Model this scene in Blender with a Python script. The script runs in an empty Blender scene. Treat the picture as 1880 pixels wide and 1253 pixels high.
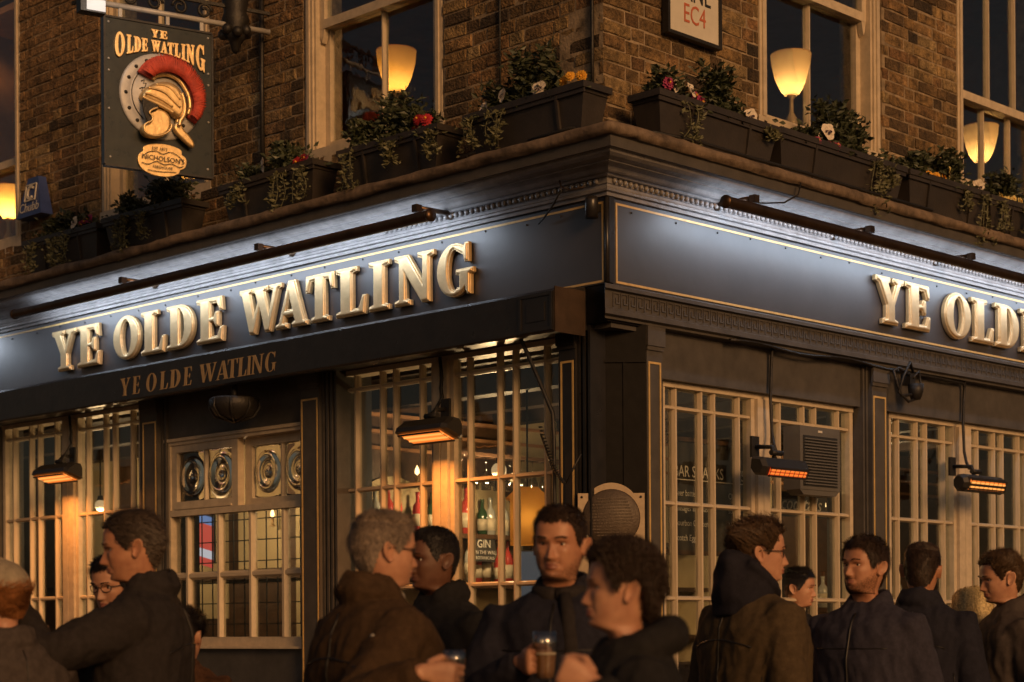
import bpy, bmesh, math, random
import numpy as np
from mathutils import Vector, Matrix, noise
PI = math.pi
R = math.radians
scene = bpy.context.scene
COL = scene.collection
rnd = random.Random(11)

# ------------------------------------------------------------------ camera, sky, sun, exposure
cam_d = bpy.data.cameras.new('camera')
cam = bpy.data.objects.new('camera', cam_d)
COL.objects.link(cam)
yaw, roll = R(134.6), R(-0.373)
fw = Vector((math.cos(yaw), math.sin(yaw), 0))
rt = Vector((math.sin(yaw), -math.cos(yaw), 0))
up = Vector((0, 0, 1))
rt2 = rt * math.cos(roll) + up * math.sin(roll)
up2 = up * math.cos(roll) - rt * math.sin(roll)
cam.matrix_world = Matrix(((rt2.x, up2.x, -fw.x, 6.381), (rt2.y, up2.y, -fw.y, -7.190), (rt2.z, up2.z, -fw.z, 1.38), (0, 0, 0, 1)))
cam_d.sensor_width = 36.0
cam_d.lens = 36.0 * 3402 / 1880
cam_d.shift_y = (1160.7 - 626.5) / 1880
cam_d.clip_end = 400
cam_d.clip_start = 0.1
cam_d.dof.use_dof = True
cam_d.dof.focus_distance = 9.7
cam_d.dof.aperture_fstop = 3.2
scene.camera = cam

world = bpy.data.worlds.new('World')
scene.world = world
world.use_nodes = True
wn = world.node_tree.nodes
wl = world.node_tree.links
bg = wn['Background']
sky = wn.new('ShaderNodeTexSky')
sky.sky_type = 'NISHITA'
sky.sun_disc = False
SUN_EL, SUN_AZ = R(17), R(-19)
sky.sun_elevation = SUN_EL
sky.sun_rotation = PI / 2 - SUN_AZ
sky.dust_density = 4.0
glow = wn.new('ShaderNodeMixRGB')          # street-lit city haze: the whole sky takes a warm cast
glow.blend_type = 'MULTIPLY'; glow.inputs[0].default_value = 1.0
glow.inputs[2].default_value = (1.0, 0.76, 0.60, 1)
wl.new(sky.outputs[0], glow.inputs[1])
wl.new(glow.outputs[0], bg.inputs[0])
bg.inputs[1].default_value = 0.040

sun_d = bpy.data.lights.new('sun', 'SUN')
sun_d.energy = 1.6
sun_d.angle = R(14)
sun_d.color = (1.0, 0.51, 0.19)
sun = bpy.data.objects.new('sun', sun_d)
COL.objects.link(sun)
sdir = Vector((math.cos(SUN_EL) * math.cos(SUN_AZ), math.cos(SUN_EL) * math.sin(SUN_AZ), math.sin(SUN_EL)))
sun.rotation_euler = sdir.to_track_quat('Z', 'Y').to_euler()
sun.location = (30, -8, 15)

scene.view_settings.view_transform = 'Standard'
scene.view_settings.look = 'None'
scene.view_settings.exposure = 0.0
scene.view_settings.gamma = 1.0
scene.view_settings.use_curve_mapping = False
scene.render.engine = 'CYCLES'
scene.cycles.max_bounces = 6
scene.cycles.transparent_max_bounces = 12
scene.cycles.caustics_reflective = False
scene.cycles.caustics_refractive = False
scene.cycles.sample_clamp_indirect = 3.0
scene.cycles.use_denoising = True

# ------------------------------------------------------------------ materials
def newmat(name):
    m = bpy.data.materials.new(name)
    m.use_nodes = True
    return m, m.node_tree.nodes, m.node_tree.links, m.node_tree.nodes['Principled BSDF']

def mat(name, col, rough=0.5, metal=0.0, var=0.12, scale=8.0, bump=0.0, bscale=40.0, spec=0.5, coat=0.0, rvar=0.12, objvar=0.0, sheen=0.0):
    m, n, l, p = newmat(name)
    tc = n.new('ShaderNodeTexCoord')
    nz = n.new('ShaderNodeTexNoise')
    nz.inputs['Scale'].default_value = scale
    nz.inputs['Detail'].default_value = 6
    nz.inputs['Roughness'].default_value = 0.65
    l.new(tc.outputs['Object'], nz.inputs['Vector'])
    ramp = n.new('ShaderNodeValToRGB')
    a = [max(0, c * (1 - var)) for c in col[:3]]
    b = [min(1, c * (1 + var)) for c in col[:3]]
    ramp.color_ramp.elements[0].position = 0.3
    ramp.color_ramp.elements[1].position = 0.7
    ramp.color_ramp.elements[0].color = (*a, 1)
    ramp.color_ramp.elements[1].color = (*b, 1)
    l.new(nz.outputs['Fac'], ramp.inputs['Fac'])
    src = ramp.outputs['Color']
    if objvar > 0:
        oi = n.new('ShaderNodeObjectInfo')
        hsv = n.new('ShaderNodeHueSaturation')
        mr = n.new('ShaderNodeMapRange')
        mr.inputs['To Min'].default_value = 1 - objvar
        mr.inputs['To Max'].default_value = 1 + objvar
        l.new(oi.outputs['Random'], mr.inputs['Value'])
        l.new(mr.outputs['Result'], hsv.inputs['Value'])
        l.new(src, hsv.inputs['Color'])
        src = hsv.outputs['Color']
    l.new(src, p.inputs['Base Color'])
    mr2 = n.new('ShaderNodeMapRange')
    mr2.inputs['To Min'].default_value = max(0.02, rough - rvar)
    mr2.inputs['To Max'].default_value = min(1, rough + rvar)
    nz2 = n.new('ShaderNodeTexNoise')
    nz2.inputs['Scale'].default_value = scale * 2.3
    nz2.inputs['Detail'].default_value = 5
    l.new(tc.outputs['Object'], nz2.inputs['Vector'])
    l.new(nz2.outputs['Fac'], mr2.inputs['Value'])
    l.new(mr2.outputs['Result'], p.inputs['Roughness'])
    p.inputs['Metallic'].default_value = metal
    p.inputs['Specular IOR Level'].default_value = spec
    if coat: p.inputs['Coat Weight'].default_value = coat
    if sheen:
        p.inputs['Sheen Weight'].default_value = sheen
        p.inputs['Sheen Roughness'].default_value = 0.5
    if bump > 0:
        bz = n.new('ShaderNodeTexNoise')
        bz.inputs['Scale'].default_value = bscale
        bz.inputs['Detail'].default_value = 6
        l.new(tc.outputs['Object'], bz.inputs['Vector'])
        bm_ = n.new('ShaderNodeBump')
        bm_.inputs['Strength'].default_value = bump
        bm_.inputs['Distance'].default_value = 0.01
        l.new(bz.outputs['Fac'], bm_.inputs['Height'])
        l.new(bm_.outputs['Normal'], p.inputs['Normal'])
    return m

def emat(name, col, strength, base=(0.02, 0.02, 0.02)):
    m, n, l, p = newmat(name)
    p.inputs['Base Color'].default_value = (*base, 1)
    p.inputs['Emission Color'].default_value = (*col, 1)
    p.inputs['Emission Strength'].default_value = strength
    return m

M = {}
M['black'] = mat('black_gloss_paint', (0.020, 0.018, 0.018), 0.32, var=0.3, bump=0.12, bscale=30)
M['pier'] = mat('black_pier_paint', (0.007, 0.006, 0.006), 0.6, var=0.3, bump=0.1, bscale=25, spec=0.12)
M['frieze'] = mat('charcoal_paint', (0.075, 0.068, 0.062), 0.5, var=0.22, bump=0.12, bscale=25, spec=0.35)
M['navy'] = mat('dark_navy_gloss_paint', (0.042, 0.039, 0.042), 0.47, var=0.2, scale=3, bump=0.05, bscale=14, rvar=0.05, spec=0.75)
M['cream'] = mat('cream_gloss_paint', (0.54, 0.45, 0.33), 0.45, var=0.16, scale=14, bump=0.1, bscale=60)
M['cornice'] = mat('grey_cornice_paint', (0.20, 0.19, 0.19), 0.40, var=0.3, scale=12, bump=0.25, bscale=50)
M['flashing'] = mat('weathered_lead_ledge', (0.16, 0.115, 0.08), 0.7, var=0.55, scale=9, bump=0.6, bscale=35)
M['gold'] = mat('gold_leaf', (0.80, 0.58, 0.29), 0.42, metal=0.75, var=0.18, scale=15, bump=0.12, bscale=50)
M['letter'] = mat('pale_gold_letter_paint', (0.66, 0.48, 0.25), 0.42, metal=0.55, var=0.16, scale=12, bump=0.1, bscale=50)
M['golddull'] = mat('dull_gold_paint', (0.46, 0.31, 0.15), 0.5, metal=0.2, var=0.15, scale=20)
M['pin'] = mat('gold_line_paint', (0.62, 0.42, 0.16), 0.45, metal=0.15, var=0.2, scale=20)
M['tube'] = mat('bronze_lamp_metal', (0.085, 0.052, 0.032), 0.35, metal=0.8, var=0.3, bump=0.1)
M['iron'] = mat('black_iron', (0.022, 0.02, 0.019), 0.5, metal=0.3, var=0.3, bump=0.3, bscale=80)
M['heaterbody'] = mat('black_heater_casing', (0.03, 0.027, 0.025), 0.42, metal=0.4, var=0.2)
M['plastic'] = mat('brown_planter_plastic', (0.034, 0.028, 0.025), 0.5, var=0.3, scale=6, bump=0.15, bscale=60)
M['mortar'] = mat('lime_mortar', (0.27, 0.205, 0.135), 0.95, var=0.6, scale=9, bump=0.6, bscale=60)
M['leaf'] = mat('dark_green_leaf', (0.050, 0.060, 0.030), 0.5, var=0.5, scale=30, objvar=0.2)
M['leafpale'] = mat('pale_ivy_leaf', (0.13, 0.13, 0.07), 0.55, var=0.5, scale=30)
M['petalwhite'] = mat('white_petal', (0.70, 0.62, 0.52), 0.7, var=0.2, scale=60)
M['petalred'] = mat('red_petal', (0.42, 0.02, 0.03), 0.7, var=0.4, scale=60)
M['petalyellow'] = mat('yellow_petal', (0.72, 0.36, 0.03), 0.7, var=0.3, scale=60)
M['petalcream'] = mat('cream_petal', (0.70, 0.58, 0.24), 0.7, var=0.2, scale=60)
M['petalpink'] = mat('magenta_petal', (0.36, 0.03, 0.12), 0.7, var=0.4, scale=60)
M['petaldark'] = mat('dark_pansy_blotch', (0.03, 0.01, 0.03), 0.8)
M['darkwood'] = mat('dark_wood', (0.075, 0.038, 0.018), 0.5, var=0.35, scale=7, bump=0.15)
M['beam'] = mat('black_beam_wood', (0.022, 0.012, 0.007), 0.6, var=0.35, scale=7, bump=0.15)
M['roomdark'] = mat('dark_room_wall', (0.11, 0.07, 0.04), 0.8, var=0.25, scale=3)
M['roomcream'] = mat('cream_room_wall', (0.55, 0.44, 0.26), 0.8, var=0.12, scale=3)
M['roomorange'] = mat('warm_plaster', (0.40, 0.20, 0.09), 0.8, var=0.25, scale=4)
M['pavement'] = mat('grey_pavement', (0.16, 0.14, 0.12), 0.8, var=0.25, scale=2, bump=0.3)
M['white'] = mat('white_enamel', (0.62, 0.58, 0.50), 0.4, var=0.08, scale=10)
M['blackink'] = mat('black_lettering', (0.02, 0.02, 0.02), 0.5)
M['redink'] = mat('red_lettering', (0.50, 0.13, 0.06), 0.5)
M['chalk'] = mat('chalk_lettering', (0.75, 0.70, 0.62), 0.8, var=0.2, scale=60)
M['slate'] = mat('chalkboard', (0.05, 0.045, 0.04), 0.6, var=0.2)
M['greycase'] = mat('grey_plastic_casing', (0.11, 0.105, 0.10), 0.5, var=0.1)
M['bronze'] = mat('dark_bronze_plate', (0.07, 0.05, 0.035), 0.5, metal=0.3, var=0.3, scale=12, bump=0.2, bscale=120)
M['stone'] = mat('tan_painted_plaque', (0.42, 0.32, 0.21), 0.6, var=0.15, scale=20, bump=0.2)
M['blue'] = mat('blue_alarm_box', (0.035, 0.06, 0.20), 0.4, var=0.15)
M['signblack'] = mat('black_sign_board', (0.014, 0.020, 0.020), 0.3, var=0.25)
M['shield'] = mat('grey_shield_paint', (0.40, 0.39, 0.38), 0.45, metal=0.1, var=0.22, scale=9, bump=0.15)
M['plume'] = mat('red_plume', (0.50, 0.065, 0.035), 0.65, var=0.3, scale=20)
M['lead'] = mat('lead_came', (0.03, 0.03, 0.03), 0.5, metal=0.5)
M['rust'] = mat('rusty_bracket', (0.050, 0.030, 0.018), 0.7, metal=0.3, var=0.4)
M['label'] = mat('bottle_label', (0.60, 0.52, 0.38), 0.6, var=0.2, objvar=0.3)
M['striper'] = mat('stripe_red', (0.6, 0.05, 0.04), 0.5)

def brickmat():
    m, n, l, p = newmat('stock_brick')
    oi = n.new('ShaderNodeObjectInfo')
    tc = n.new('ShaderNodeTexCoord')
    ramp = n.new('ShaderNodeValToRGB')
    cr = ramp.color_ramp
    cols = [(0.0, (0.055, 0.038, 0.024)), (0.15, (0.12, 0.075, 0.038)), (0.32, (0.30, 0.185, 0.075)), (0.48, (0.17, 0.095, 0.045)), (0.64, (0.36, 0.24, 0.105)), (0.82, (0.24, 0.125, 0.055)), (1.0, (0.42, 0.30, 0.145))]
    cr.elements[0].position = 0; cr.elements[0].color = (*cols[0][1], 1)
    cr.elements[1].position = 1; cr.elements[1].color = (*cols[-1][1], 1)
    for pos, c in cols[1:-1]:
        e = cr.elements.new(pos); e.color = (*c, 1)
    l.new(oi.outputs['Random'], ramp.inputs['Fac'])
    add = n.new('ShaderNodeVectorMath'); add.operation = 'ADD'
    sc = n.new('ShaderNodeVectorMath'); sc.operation = 'SCALE'
    sc.inputs[0].default_value = (13.0, 7.0, 5.0)
    l.new(oi.outputs['Random'], sc.inputs['Scale'])
    l.new(tc.outputs['Object'], add.inputs[0]); l.new(sc.outputs[0], add.inputs[1])
    nz = n.new('ShaderNodeTexNoise'); nz.inputs['Scale'].default_value = 22; nz.inputs['Detail'].default_value = 8; nz.inputs['Roughness'].default_value = 0.7
    l.new(add.outputs[0], nz.inputs['Vector'])
    mr = n.new('ShaderNodeMapRange'); mr.inputs['From Min'].default_value = 0.3; mr.inputs['From Max'].default_value = 0.7
    mr.inputs['To Min'].default_value = 0.16; mr.inputs['To Max'].default_value = 1.45
    l.new(nz.outputs['Fac'], mr.inputs['Value'])
    mul = n.new('ShaderNodeMixRGB'); mul.blend_type = 'MULTIPLY'; mul.inputs[0].default_value = 1
    l.new(ramp.outputs[0], mul.inputs[1]); l.new(mr.outputs[0], mul.inputs[2])
    geo = n.new('ShaderNodeNewGeometry')
    nz3 = n.new('ShaderNodeTexNoise'); nz3.inputs['Scale'].default_value = 2.2; nz3.inputs['Detail'].default_value = 5; nz3.inputs['Roughness'].default_value = 0.7
    l.new(geo.outputs['Position'], nz3.inputs['Vector'])
    mr3 = n.new('ShaderNodeMapRange'); mr3.inputs['From Min'].default_value = 0.35; mr3.inputs['From Max'].default_value = 0.62
    mr3.inputs['To Min'].default_value = 0.38; mr3.inputs['To Max'].default_value = 1.15
    l.new(nz3.outputs['Fac'], mr3.inputs['Value'])
    mul3 = n.new('ShaderNodeMixRGB'); mul3.blend_type = 'MULTIPLY'; mul3.inputs[0].default_value = 1
    l.new(mul.outputs[0], mul3.inputs[1]); l.new(mr3.outputs[0], mul3.inputs[2])
    l.new(mul3.outputs[0], p.inputs['Base Color'])
    p.inputs['Roughness'].default_value = 0.9
    bz = n.new('ShaderNodeTexNoise'); bz.inputs['Scale'].default_value = 70; bz.inputs['Detail'].default_value = 8
    l.new(add.outputs[0], bz.inputs['Vector'])
    b = n.new('ShaderNodeBump'); b.inputs['Strength'].default_value = 1.0; b.inputs['Distance'].default_value = 0.02
    l.new(bz.outputs['Fac'], b.inputs['Height']); l.new(b.outputs[0], p.inputs['Normal'])
    return m
M['brick'] = brickmat()

def glassmat(name, tint=(0.93, 0.95, 0.93), rough=0.02, wav=0.15, refl=0.085):
    m = bpy.data.materials.new(name); m.use_nodes = True
    n, l = m.node_tree.nodes, m.node_tree.links
    n.remove(n['Principled BSDF'])
    out = n['Material Output']
    tr = n.new('ShaderNodeBsdfTransparent'); tr.inputs[0].default_value = (*tint, 1)
    gl = n.new('ShaderNodeBsdfGlossy'); gl.inputs['Roughness'].default_value = rough
    lw_ = n.new('ShaderNodeLayerWeight'); lw_.inputs['Blend'].default_value = 0.5
    pw = n.new('ShaderNodeMath'); pw.operation = 'POWER'; pw.inputs[1].default_value = 5.0
    fr = n.new('ShaderNodeMath'); fr.operation = 'MULTIPLY_ADD'; fr.inputs[1].default_value = 0.92; fr.inputs[2].default_value = refl
    l.new(lw_.outputs['Facing'], pw.inputs[0]); l.new(pw.outputs[0], fr.inputs[0])
    mx = n.new('ShaderNodeMixShader')
    tc = n.new('ShaderNodeTexCoord')
    nz = n.new('ShaderNodeTexNoise'); nz.inputs['Scale'].default_value = 5
    l.new(tc.outputs['Object'], nz.inputs['Vector'])
    b = n.new('ShaderNodeBump'); b.inputs['Strength'].default_value = wav; b.inputs['Distance'].default_value = 0.01
    l.new(nz.outputs['Fac'], b.inputs['Height'])
    l.new(b.outputs[0], gl.inputs['Normal'])
    l.new(fr.outputs[0], mx.inputs[0]); l.new(tr.outputs[0], mx.inputs[1]); l.new(gl.outputs[0], mx.inputs[2])
    l.new(mx.outputs[0], out.inputs['Surface'])
    return m
M['glass'] = glassmat('window_glass')
M['drinkglass'] = glassmat('drinking_glass', (0.9, 0.9, 0.88), 0.05, 0.0, 0.22)
def realglass(name, col, rough=0.03):
    m, n, l, p = newmat(name)
    p.inputs['Base Color'].default_value = (*col, 1)
    p.inputs['Transmission Weight'].default_value = 1.0
    p.inputs['Roughness'].default_value = rough
    p.inputs['IOR'].default_value = 1.45
    return m
M['bullglass'] = realglass('bullseye_glass', (0.92, 0.9, 0.82))
M['bottlered'] = mat('red_bottle', (0.50, 0.06, 0.05), 0.1, var=0.1)
M['bottlegreen'] = mat('green_bottle', (0.03, 0.07, 0.03), 0.1, var=0.1)
M['bottlebrown'] = mat('brown_bottle', (0.12, 0.05, 0.02), 0.1, var=0.1)
M['bottleclear'] = mat('clear_bottle', (0.5, 0.5, 0.46), 0.08, var=0.1, spec=0.9)
M['beer'] = emat('amber_beer', (0.5, 0.12, 0.01), 0.0, (0.46, 0.21, 0.06))
M['foam'] = mat('beer_foam', (0.65, 0.55, 0.42), 0.9)
M['led'] = emat('cool_white_led', (0.75, 0.85, 1.0), 6.0)
M['heat'] = emat('glowing_heater_element', (1.0, 0.22, 0.028), 1.0)
M['heat2'] = emat('bright_heater_element', (1.0, 0.36, 0.075), 1.35)
M['heatdim'] = emat('red_heater_element', (1.0, 0.085, 0.014), 0.55)
M['bulb'] = emat('warm_bulb', (1.0, 0.62, 0.25), 9.0)
def shademat(name, col):
    # translucent glass: the bulb inside shines through it
    m = bpy.data.materials.new(name); m.use_nodes = True
    n, l = m.node_tree.nodes, m.node_tree.links
    n.remove(n['Principled BSDF'])
    out = n['Material Output']
    tl = n.new('ShaderNodeBsdfTranslucent'); tl.inputs[0].default_value = (*col, 1)
    df = n.new('ShaderNodeBsdfDiffuse'); df.inputs[0].default_value = (*col, 1)
    tc = n.new('ShaderNodeTexCoord'); nz = n.new('ShaderNodeTexNoise'); nz.inputs['Scale'].default_value = 40
    l.new(tc.outputs['Object'], nz.inputs['Vector'])
    b = n.new('ShaderNodeBump'); b.inputs['Strength'].default_value = 0.3; b.inputs['Distance'].default_value = 0.004
    l.new(nz.outputs['Fac'], b.inputs['Height']); l.new(b.outputs[0], df.inputs['Normal'])
    mx = n.new('ShaderNodeMixShader'); mx.inputs[0].default_value = 0.35
    l.new(tl.outputs[0], mx.inputs[1]); l.new(df.outputs[0], mx.inputs[2]); l.new(mx.outputs[0], out.inputs['Surface'])
    return m
M['shade'] = shademat('amber_glass_shade', (0.85, 0.56, 0.20))
M['shadepale'] = shademat('pale_glass_shade', (0.80, 0.62, 0.38))

# ------------------------------------------------------------------ mesh building
class MB:
    """collects simple shapes in one bmesh; every face takes the current material slot"""
    def __init__(s):
        s.v, s.f, s.mi, s.sm = [], [], [], []
        s.m = 0; s.smooth = False
    def face(s, idx):
        s.f.append(idx); s.mi.append(s.m); s.sm.append(s.smooth)
    def verts(s, vs):
        k = len(s.v); s.v.extend([tuple(v) for v in vs]); return k
    def box(s, x0, x1, y0, y1, z0, z1):
        k = s.verts([(x0, y0, z0), (x1, y0, z0), (x1, y1, z0), (x0, y1, z0), (x0, y0, z1), (x1, y0, z1), (x1, y1, z1), (x0, y1, z1)])
        for q in ((0, 3, 2, 1), (4, 5, 6, 7), (0, 1, 5, 4), (1, 2, 6, 5), (2, 3, 7, 6), (3, 0, 4, 7)):
            s.face([k + i for i in q])
        return s
    def bar(s, p0, p1, w, h=None, upv=(0, 0, 1)):
        p0, p1 = Vector(p0), Vector(p1); h = h or w
        d = (p1 - p0).normalized(); u = Vector(upv)
        a = d.cross(u)
        if a.length < 1e-4: a = d.cross(Vector((0, 1, 0)))
        a.normalize(); b = a.cross(d)
        vs = []
        for p in (p0, p1):
            for sa, sb in ((-1, -1), (1, -1), (1, 1), (-1, 1)):
                vs.append(p + a * sa * w / 2 + b * sb * h / 2)
        k = s.verts(vs)
        for q in ((0, 1, 2, 3), (7, 6, 5, 4), (0, 4, 5, 1), (1, 5, 6, 2), (2, 6, 7, 3), (3, 7, 4, 0)):
            s.face([k + i for i in q])
        return s
    def tube(s, pts, r, n=8, cap=True):
        pts = [Vector(p) for p in pts]
        rs = r if isinstance(r, (list, tuple)) else [r] * len(pts)
        prev = None; ks = []
        sm = s.smooth; s.smooth = True
        for i, p in enumerate(pts):
            d = (pts[min(i + 1, len(pts) - 1)] - pts[max(i - 1, 0)]).normalized()
            if prev is None:
                a = d.cross(Vector((0, 0, 1)))
                if a.length < 1e-3: a = d.cross(Vector((0, 1, 0)))
            else:
                a = prev - d * prev.dot(d)
                if a.length < 1e-4: a = d.cross(Vector((0.3, 0.5, 1)))
            a.normalize(); prev = a; b = d.cross(a)
            ks.append(s.verts([p + (a * math.cos(2 * PI * j / n) + b * math.sin(2 * PI * j / n)) * rs[i] for j in range(n)]))
        for i in range(len(ks) - 1):
            for j in range(n):
                s.face([ks[i] + j, ks[i] + (j + 1) % n, ks[i + 1] + (j + 1) % n, ks[i + 1] + j])
        s.smooth = sm
        if cap:
            s.face([ks[0] + j for j in reversed(range(n))]); s.face([ks[-1] + j for j in range(n)])
        return s
    def lathe(s, prof, n=16, c=(0, 0, 0), axis='z', sx=1.0, sy=1.0):
        # prof: list of (radius, height)
        sm = s.smooth; s.smooth = True
        ks = []
        for r, h in prof:
            ring = []
            for j in range(n):
                a = 2 * PI * j / n
                x, y = r * math.cos(a) * sx, r * math.sin(a) * sy
                if axis == 'z': q = (c[0] + x, c[1] + y, c[2] + h)
                elif axis == 'y': q = (c[0] + x, c[1] + h, c[2] - y)
                else: q = (c[0] + h, c[1] + x, c[2] + y)
                ring.append(q)
            ks.append(s.verts(ring))
        for i in range(len(ks) - 1):
            for j in range(n):
                s.face([ks[i] + j, ks[i] + (j + 1) % n, ks[i + 1] + (j + 1) % n, ks[i + 1] + j])
        if prof[0][0] > 1e-6: s.face([ks[0] + j for j in reversed(range(n))])
        if prof[-1][0] > 1e-6: s.face([ks[-1] + j for j in range(n)])
        s.smooth = sm
        return s
    def prism(s, poly, y0, y1):
        # polygon in x,z extruded in y
        n = len(poly)
        k = s.verts([(x, y0, z) for x, z in poly] + [(x, y1, z) for x, z in poly])
        s.face([k + i for i in range(n)]); s.face([k + n + i for i in reversed(range(n))])
        for i in range(n):
            j = (i + 1) % n
            s.face([k + i, k + n + i, k + n + j, k + j])
        return s
    def sphere(s, c, r, n=8, m=6):
        rx, ry, rz = r if isinstance(r, (list, tuple)) else (r, r, r)
        return s.lathe([(math.sin(PI * i / m) if 0 < i < m else 0.0, -math.cos(PI * i / m) * rz) for i in range(m + 1)], n, c, 'z', rx, ry)
    def mesh(s, name, mats):
        me = bpy.data.meshes.new(name)
        me.from_pydata(s.v, [], s.f)
        for mm in (mats if isinstance(mats, (list, tuple)) else [mats]):
            me.materials.append(mm)
        me.polygons.foreach_set('material_index', s.mi)
        me.polygons.foreach_set('use_smooth', s.sm)
        b = bmesh.new(); b.from_mesh(me)
        bmesh.ops.remove_doubles(b, verts=b.verts, dist=1e-6)
        bmesh.ops.recalc_face_normals(b, faces=b.faces)
        b.to_mesh(me); b.free()
        me.update()
        return me

def obj(name, data, parent=None, loc=(0, 0, 0), rot=(0, 0, 0), sc=(1, 1, 1)):
    o = bpy.data.objects.new(name, data)
    COL.objects.link(o)
    o.parent = parent
    o.location = loc; o.rotation_euler = rot; o.scale = sc
    return o
def part(name, mb, mats, parent=None, loc=(0, 0, 0), rot=(0, 0, 0)):
    return obj(name, mb.mesh(name, mats), parent, loc, rot)
def tag(o, label, cat, group=None, kind=None):
    o['label'] = label; o['category'] = cat
    if group: o['group'] = group
    if kind: o['kind'] = kind
    return o
def thing(name, label, cat, loc=(0, 0, 0), rotz=0.0, group=None):
    o = obj(name, None, None, loc, (0, 0, rotz))
    o.empty_display_size = 0.1
    return tag(o, label, cat, group)
ROT = {'L': 0.0, 'R': PI / 2}
def W(fr, s, off, z):
    return (s, -off, z) if fr == 'L' else (off, s, z)

# ------------------------------------------------------------------ lettering
def arc(cx, cy, rx, ry, a0, a1, n=14):
    return [(cx + rx * math.cos(R(a0 + (a1 - a0) * i / n)), cy + ry * math.sin(R(a0 + (a1 - a0) * i / n))) for i in range(n + 1)]
GL = {
 'I': (.46, [[(0, 0), (.46, 0), (.46, .06), (.35, .1), (.35, .9), (.46, .94), (.46, 1), (0, 1), (0, .94), (.11, .9), (.11, .1), (0, .06)]]),
 'L': (.65, [[(0, 0), (.62, 0), (.65, .36), (.59, .36), (.5, .1), (.34, .09), (.34, .9), (.44, .94), (.44, 1), (0, 1), (0, .94), (.1, .9), (.1, .1), (0, .06)]]),
 'E': (.66, [[(0, 0), (.64, 0), (.66, .3), (.60, .3), (.53, .1), (.34, .09), (.34, .46), (.44, .46), (.48, .36), (.54, .36), (.54, .66), (.48, .66), (.44, .55), (.34, .55), (.34, .91), (.52, .9), (.58, .72), (.64, .72), (.62, 1), (0, 1), (0, .94), (.1, .9), (.1, .1), (0, .06)]]),
 'T': (.72, [[(.14, 0), (.58, 0), (.58, .06), (.48, .1), (.48, .91), (.60, .9), (.66, .68), (.72, .68), (.71, 1), (.01, 1), (0, .68), (.06, .68), (.12, .9), (.24, .91), (.24, .1), (.14, .06)]]),
 'Y': (.80, [[(.20, 0), (.62, 0), (.62, .06), (.52, .1), (.52, .4), (.70, .88), (.8, .93), (.8, 1), (.5, 1), (.5, .94), (.58, .88), (.46, .54), (.33, .88), (.4, .94), (.4, 1), (0, 1), (0, .93), (.09, .88), (.30, .40), (.30, .1), (.20, .06)]]),
 'N': (.84, [[(0, 0), (.32, 0), (.32, .06), (.23, .1), (.23, .66), (.60, 0), (.75, 0), (.75, .9), (.84, .94), (.84, 1), (.52, 1), (.52, .94), (.62, .9), (.62, .38), (.29, 1), (0, 1), (0, .94), (.1, .88), (.1, .1), (0, .06)]]),
 'W': (1.1, [[(0, 1), (0, .94), (.06, .9), (.27, 0), (.40, 0), (.55, .56), (.69, 0), (.82, 0), (1.04, .9), (1.1, .94), (1.1, 1), (.82, 1), (.82, .94), (.92, .9), (.80, .36), (.67, .9), (.74, .94), (.74, 1), (.37, 1), (.37, .94), (.43, .9), (.49, .68), (.39, .36), (.28, .9), (.34, .94), (.34, 1)]]),
 'A': (.86, [[(0, 0), (.3, 0), (.3, .06), (.21, .1), (.25, .25), (.50, .25), (.545, .1), (.46, .06), (.46, 0), (.86, 0), (.86, .06), (.79, .1), (.53, 1), (.36, 1), (.09, .1), (0, .06)], [(.28, .36), (.385, .72), (.475, .36)]]),
 'D': (.72, [[(0, 0)] + arc(.34, .5, .38, .5, -90, 90, 18) + [(0, 1), (0, .94), (.1, .9), (.1, .1), (0, .06)], [(.33, .09)] + arc(.34, .5, .14, .41, -85, 85, 12) + [(.33, .91)]]),
 'O': (.74, [arc(.37, .5, .37, .52, 0, 348, 29), arc(.37, .5, .145, .43, 0, 345, 23)]),
 'G': (.80, [[(.70, 1), (.645, 1), (.60, .94)] + arc(.39, .5, .39, .52, 64, 312, 22) + [(.69, .0), (.74, .0), (.74, .38), (.8, .42), (.8, .48), (.44, .48), (.44, .42), (.52, .38), (.52, .12)] + arc(.39, .5, .155, .43, 296, 66, 18) + [(.60, .80), (.64, .66), (.70, .66)]]),
}
def glyph_mesh(ch, w, h, extrude, bevel, offset, slant=0.0, res=2):
    """one letter as a solid: x to the right, z up, front towards -y"""
    gw, polys = GL[ch]
    cu = bpy.data.curves.new('letter_curve', 'CURVE')
    cu.dimensions = '2D'; cu.fill_mode = 'BOTH' if extrude > 0 else 'FRONT'
    for poly in polys:
        sp = cu.splines.new('POLY')
        sp.points.add(len(poly) - 1)
        for i, (x, y) in enumerate(poly):
            sp.points[i].co = (x / gw * w + slant * y * h, y * h, 0, 1)
        sp.use_cyclic_u = True
    cu.extrude = extrude; cu.bevel_depth = bevel; cu.bevel_resolution = res; cu.offset = offset
    o = bpy.data.objects.new('tmp_letter', cu)
    COL.objects.link(o)
    dg = bpy.context.evaluated_depsgraph_get()
    me = bpy.data.meshes.new_from_object(o.evaluated_get(dg))
    bpy.data.objects.remove(o); bpy.data.curves.remove(cu)
    me.transform(Matrix.Rotation(PI / 2, 4, 'X'))
    return me
def join_meshes(ms, mats, name, mi=None):
    b = bmesh.new()
    for i, me in enumerate(ms):
        k = len(b.faces)
        b.from_mesh(me)
        b.faces.ensure_lookup_table()
        for f in b.faces[k:]: f.material_index = 0 if mi is None else mi[i]
    out = bpy.data.meshes.new(name)
    b.to_mesh(out); b.free()
    for m in mats: out.materials.append(m)
    for me in ms: bpy.data.meshes.remove(me)
    return out
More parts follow.
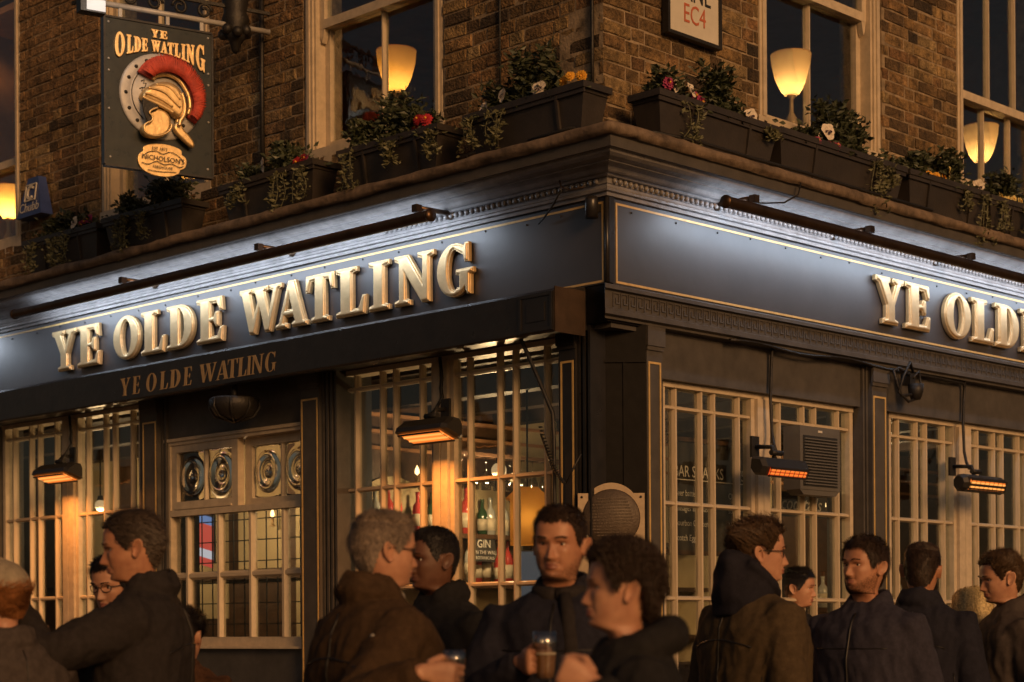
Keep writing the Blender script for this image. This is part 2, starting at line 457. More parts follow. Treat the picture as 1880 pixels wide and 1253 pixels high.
def text_mesh(txt, size, extrude=0.0006, align='CENTER', space=1.0):
    cu = bpy.data.curves.new('text_curve', 'FONT')
    cu.body = txt; cu.size = size; cu.align_x = align; cu.extrude = extrude; cu.space_character = space
    cu.resolution_u = 3
    o = bpy.data.objects.new('tmp_text', cu)
    COL.objects.link(o)
    dg = bpy.context.evaluated_depsgraph_get()
    me = bpy.data.meshes.new_from_object(o.evaluated_get(dg))
    bpy.data.objects.remove(o); bpy.data.curves.remove(cu)
    me.transform(Matrix.Rotation(PI / 2, 4, 'X'))
    return me
def text_part(txt, size, m, parent, loc, rot=(0, 0, 0), sc=(1, 1, 1), align='CENTER', space=1.0, name='lettering'):
    me = text_mesh(txt, size, 0.0006, align, space)
    me.materials.clear(); me.materials.append(m)
    return obj(name, me, parent, loc, rot, sc)
# ================================================================== THE SETTING: ground
g = MB(); g.box(-60, 60, -60, 60, -0.3, 0.0)
o = part('pavement', g, M['pavement']); o['kind'] = 'structure'

# ================================================================== THE PUB
pub = thing('pub_building', 'brick corner pub with dark painted shopfronts below and flower boxes on its ledge', 'pub building')

# ---- upper brick walls, brick by brick
def brick_mesh(w, h, seed):
    r = random.Random(seed)
    b = MB()
    e = 0.004
    def j(): return r.uniform(-0.0038, 0.0038)
    # front face inset by a chamfer; back open (inside the mortar)
    vs = []
    for (x, z) in ((-w / 2, 0), (w / 2, 0), (w / 2, h), (-w / 2, h)):
        vs.append((x + j(), 0.03, z + j()))
    for (x, z) in ((-w / 2, 0), (w / 2, 0), (w / 2, h), (-w / 2, h)):
        vs.append((x + j(), e + j() * 0.5, z + j()))
    for (x, z) in ((-w / 2 + e, e), (w / 2 - e, e), (w / 2 - e, h - e), (-w / 2 + e, h - e)):
        vs.append((x + j(), j() * 0.6, z + j()))
    k = b.verts(vs)
    for a in (0, 4):
        for i in range(4):
            n_ = (i + 1) % 4
            b.face([a + i, a + n_, a + 4 + n_, a + 4 + i])
    b.face([8, 9, 10, 11])
    return b
BW, BH, COURSE = 0.215, 0.065, 0.0748
stretch = [brick_mesh(BW, BH, i).mesh('brick', M['brick']) for i in range(5)]
header = [brick_mesh(0.1025, BH, 50 + i).mesh('brick', M['brick']) for i in range(4)]
WALL_Y = 0.10       # brick face, behind the fascia plane
def brick_wall(fr, s0, s1, z0, z1, openings, view_top):
    mb = MB()
    # mortar bed: solid pieces round the openings
    xs = sorted(openings)
    cur = s0
    for (a, b_, za, zb) in xs:
        if a > cur: mb.box(cur, a, WALL_Y + 0.006, WALL_Y + 0.32, z0, z1)
        mb.box(max(a, s0), min(b_, s1), WALL_Y + 0.006, WALL_Y + 0.32, z0, za)
        cur = b_
    if cur < s1: mb.box(cur, s1 - 0.009 if fr == 'L' else s1, WALL_Y + 0.006, WALL_Y + 0.32, z0, z1)
    wall = part('brick_wall', mb, M['mortar'], pub, rot=(0, 0, ROT[fr]))
    rest = []
    cnt = 0
    row = 0
    z = z0
    while z < z1:
        # Flemish bond: stretcher, header, stretcher ...
        x = s0 + (0.0 if row % 2 == 0 else -0.16)
        k = row
        while x < s1:
            w = BW if k % 2 == 0 else 0.1025
            x0, x1 = x, x + w
            x += w + 0.010; k += 1
            pieces = [(max(x0, s0), min(x1, s1))]
            for (a, b_, za, zb) in openings:
                if z + BH > za and z < zb:
                    np_ = []
                    for (p, q) in pieces:
                        if q <= a or p >= b_: np_.append((p, q)); continue
                        if p < a - 0.02: np_.append((p, a))
                        if q > b_ + 0.02: np_.append((b_, q))
                    pieces = np_
            for (p, q) in pieces:
                if q - p < 0.03: continue
                full = q - p
                src = stretch if w > 0.15 else header
                me = src[rnd.randrange(len(src))]
                sx = full / w
                loc = ((p + q) / 2, WALL_Y + rnd.uniform(-0.0035, 0.004), z + rnd.uniform(-0.002, 0.002))
                rot = (rnd.uniform(-0.02, 0.02), rnd.uniform(-0.007, 0.007), rnd.uniform(-0.012, 0.012))
                if z0 + 0.2 < z < view_top(p) and -6.5 < p < 4.1 and cnt < 300:
                    obj('brick', me, wall, loc, rot, (sx, 1, 1)); cnt += 1
                else:
                    rest.append((me, loc, rot, sx))
        z += COURSE; row += 1
    b = bmesh.new()
    for me, loc, rot, sx in rest:
        k = len(b.verts)
        b.from_mesh(me); b.verts.ensure_lookup_table()
        mt = Matrix.LocRotScale(Vector(loc), Matrix.Rotation(rot[1], 3, 'Y'), Vector((sx, 1, 1)))
        bmesh.ops.transform(b, matrix=mt, verts=b.verts[k:])
    me = bpy.data.meshes.new('bricks'); b.to_mesh(me); b.free(); me.materials.append(M['brick'])
    o = obj('bricks', me, wall); o['kind'] = 'stuff'
    return wall
SILL = 4.31
openL = [(-7.05, -5.93, SILL, 6.3), (-4.87, -3.56, SILL, 6.3), (-2.60, -1.33, SILL, 6.3)]
openR = [(1.44, 2.72, SILL, 6.3), (3.60, 4.95, SILL, 6.3)]
brick_wall('L', -8.4, -0.10, 3.94, 6.3, openL, lambda s: 4.75 - 0.14 * s if s > -2 else 5.1 - 0.06 * (s + 2))
brick_wall('R', 0.10, 8.4, 3.94, 6.3, openR, lambda s: 4.75 + 0.2 * s)

# ---- sash windows of the upper floor
def quad_pane(): 
    b = MB(); b.box(-0.5, 0.5, -0.002, 0.002, 0, 1); return b.mesh('pane', M['glass'])
PANE = quad_pane()
def bar_mesh():
    # glazing bar, unit height along z, unit width along x, moulded front
    b = MB()
    pr = [(-0.5, 0.022), (-0.5, 0.004), (-0.22, -0.018), (0.22, -0.018), (0.5, 0.004), (0.5, 0.022)]
    k = b.verts([(x, y, 0) for x, y in pr] + [(x, y, 1) for x, y in pr])
    for i in range(6):
        j = (i + 1) % 6
        b.face([k + i, k + j, k + 6 + j, k + 6 + i])
    b.face([k + i for i in range(6)]); b.face([k + 6 + i for i in reversed(range(6))])
    return b.mesh('glazing_bar', M['cream'])
BAR = bar_mesh()
def vbar(par, x, w, z0, z1, y, me=None):
    return obj('glazing_bar', me or BAR, par, (x, y, z0), (0, 0, 0), (w, 1, z1 - z0))
def hbar(par, x0, x1, w, z, y, me=None):
    return obj('glazing_bar', me or BAR, par, (x1, y, z), (0, -PI / 2, 0), (w, 0.94, x1 - x0))
def pane(par, x0, x1, z0, z1, y, me=None):
    return obj('pane', me or PANE, par, ((x0 + x1) / 2, y, z0), (rnd.uniform(-.006, .006), 0, rnd.uniform(-.008, .008)), (x1 - x0, 1, z1 - z0))
def sash_window(fr, s0, s1, nb, zmeet):
    y = WALL_Y + 0.02
    b = MB()
    # moulded box frame: outer architrave, inner step, sill
    jw = 0.105
    for (a, c) in ((s0, s0 + jw), (s1 - jw, s1)):
        b.box(a, c, y, y + 0.13, SILL + 0.05, 6.3)
        b.box(a + 0.018, c - 0.018, y - 0.014, y + 0.0, SILL + 0.05, 6.3)
        b.box(a + 0.040, c - 0.040, y - 0.024, y - 0.014, SILL + 0.05, 6.3)
    b.box(s0, s1, y - 0.02, y + 0.13, SILL - 0.05, SILL + 0.05)
    win = part('sash_window', b, M['cream'], pub, rot=(0, 0, ROT[fr]))
    i0, i1 = s0 + jw, s1 - jw
    def sash(zb, zt, yy, horns):
        f = MB(); st = 0.045
        f.box(i0, i0 + st, yy, yy + 0.04, zb, zt); f.box(i1 - st, i1, yy, yy + 0.04, zb, zt)
        f.box(i0 + st, i1 - st, yy, yy + 0.04, zb, zb + 0.055); f.box(i0 + st, i1 - st, yy, yy + 0.04, zt - 0.05, zt)
        if horns:
            for a in (i0, i1 - st):
                f.prism([(a, zb), (a + st, zb), (a + st * 0.8, zb - 0.05), (a + st * 0.5, zb - 0.085), (a + st * 0.2, zb - 0.05)], yy + 0.002, yy + 0.038)
        part('sash', f, M['cream'], win)
        a0, a1 = i0 + st, i1 - st
        wp = (a1 - a0) / (nb + 1)
        for k in range(nb): vbar(win, a0 + wp * (k + 1), 0.022, zb + 0.055, zt - 0.05, yy + 0.02)
        for k in range(nb + 1): pane(win, a0 + wp * k + 0.008, a0 + wp * (k + 1) - 0.008, zb + 0.05, zt - 0.045, yy + 0.025)
    sash(SILL + 0.052, zmeet, y + 0.075, False)
    sash(zmeet - 0.05, 6.3, y + 0.03, True)
    return win
sash_window('L', -2.60, -1.33, 1, 5.16)
sash_window('L', -4.87, -3.56, 1, 5.16)
sash_window('L', -7.05, -5.93, 1, 4.98)
sash_window('R', 1.44, 2.72, 1, 5.22)
sash_window('R', 3.60, 4.95, 2, 4.98)

# ---- rooms behind the windows
def room(name, x0, x1, y0, y1, z0, z1, wm, fm, cm, t=0.05, front=True):
    b = MB()
    b.m = 0
    b.box(x0 - t, x0, y0, y1 + t, z0, z1)
    b.box(x0, x1 , y1, y1 + t, z0, z1)
    b.m = 1; b.box(x0 - t, x1, y0, y1 + t, z0 - t, z0)
    b.m = 2; b.box(x0 - t, x1, y0, y1 + t, z1, z1 + t)
    return part(name, b, [wm, fm, cm], pub)
room('upstairs_room', -7.3, -0.44, 0.44, 6.6, 3.93, 6.30, M['roomorange'], M['darkwood'], M['roomorange'])
room('bar_room', -8.6, -0.52, 0.55, 8.4, 0.02, 2.98, M['roomdark'], M['darkwood'], M['beam'])
b = MB(); b.box(-7.3, -0.44, 6.65, 6.7, 3.9, 6.4)
# a partition keeps the two sides of the bar apart
b = MB(); b.box(-2.9, -2.82, 2.2, 5.2, 0.02, 2.98)
part('partition_wall', b, M['roomcream'], pub)
b = MB(); b.box(-6.2, -4.3, 2.4, 2.46, 0.02, 2.62); 
part('partition_wall', b, M['roomcream'], pub)
b = MB()
for k in range(9): b.box(-8.4, -0.6, 0.75 + k * 0.62, 0.87 + k * 0.62, 2.83, 2.979)
part('ceiling_beam', b, M['beam'], pub)
# parapet roof closing the building
b = MB(); b.box(-8.6, 0.0, 0.45, 8.6, 6.4, 6.5); b.box(-8.66, -8.6, 0.45, 8.6, 0, 6.5); b.box(-8.6, -0.2, 8.52, 8.6, 0, 6.4)
part('roof', b, M['roomdark'], pub)

# ---- cornice, swept round the corner
def sweep(name, prof, mats, mi=None, sL=-8.4, sR=8.4, smooth=False):
    b = MB(); b.smooth = smooth
    n = len(prof)
    kL = b.verts([(sL, -o_, z) for o_, z in prof]); kC = b.verts([(o_, -o_, z) for o_, z in prof]); kR = b.verts([(o_, sR, z) for o_, z in prof])
    # subdivide along the length a little so that the ledge can sag
    for i in range(n - 1):
        b.m = 0 if mi is None else mi[i]
        b.face([kL + i, kC + i, kC + i + 1, kL + i + 1]); b.face([kC + i, kR + i, kR + i + 1, kC + i + 1])
    return part(name, b, mats, pub)
corn = [(0.0, 3.632), (0.022, 3.634), (0.022, 3.652), (0.038, 3.656), (0.042, 3.668), (0.034, 3.676), (0.034, 3.690),
        (0.040, 3.692), (0.040, 3.722), (0.062, 3.724), (0.070, 3.734), (0.088, 3.736), (0.098, 3.742), (0.112, 3.756), (0.134, 3.764), (0.156, 3.766), (0.156, 3.772),
        (0.170, 3.774), (0.194, 3.780), (0.214, 3.792), (0.218, 3.800), (0.218, 3.806), (0.232, 3.808)]
sweep('cornice', corn, M['cornice'])
sweep('corona', [(0.232, 3.808), (0.246, 3.808), (0.246, 3.862), (0.262, 3.866)], M['frieze'])
ledge = []
for i in range(9):
    a = -70 + 160 * i / 8
    ledge.append((0.250 + 0.034 * math.cos(R(a)), 3.897 + 0.034 * math.sin(R(a))))
ledge += [(0.12, 3.938), (-0.12, 3.952)]
def ledge_mesh():
    # lead dressed over the cornice: lumpy, subdivided along its length
    b = MB(); b.smooth = True
    n = len(ledge)
    for side in (0, 1):
        prev = None
        L_ = 8.4; N = 150
        for k in range(N + 1):
            t = k / N
            vs = []
            for i, (o_, z) in enumerate(ledge):
                s_ = o_ + (L_ - o_) * t * (1)
                jz = 0.010 * noise.noise(Vector((s_ * 3.1, i * 0.3 + side * 9, 1))) + 0.006 * noise.noise(Vector((s_ * 13, i * 0.5, side)))
                jo = 0.008 * noise.noise(Vector((s_ * 5, i * 0.4, 5 + side)))
                if i >= n - 1 or k == 0: jz = jo = 0
                vs.append((-s_ if 0 else 0, 0, 0))
                if side == 0: vs[-1] = (o_ - (L_ + o_) * t if t > 0 else o_, -(o_ + jo), z + jz)
                else: vs[-1] = (o_ + jo, -o_ + (L_ + o_) * t if t > 0 else -o_, z + jz)
            kk = b.verts(vs)
            if prev is not None:
                for i in range(n - 1): b.face([prev + i, kk + i, kk + i + 1, prev + i + 1])
            prev = kk
    return b
part('lead_ledge', ledge_mesh(), M['flashing'], pub)
# egg and dart moulding: one small egg every 45 mm
b = MB()
eggs = [( -0.03 - 0.042 * k) for k in range(40)]
for s_ in eggs: b.sphere((s_, -0.046, 3.707), (0.015, 0.016, 0.016), 6, 4)
part('egg_moulding', b, M['cornice'], pub)['kind'] = 'stuff'
b = MB()
for k in range(125): b.sphere((-(-0.046) * 1.0, -0.03 + 0.042 * k + 0.04, 3.707), (0.016, 0.015, 0.016), 6, 4)
part('egg_moulding', b, M['cornice'], pub)['kind'] = 'stuff'

# ---- below the fascia
low = [(0.0, 3.186), (0.012, 3.180), (0.030, 3.176), (0.040, 3.168), (0.040, 3.150), (0.018, 3.146), (0.018, 3.052), (0.034, 3.046), (0.034, 3.020), (0.010, 3.012), (0.010, 3.000), (-0.09, 2.995)]
# right-hand entablature with Greek key
b = MB()
n = len(low)
k0 = b.verts([(o_ , -o_ - 0.02, z) for o_, z in low]); k1 = b.verts([(o_, 8.4, z) for o_, z in low])
for i in range(n - 1): b.face([k0 + i, k1 + i, k1 + i + 1, k0 + i + 1])
b.face([k0 + i for i in range(n)])
part('entablature', b, M['frieze'], pub)
b = MB()
for k in range(115):
    s_ = 0.02 + k * 0.062; y = -0.018; t = 0.007; d = y - 0.006
    z0_, z1_ = 3.062, 3.138
    b.box(s_, s_ + 0.006, d, y, z0_, z1_ - 0.007)
    b.box(s_, s_ + 0.052, d, y, z1_ - 0.007, z1_)
    b.box(s_ + 0.046, s_ + 0.052, d, y, z0_ + 0.018, z1_ - 0.007)
    b.box(s_ + 0.020, s_ + 0.046, d, y, z0_ + 0.018, z0_ + 0.025)
    b.box(s_ + 0.020, s_ + 0.026, d, y, z0_ + 0.025, z0_ + 0.048)
part('greek_key_moulding', b, M['frieze'], pub, rot=(0, 0, PI / 2))['kind'] = 'stuff'

def solid(name, fr, boxes, m):
    b = MB()
    for q in boxes: b.box(*q)
    return part(name, b, m, pub, rot=(0, 0, ROT[fr]))
# frieze panel and stall riser on the right
solid('frieze_panel', 'R', [(0.31, 8.0, 0.05, 0.30, 2.742, 3.02)], M['frieze'])
solid('stall_riser', 'R', [(0.30, 8.0, 0.06, 0.30, 0.0, 0.96), (0.30, 8.0, 0.02, 0.06, 0.86, 0.96)], M['frieze'])
solid('end_panel', 'R', [(6.62, 8.4, 0.06, 0.30, 0.97, 2.741)], M['frieze'])
solid('end_panel', 'L', [(-8.4, -6.57, 0.06, 0.30, 0.97, 2.964)], M['frieze'])
# left: wall over the windows (behind the blind box) and riser
solid('frieze_panel', 'L', [(-8.0, -0.02, 0.05, 0.30, 2.965, 3.19), (-3.99, -2.52, 0.052, 0.30, 2.69, 2.964)], M['frieze'])
solid('stall_riser', 'L', [(-8.0, -4.4, 0.06, 0.30, 0.0, 0.96), (-4.05, -2.5, 0.06, 0.30, 0.0, 1.29), (-2.4, -0.3, 0.06, 0.30, 0.0, 0.96)], M['frieze'])
b = MB(); b.box(-8.4, -0.02, 0.041, 0.30, 3.19, 3.94)
part('fascia_backing', b, M['frieze'], pub)
b = MB(); b.box(-0.30, -0.041, 0.30, 8.4, 3.03, 3.94)
part('fascia_backing', b, M['frieze'], pub)

# ---- pilasters with gold lines
def rect_line(par, s0, s1, z0, z1, y, w=0.011):
    b = MB()
    b.box(s0, s1, y - 0.002, y + 0.002, z1 - w, z1); b.box(s0, s0 + w, y - 0.002, y + 0.002, z0, z1 - w); b.box(s1 - w, s1, y - 0.002, y + 0.002, z0, z1 - w)
    b.box(s0 + w, s1 - w, y - 0.002, y + 0.002, z0, z0 + w)
    return part('gold_line', b, M['pin'], par)
def pilaster(fr, s0, s1, cap_z, edges, paint='frieze'):
    b = MB()
    b.box(s0 - 0.012, s1 + 0.012, 0.0, 0.30, 0.0, cap_z)
    b.box(s0 - 0.022, s1 + 0.022, -0.02, 0.0, 0.0, 0.55)
    b.box(s0 - 0.020, s1 + 0.020, -0.018, 0.0, 2.895, cap_z - 0.002)
    b.box(s0 - 0.016, s1 + 0.016, -0.010, 0.0, 2.872, 2.895)
    for (a, c, yy) in edges:
        b.box(a, c, yy, 0.30, 0.0, cap_z - 0.001)
    p = part('pilaster', b, M[paint], pub, rot=(0, 0, ROT[fr]))
    rect_line(p, s0, s1, 0.62, 2.812, -0.001)
    return p
def mould(s0, s1, n, y0=0.02, y1=0.05):
    w = (s1 - s0) / n
    return [(s0 + i * w + 0.0005, s0 + (i + 1) * w - 0.0005, y0 if i % 2 == 0 else y1) for i in range(n)]
pilaster('R', 0.323, 0.426, 2.999, [(0.438, 0.545, 0.085)])
pilaster('R', 2.441, 2.578, 2.999, mould(2.374, 2.428, 3, 0.03, 0.07) + [(2.59, 2.75, 0.09)])
pilaster('R', 4.60, 4.735, 2.999, mould(4.53, 4.587, 3, 0.03, 0.07))
pilaster('L', -0.335, -0.241, 3.02, [(-0.405, -0.349, 0.06)] + mould(-0.228, -0.135, 5, 0.015, 0.04), 'black')
pilaster('L', -2.512, -2.355, 3.02, mould(-2.342, -2.20, 7, 0.02, 0.055))
pilaster('L', -4.211, -4.057, 3.02, mould(-4.044, -3.985, 3, 0.03, 0.06) + [(-4.37, -4.225, 0.085)])
pilaster('L', -6.55, -6.40, 3.02, [(-6.386, -6.25, 0.085)])

# ---- canted corner pier
c0, c1 = Vector((-0.235, 0.035)), Vector((-0.005, 0.265))
b = MB()
ang = PI / 4
b.box(-0.15, 0.192, 0.0, 0.16, 0.0, 3.0)
b.box(-0.15, -0.130, -0.012, 0.0, 0.0, 2.80); b.box(0.070, 0.085, -0.008, 0.0, 0.0, 2.80); b.box(-0.15, 0.192, -0.012, 0.0, 2.80, 2.815)
pier = part('corner_pier', b, M['pier'], pub, loc=((c0.x + c1.x) / 2, (c0.y + c1.y) / 2, 0), rot=(0, 0, ang))
b = MB(); b.box(-0.110, -0.108, -0.003, 0.001, 0.3, 2.79)
part('gold_line', b, M['golddull'], pier)
# corner post of the entablature above the pier
b = MB(); b.box(-0.15, -0.005, 0.005, 0.26, 2.99, 3.188)
part('corner_block', b, M['pier'], pub)

# ---- shopfront windows with glazing bars
def shop_window(fr, leaves, mull, ztop, rows, zbot, y=0.10):
    """leaves: [(s0, s1)], rows: heights of the horizontal bars, mull: mullion between them"""
    b = MB()
    s0, s1 = leaves[0][0], leaves[-1][1]
    hw = 0.034
    b.box(s0 - 0.03, s1 + 0.03, y - 0.03, y + 0.12, zbot - 0.06, zbot)
    b.box(s0, s1, y - 0.006, y + 0.10, ztop - 0.03, ztop)
    for (a, c) in leaves:
        b.box(a, a + hw, y, y + 0.06, zbot, ztop - 0.03); b.box(c - hw, c, y, y + 0.06, zbot, ztop - 0.03)
        b.box(a + hw, c - hw, y, y + 0.06, zbot, zbot + 0.05)
    win = part('shop_window', b, M['cream'], pub, rot=(0, 0, ROT[fr]))
    for (a, c) in mull:
        q = MB()
        q.box(a + 0.002, (a + c) / 2 - 0.003, y - 0.022, y + 0.07, zbot, ztop - 0.03)
        q.box((a + c) / 2 + 0.003, c - 0.002, y - 0.020, y + 0.07, zbot, ztop - 0.03)
        q.box((a + c) / 2 - 0.003, (a + c) / 2 + 0.003, y - 0.012, y + 0.07, zbot, ztop - 0.03)
        part('mullion', q, M['cream'], win)
    bw = 0.027
    for (a, c) in leaves:
        a0, c0_ = a + hw, c - hw
        free = (c0_ - a0) - 4 * bw
        nn = free / (3 + 2 * 2.25); ww = nn * 2.25
        xs = []; x = a0; cells = []
        for k, w_ in enumerate((nn, ww, nn, ww, nn)):
            cells.append((x, x + w_)); x += w_
            if k < 4: xs.append(x + bw / 2); x += bw
        for xx in xs: vbar(win, xx, bw, zbot + 0.05, ztop - 0.03, y + 0.024)
        zs = [zbot + 0.05] + list(reversed(rows)) + [ztop - 0.03]
        for r_ in rows: hbar(win, a0, c0_, bw + 0.002, r_, y + 0.026)
        for i in range(len(zs) - 1):
            za = zs[i] + (0.0 if i == 0 else bw / 2); zb_ = zs[i + 1] - (0.0 if i == len(zs) - 2 else bw / 2)
            for (p, q) in cells:
                pane(win, p - 0.004, q + 0.004, za - 0.004, zb_ + 0.004, y + 0.034)
    return win
shop_window('R', [(0.545, 1.379), (1.493, 2.366)], [(1.379, 1.493)], 2.741, [2.602, 2.078, 1.558], 1.02)
shop_window('R', [(2.754, 3.559), (3.715, 4.520)], [(3.559, 3.715)], 2.741, [2.602, 2.078, 1.558], 1.02)
shop_window('R', [(4.86, 5.665), (5.82, 6.6)], [(5.665, 5.82)], 2.741, [2.602, 2.078, 1.558], 1.02)
shop_window('L', [(-2.268, -1.414), (-1.296, -0.41)], [(-1.414, -1.296)], 2.962, [2.850, 2.243, 1.648], 1.02)
shop_window('L', [(-6.21, -5.350), (-5.206, -4.375)], [(-5.350, -5.206)], 2.962, [2.850, 2.243, 1.648], 1.02)

# ---- middle bay: bull's-eye lights over a leaded grid
def bullseye_window():
    y = 0.05
    b = MB()
    # outer frame
    b.box(-4.02, -2.53, y, y + 0.08, 2.640, 2.685); b.box(-4.02, -3.965, y, y + 0.08, 1.30, 2.640)
    b.box(-3.965, -2.53, y + 0.0, y + 0.08, 2.165, 2.205); b.box(-4.05, -2.53, y - 0.03, y + 0.10, 1.285, 1.30)
    b.box(-4.03, -2.53, y - 0.012, y + 0.0, 2.664, 2.685)
    # left sash in front
    x0, x1 = -3.965, -3.235
    b.box(x0, -3.905, y + 0.01, y + 0.06, 2.205, 2.640); b.box(-3.300, x1, y + 0.01, y + 0.06, 2.205, 2.640)
    b.box(-3.905, -3.300, y + 0.01, y + 0.06, 2.590, 2.640); b.box(-3.905, -3.300, y + 0.01, y + 0.06, 2.205, 2.262)
    b.box(-3.905, -3.300, y + 0.0, y + 0.01, 2.21, 2.222)
    # right sash set back
    b.box(-3.235, -3.165, y + 0.07, y + 0.11, 2.205, 2.640); b.box(-3.165, -2.53, y + 0.07, y + 0.11, 2.585, 2.640)
    b.box(-3.165, -2.53, y + 0.07, y + 0.11, 2.205, 2.250); b.box(-2.57, -2.53, y + 0.07, y + 0.11, 2.25, 2.585)
    win = part('bullseye_window', b, M['cream'], pub)
    vbar(win, -3.605, 0.032, 2.262, 2.590, y + 0.036)
    vbar(win, -2.868, 0.032, 2.250, 2.585, y + 0.092)
    def bull(xa, xb, za, zb_, yy, seed):
        r = random.Random(seed)
        q = MB(); q.smooth = True
        cx, cz = (xa + xb) / 2, (za + zb_) / 2
        hx, hz = (xb - xa) / 2 - 0.001, (zb_ - za) / 2 - 0.001
        N, K = 44, 22
        front, back = [], []
        ph = r.uniform(0, 6)
        for k in range(K + 1):
            t = k / K
            fr_, bk_ = [], []
            for j in range(N):
                a = 2 * PI * j / N
                # blend from a disc at the centre to the pane's rectangle at the rim
                ca, sa = math.cos(a), math.sin(a)
                rr = 1 / max(abs(ca) / hx, abs(sa) / hz)          # to the pane's edge
                re = 1 / math.hypot(ca / (hx * 0.985), sa / (hz * 0.90))   # to the rim of the disc
                e = t / 0.8
                rad = re * e if e <= 1 else re + (rr - re) * (t - 0.8) / 0.2
                x, z = cx + rad * ca, cz + rad * sa
                e = min(e, 1.0)
                hgt = 0.026 * math.exp(-(e / 0.15) ** 2) + 0.005 * math.cos(e * 24 + ph) * (1 - e) + 0.024 * math.exp(-((e - 0.74) / 0.15) ** 2) + 0.0025 * math.sin(a * 2 + ph)
                hgt *= (1 - e ** 8)
                x = min(max(x, xa), xb); z = min(max(z, za), zb_)
                fr_.append((x, yy - hgt, z)); bk_.append((x, yy + 0.006, z))
            front.append(q.verts(fr_)); back.append(q.verts(bk_))
        for A, flip in ((front, 0), (back, 1)):
            for k in range(K):
                for j in range(N):
                    q.face([A[k] + j, A[k] + (j + 1) % N, A[k + 1] + (j + 1) % N, A[k + 1] + j])
        for j in range(N): q.face([front[K] + j, front[K] + (j + 1) % N, back[K] + (j + 1) % N, back[K] + j])
        part('bullseye_pane', q, M['bullglass'], win)
    bull(-3.905, -3.622, 2.262, 2.590, y + 0.04, 1)
    bull(-3.588, -3.300, 2.262, 2.590, y + 0.04, 2)
    bull(-3.165, -2.886, 2.250, 2.585, y + 0.095, 3)
    bull(-2.850, -2.570, 2.250, 2.585, y + 0.095, 4)
    # lower grid
    yy = y + 0.03
    xs = [-3.945, -3.62, -3.24, -2.94, -2.60]
    xs = [-3.80, -3.455, -3.115, -2.78]
    for x in xs: vbar(win, x, 0.05, 1.36, 2.165, yy)
    hbar(win, -3.965, -2.53, 0.05, 1.765, yy + 0.003)
    q = MB(); q.box(-3.965, -2.53, yy - 0.01, yy + 0.05, 1.30, 1.36)
    part('bottom_rail', q, M['cream'], win)
    edges = [-3.965] + xs + [-2.53]
    for i in range(len(edges) - 1):
        xa, xb = edges[i] + 0.025, edges[i + 1] - 0.025
        for (za, zb_) in ((1.36, 1.74), (1.79, 2.165)):
            if xb - xa < 0.05: continue
            p = pane(win, xa, xb, za, zb_, yy + 0.012)
    # leaded lights: lead cames a hand's breadth behind
    q = MB()
    for i in range(13): q.box(-3.96 + i * 0.115, -3.953 + i * 0.115, yy + 0.05, yy + 0.055, 1.31, 2.2)
    for i in range(6): q.box(-3.97, -2.5, yy + 0.0505, yy + 0.0545, 1.44 + i * 0.135, 1.447 + i * 0.135)
    part('lead_came', q, M['lead'], win)
    return win
bullseye_window()

# ---- blind box along the left front
bb = MB()
pb = [(0.0, 3.185), (-0.235, 3.150), (-0.245, 3.135), (-0.245, 2.935), (-0.235, 2.925), (-0.19, 2.925), (-0.19, 2.95), (0.05, 2.962)]
k0 = bb.verts([(-8.4, y, z) for y, z in pb]); k1 = bb.verts([(-0.155, y, z) for y, z in pb])
for i in range(len(pb) - 1): bb.face([k0 + i, k1 + i, k1 + i + 1, k0 + i + 1])
bb.face([k1 + i for i in range(len(pb))]); bb.face([k0 + i for i in reversed(range(len(pb)))])
blind = thing('awning_box', 'long dark awning box with small gilt italic lettering under the left fascia', 'awning box', (0, 0, 0))
part('casing', bb, M['black'], blind)
q = MB()
q.box(-0.40, -0.16, -0.252, -0.246, 3.118, 3.135); q.box(-0.40, -0.16, -0.252, -0.246, 2.938, 2.955)
q.box(-0.40, -0.383, -0.252, -0.246, 2.955, 3.118); q.box(-0.177, -0.16, -0.252, -0.246, 2.955, 3.118)
q.box(-0.345, -0.215, -0.250, -0.246, 2.99, 3.085)
part('end_panel', q, M['black'], blind)
q = MB(); q.box(-0.1545, -0.146, -0.24, -0.01, 2.925, 3.16)
part('end_plate', q, M['rust'], blind)
gap = 0.045
sm = [('Y', -4.12, .155), ('E', -3.975, .115), ('O', -3.815, .15), ('L', -3.665, .125), ('D', -3.555, .155), ('E', -3.405, .12), ('W', -3.235, .235), ('A', -3.055, .175), ('T', -2.94, .135), ('L', -2.835, .12), ('I', -2.745, .07), ('N', -2.70, .16), ('G', -2.56, .14)]
for ch, s_, w_ in sm:
    me = glyph_mesh(ch, w_ * 0.8, 0.122, 0.0008, 0, -0.0035, slant=0.12)
    me.materials.clear(); me.materials.append(M['golddull'])
    obj('letter', me, blind, (s_, -0.2462, 2.958))

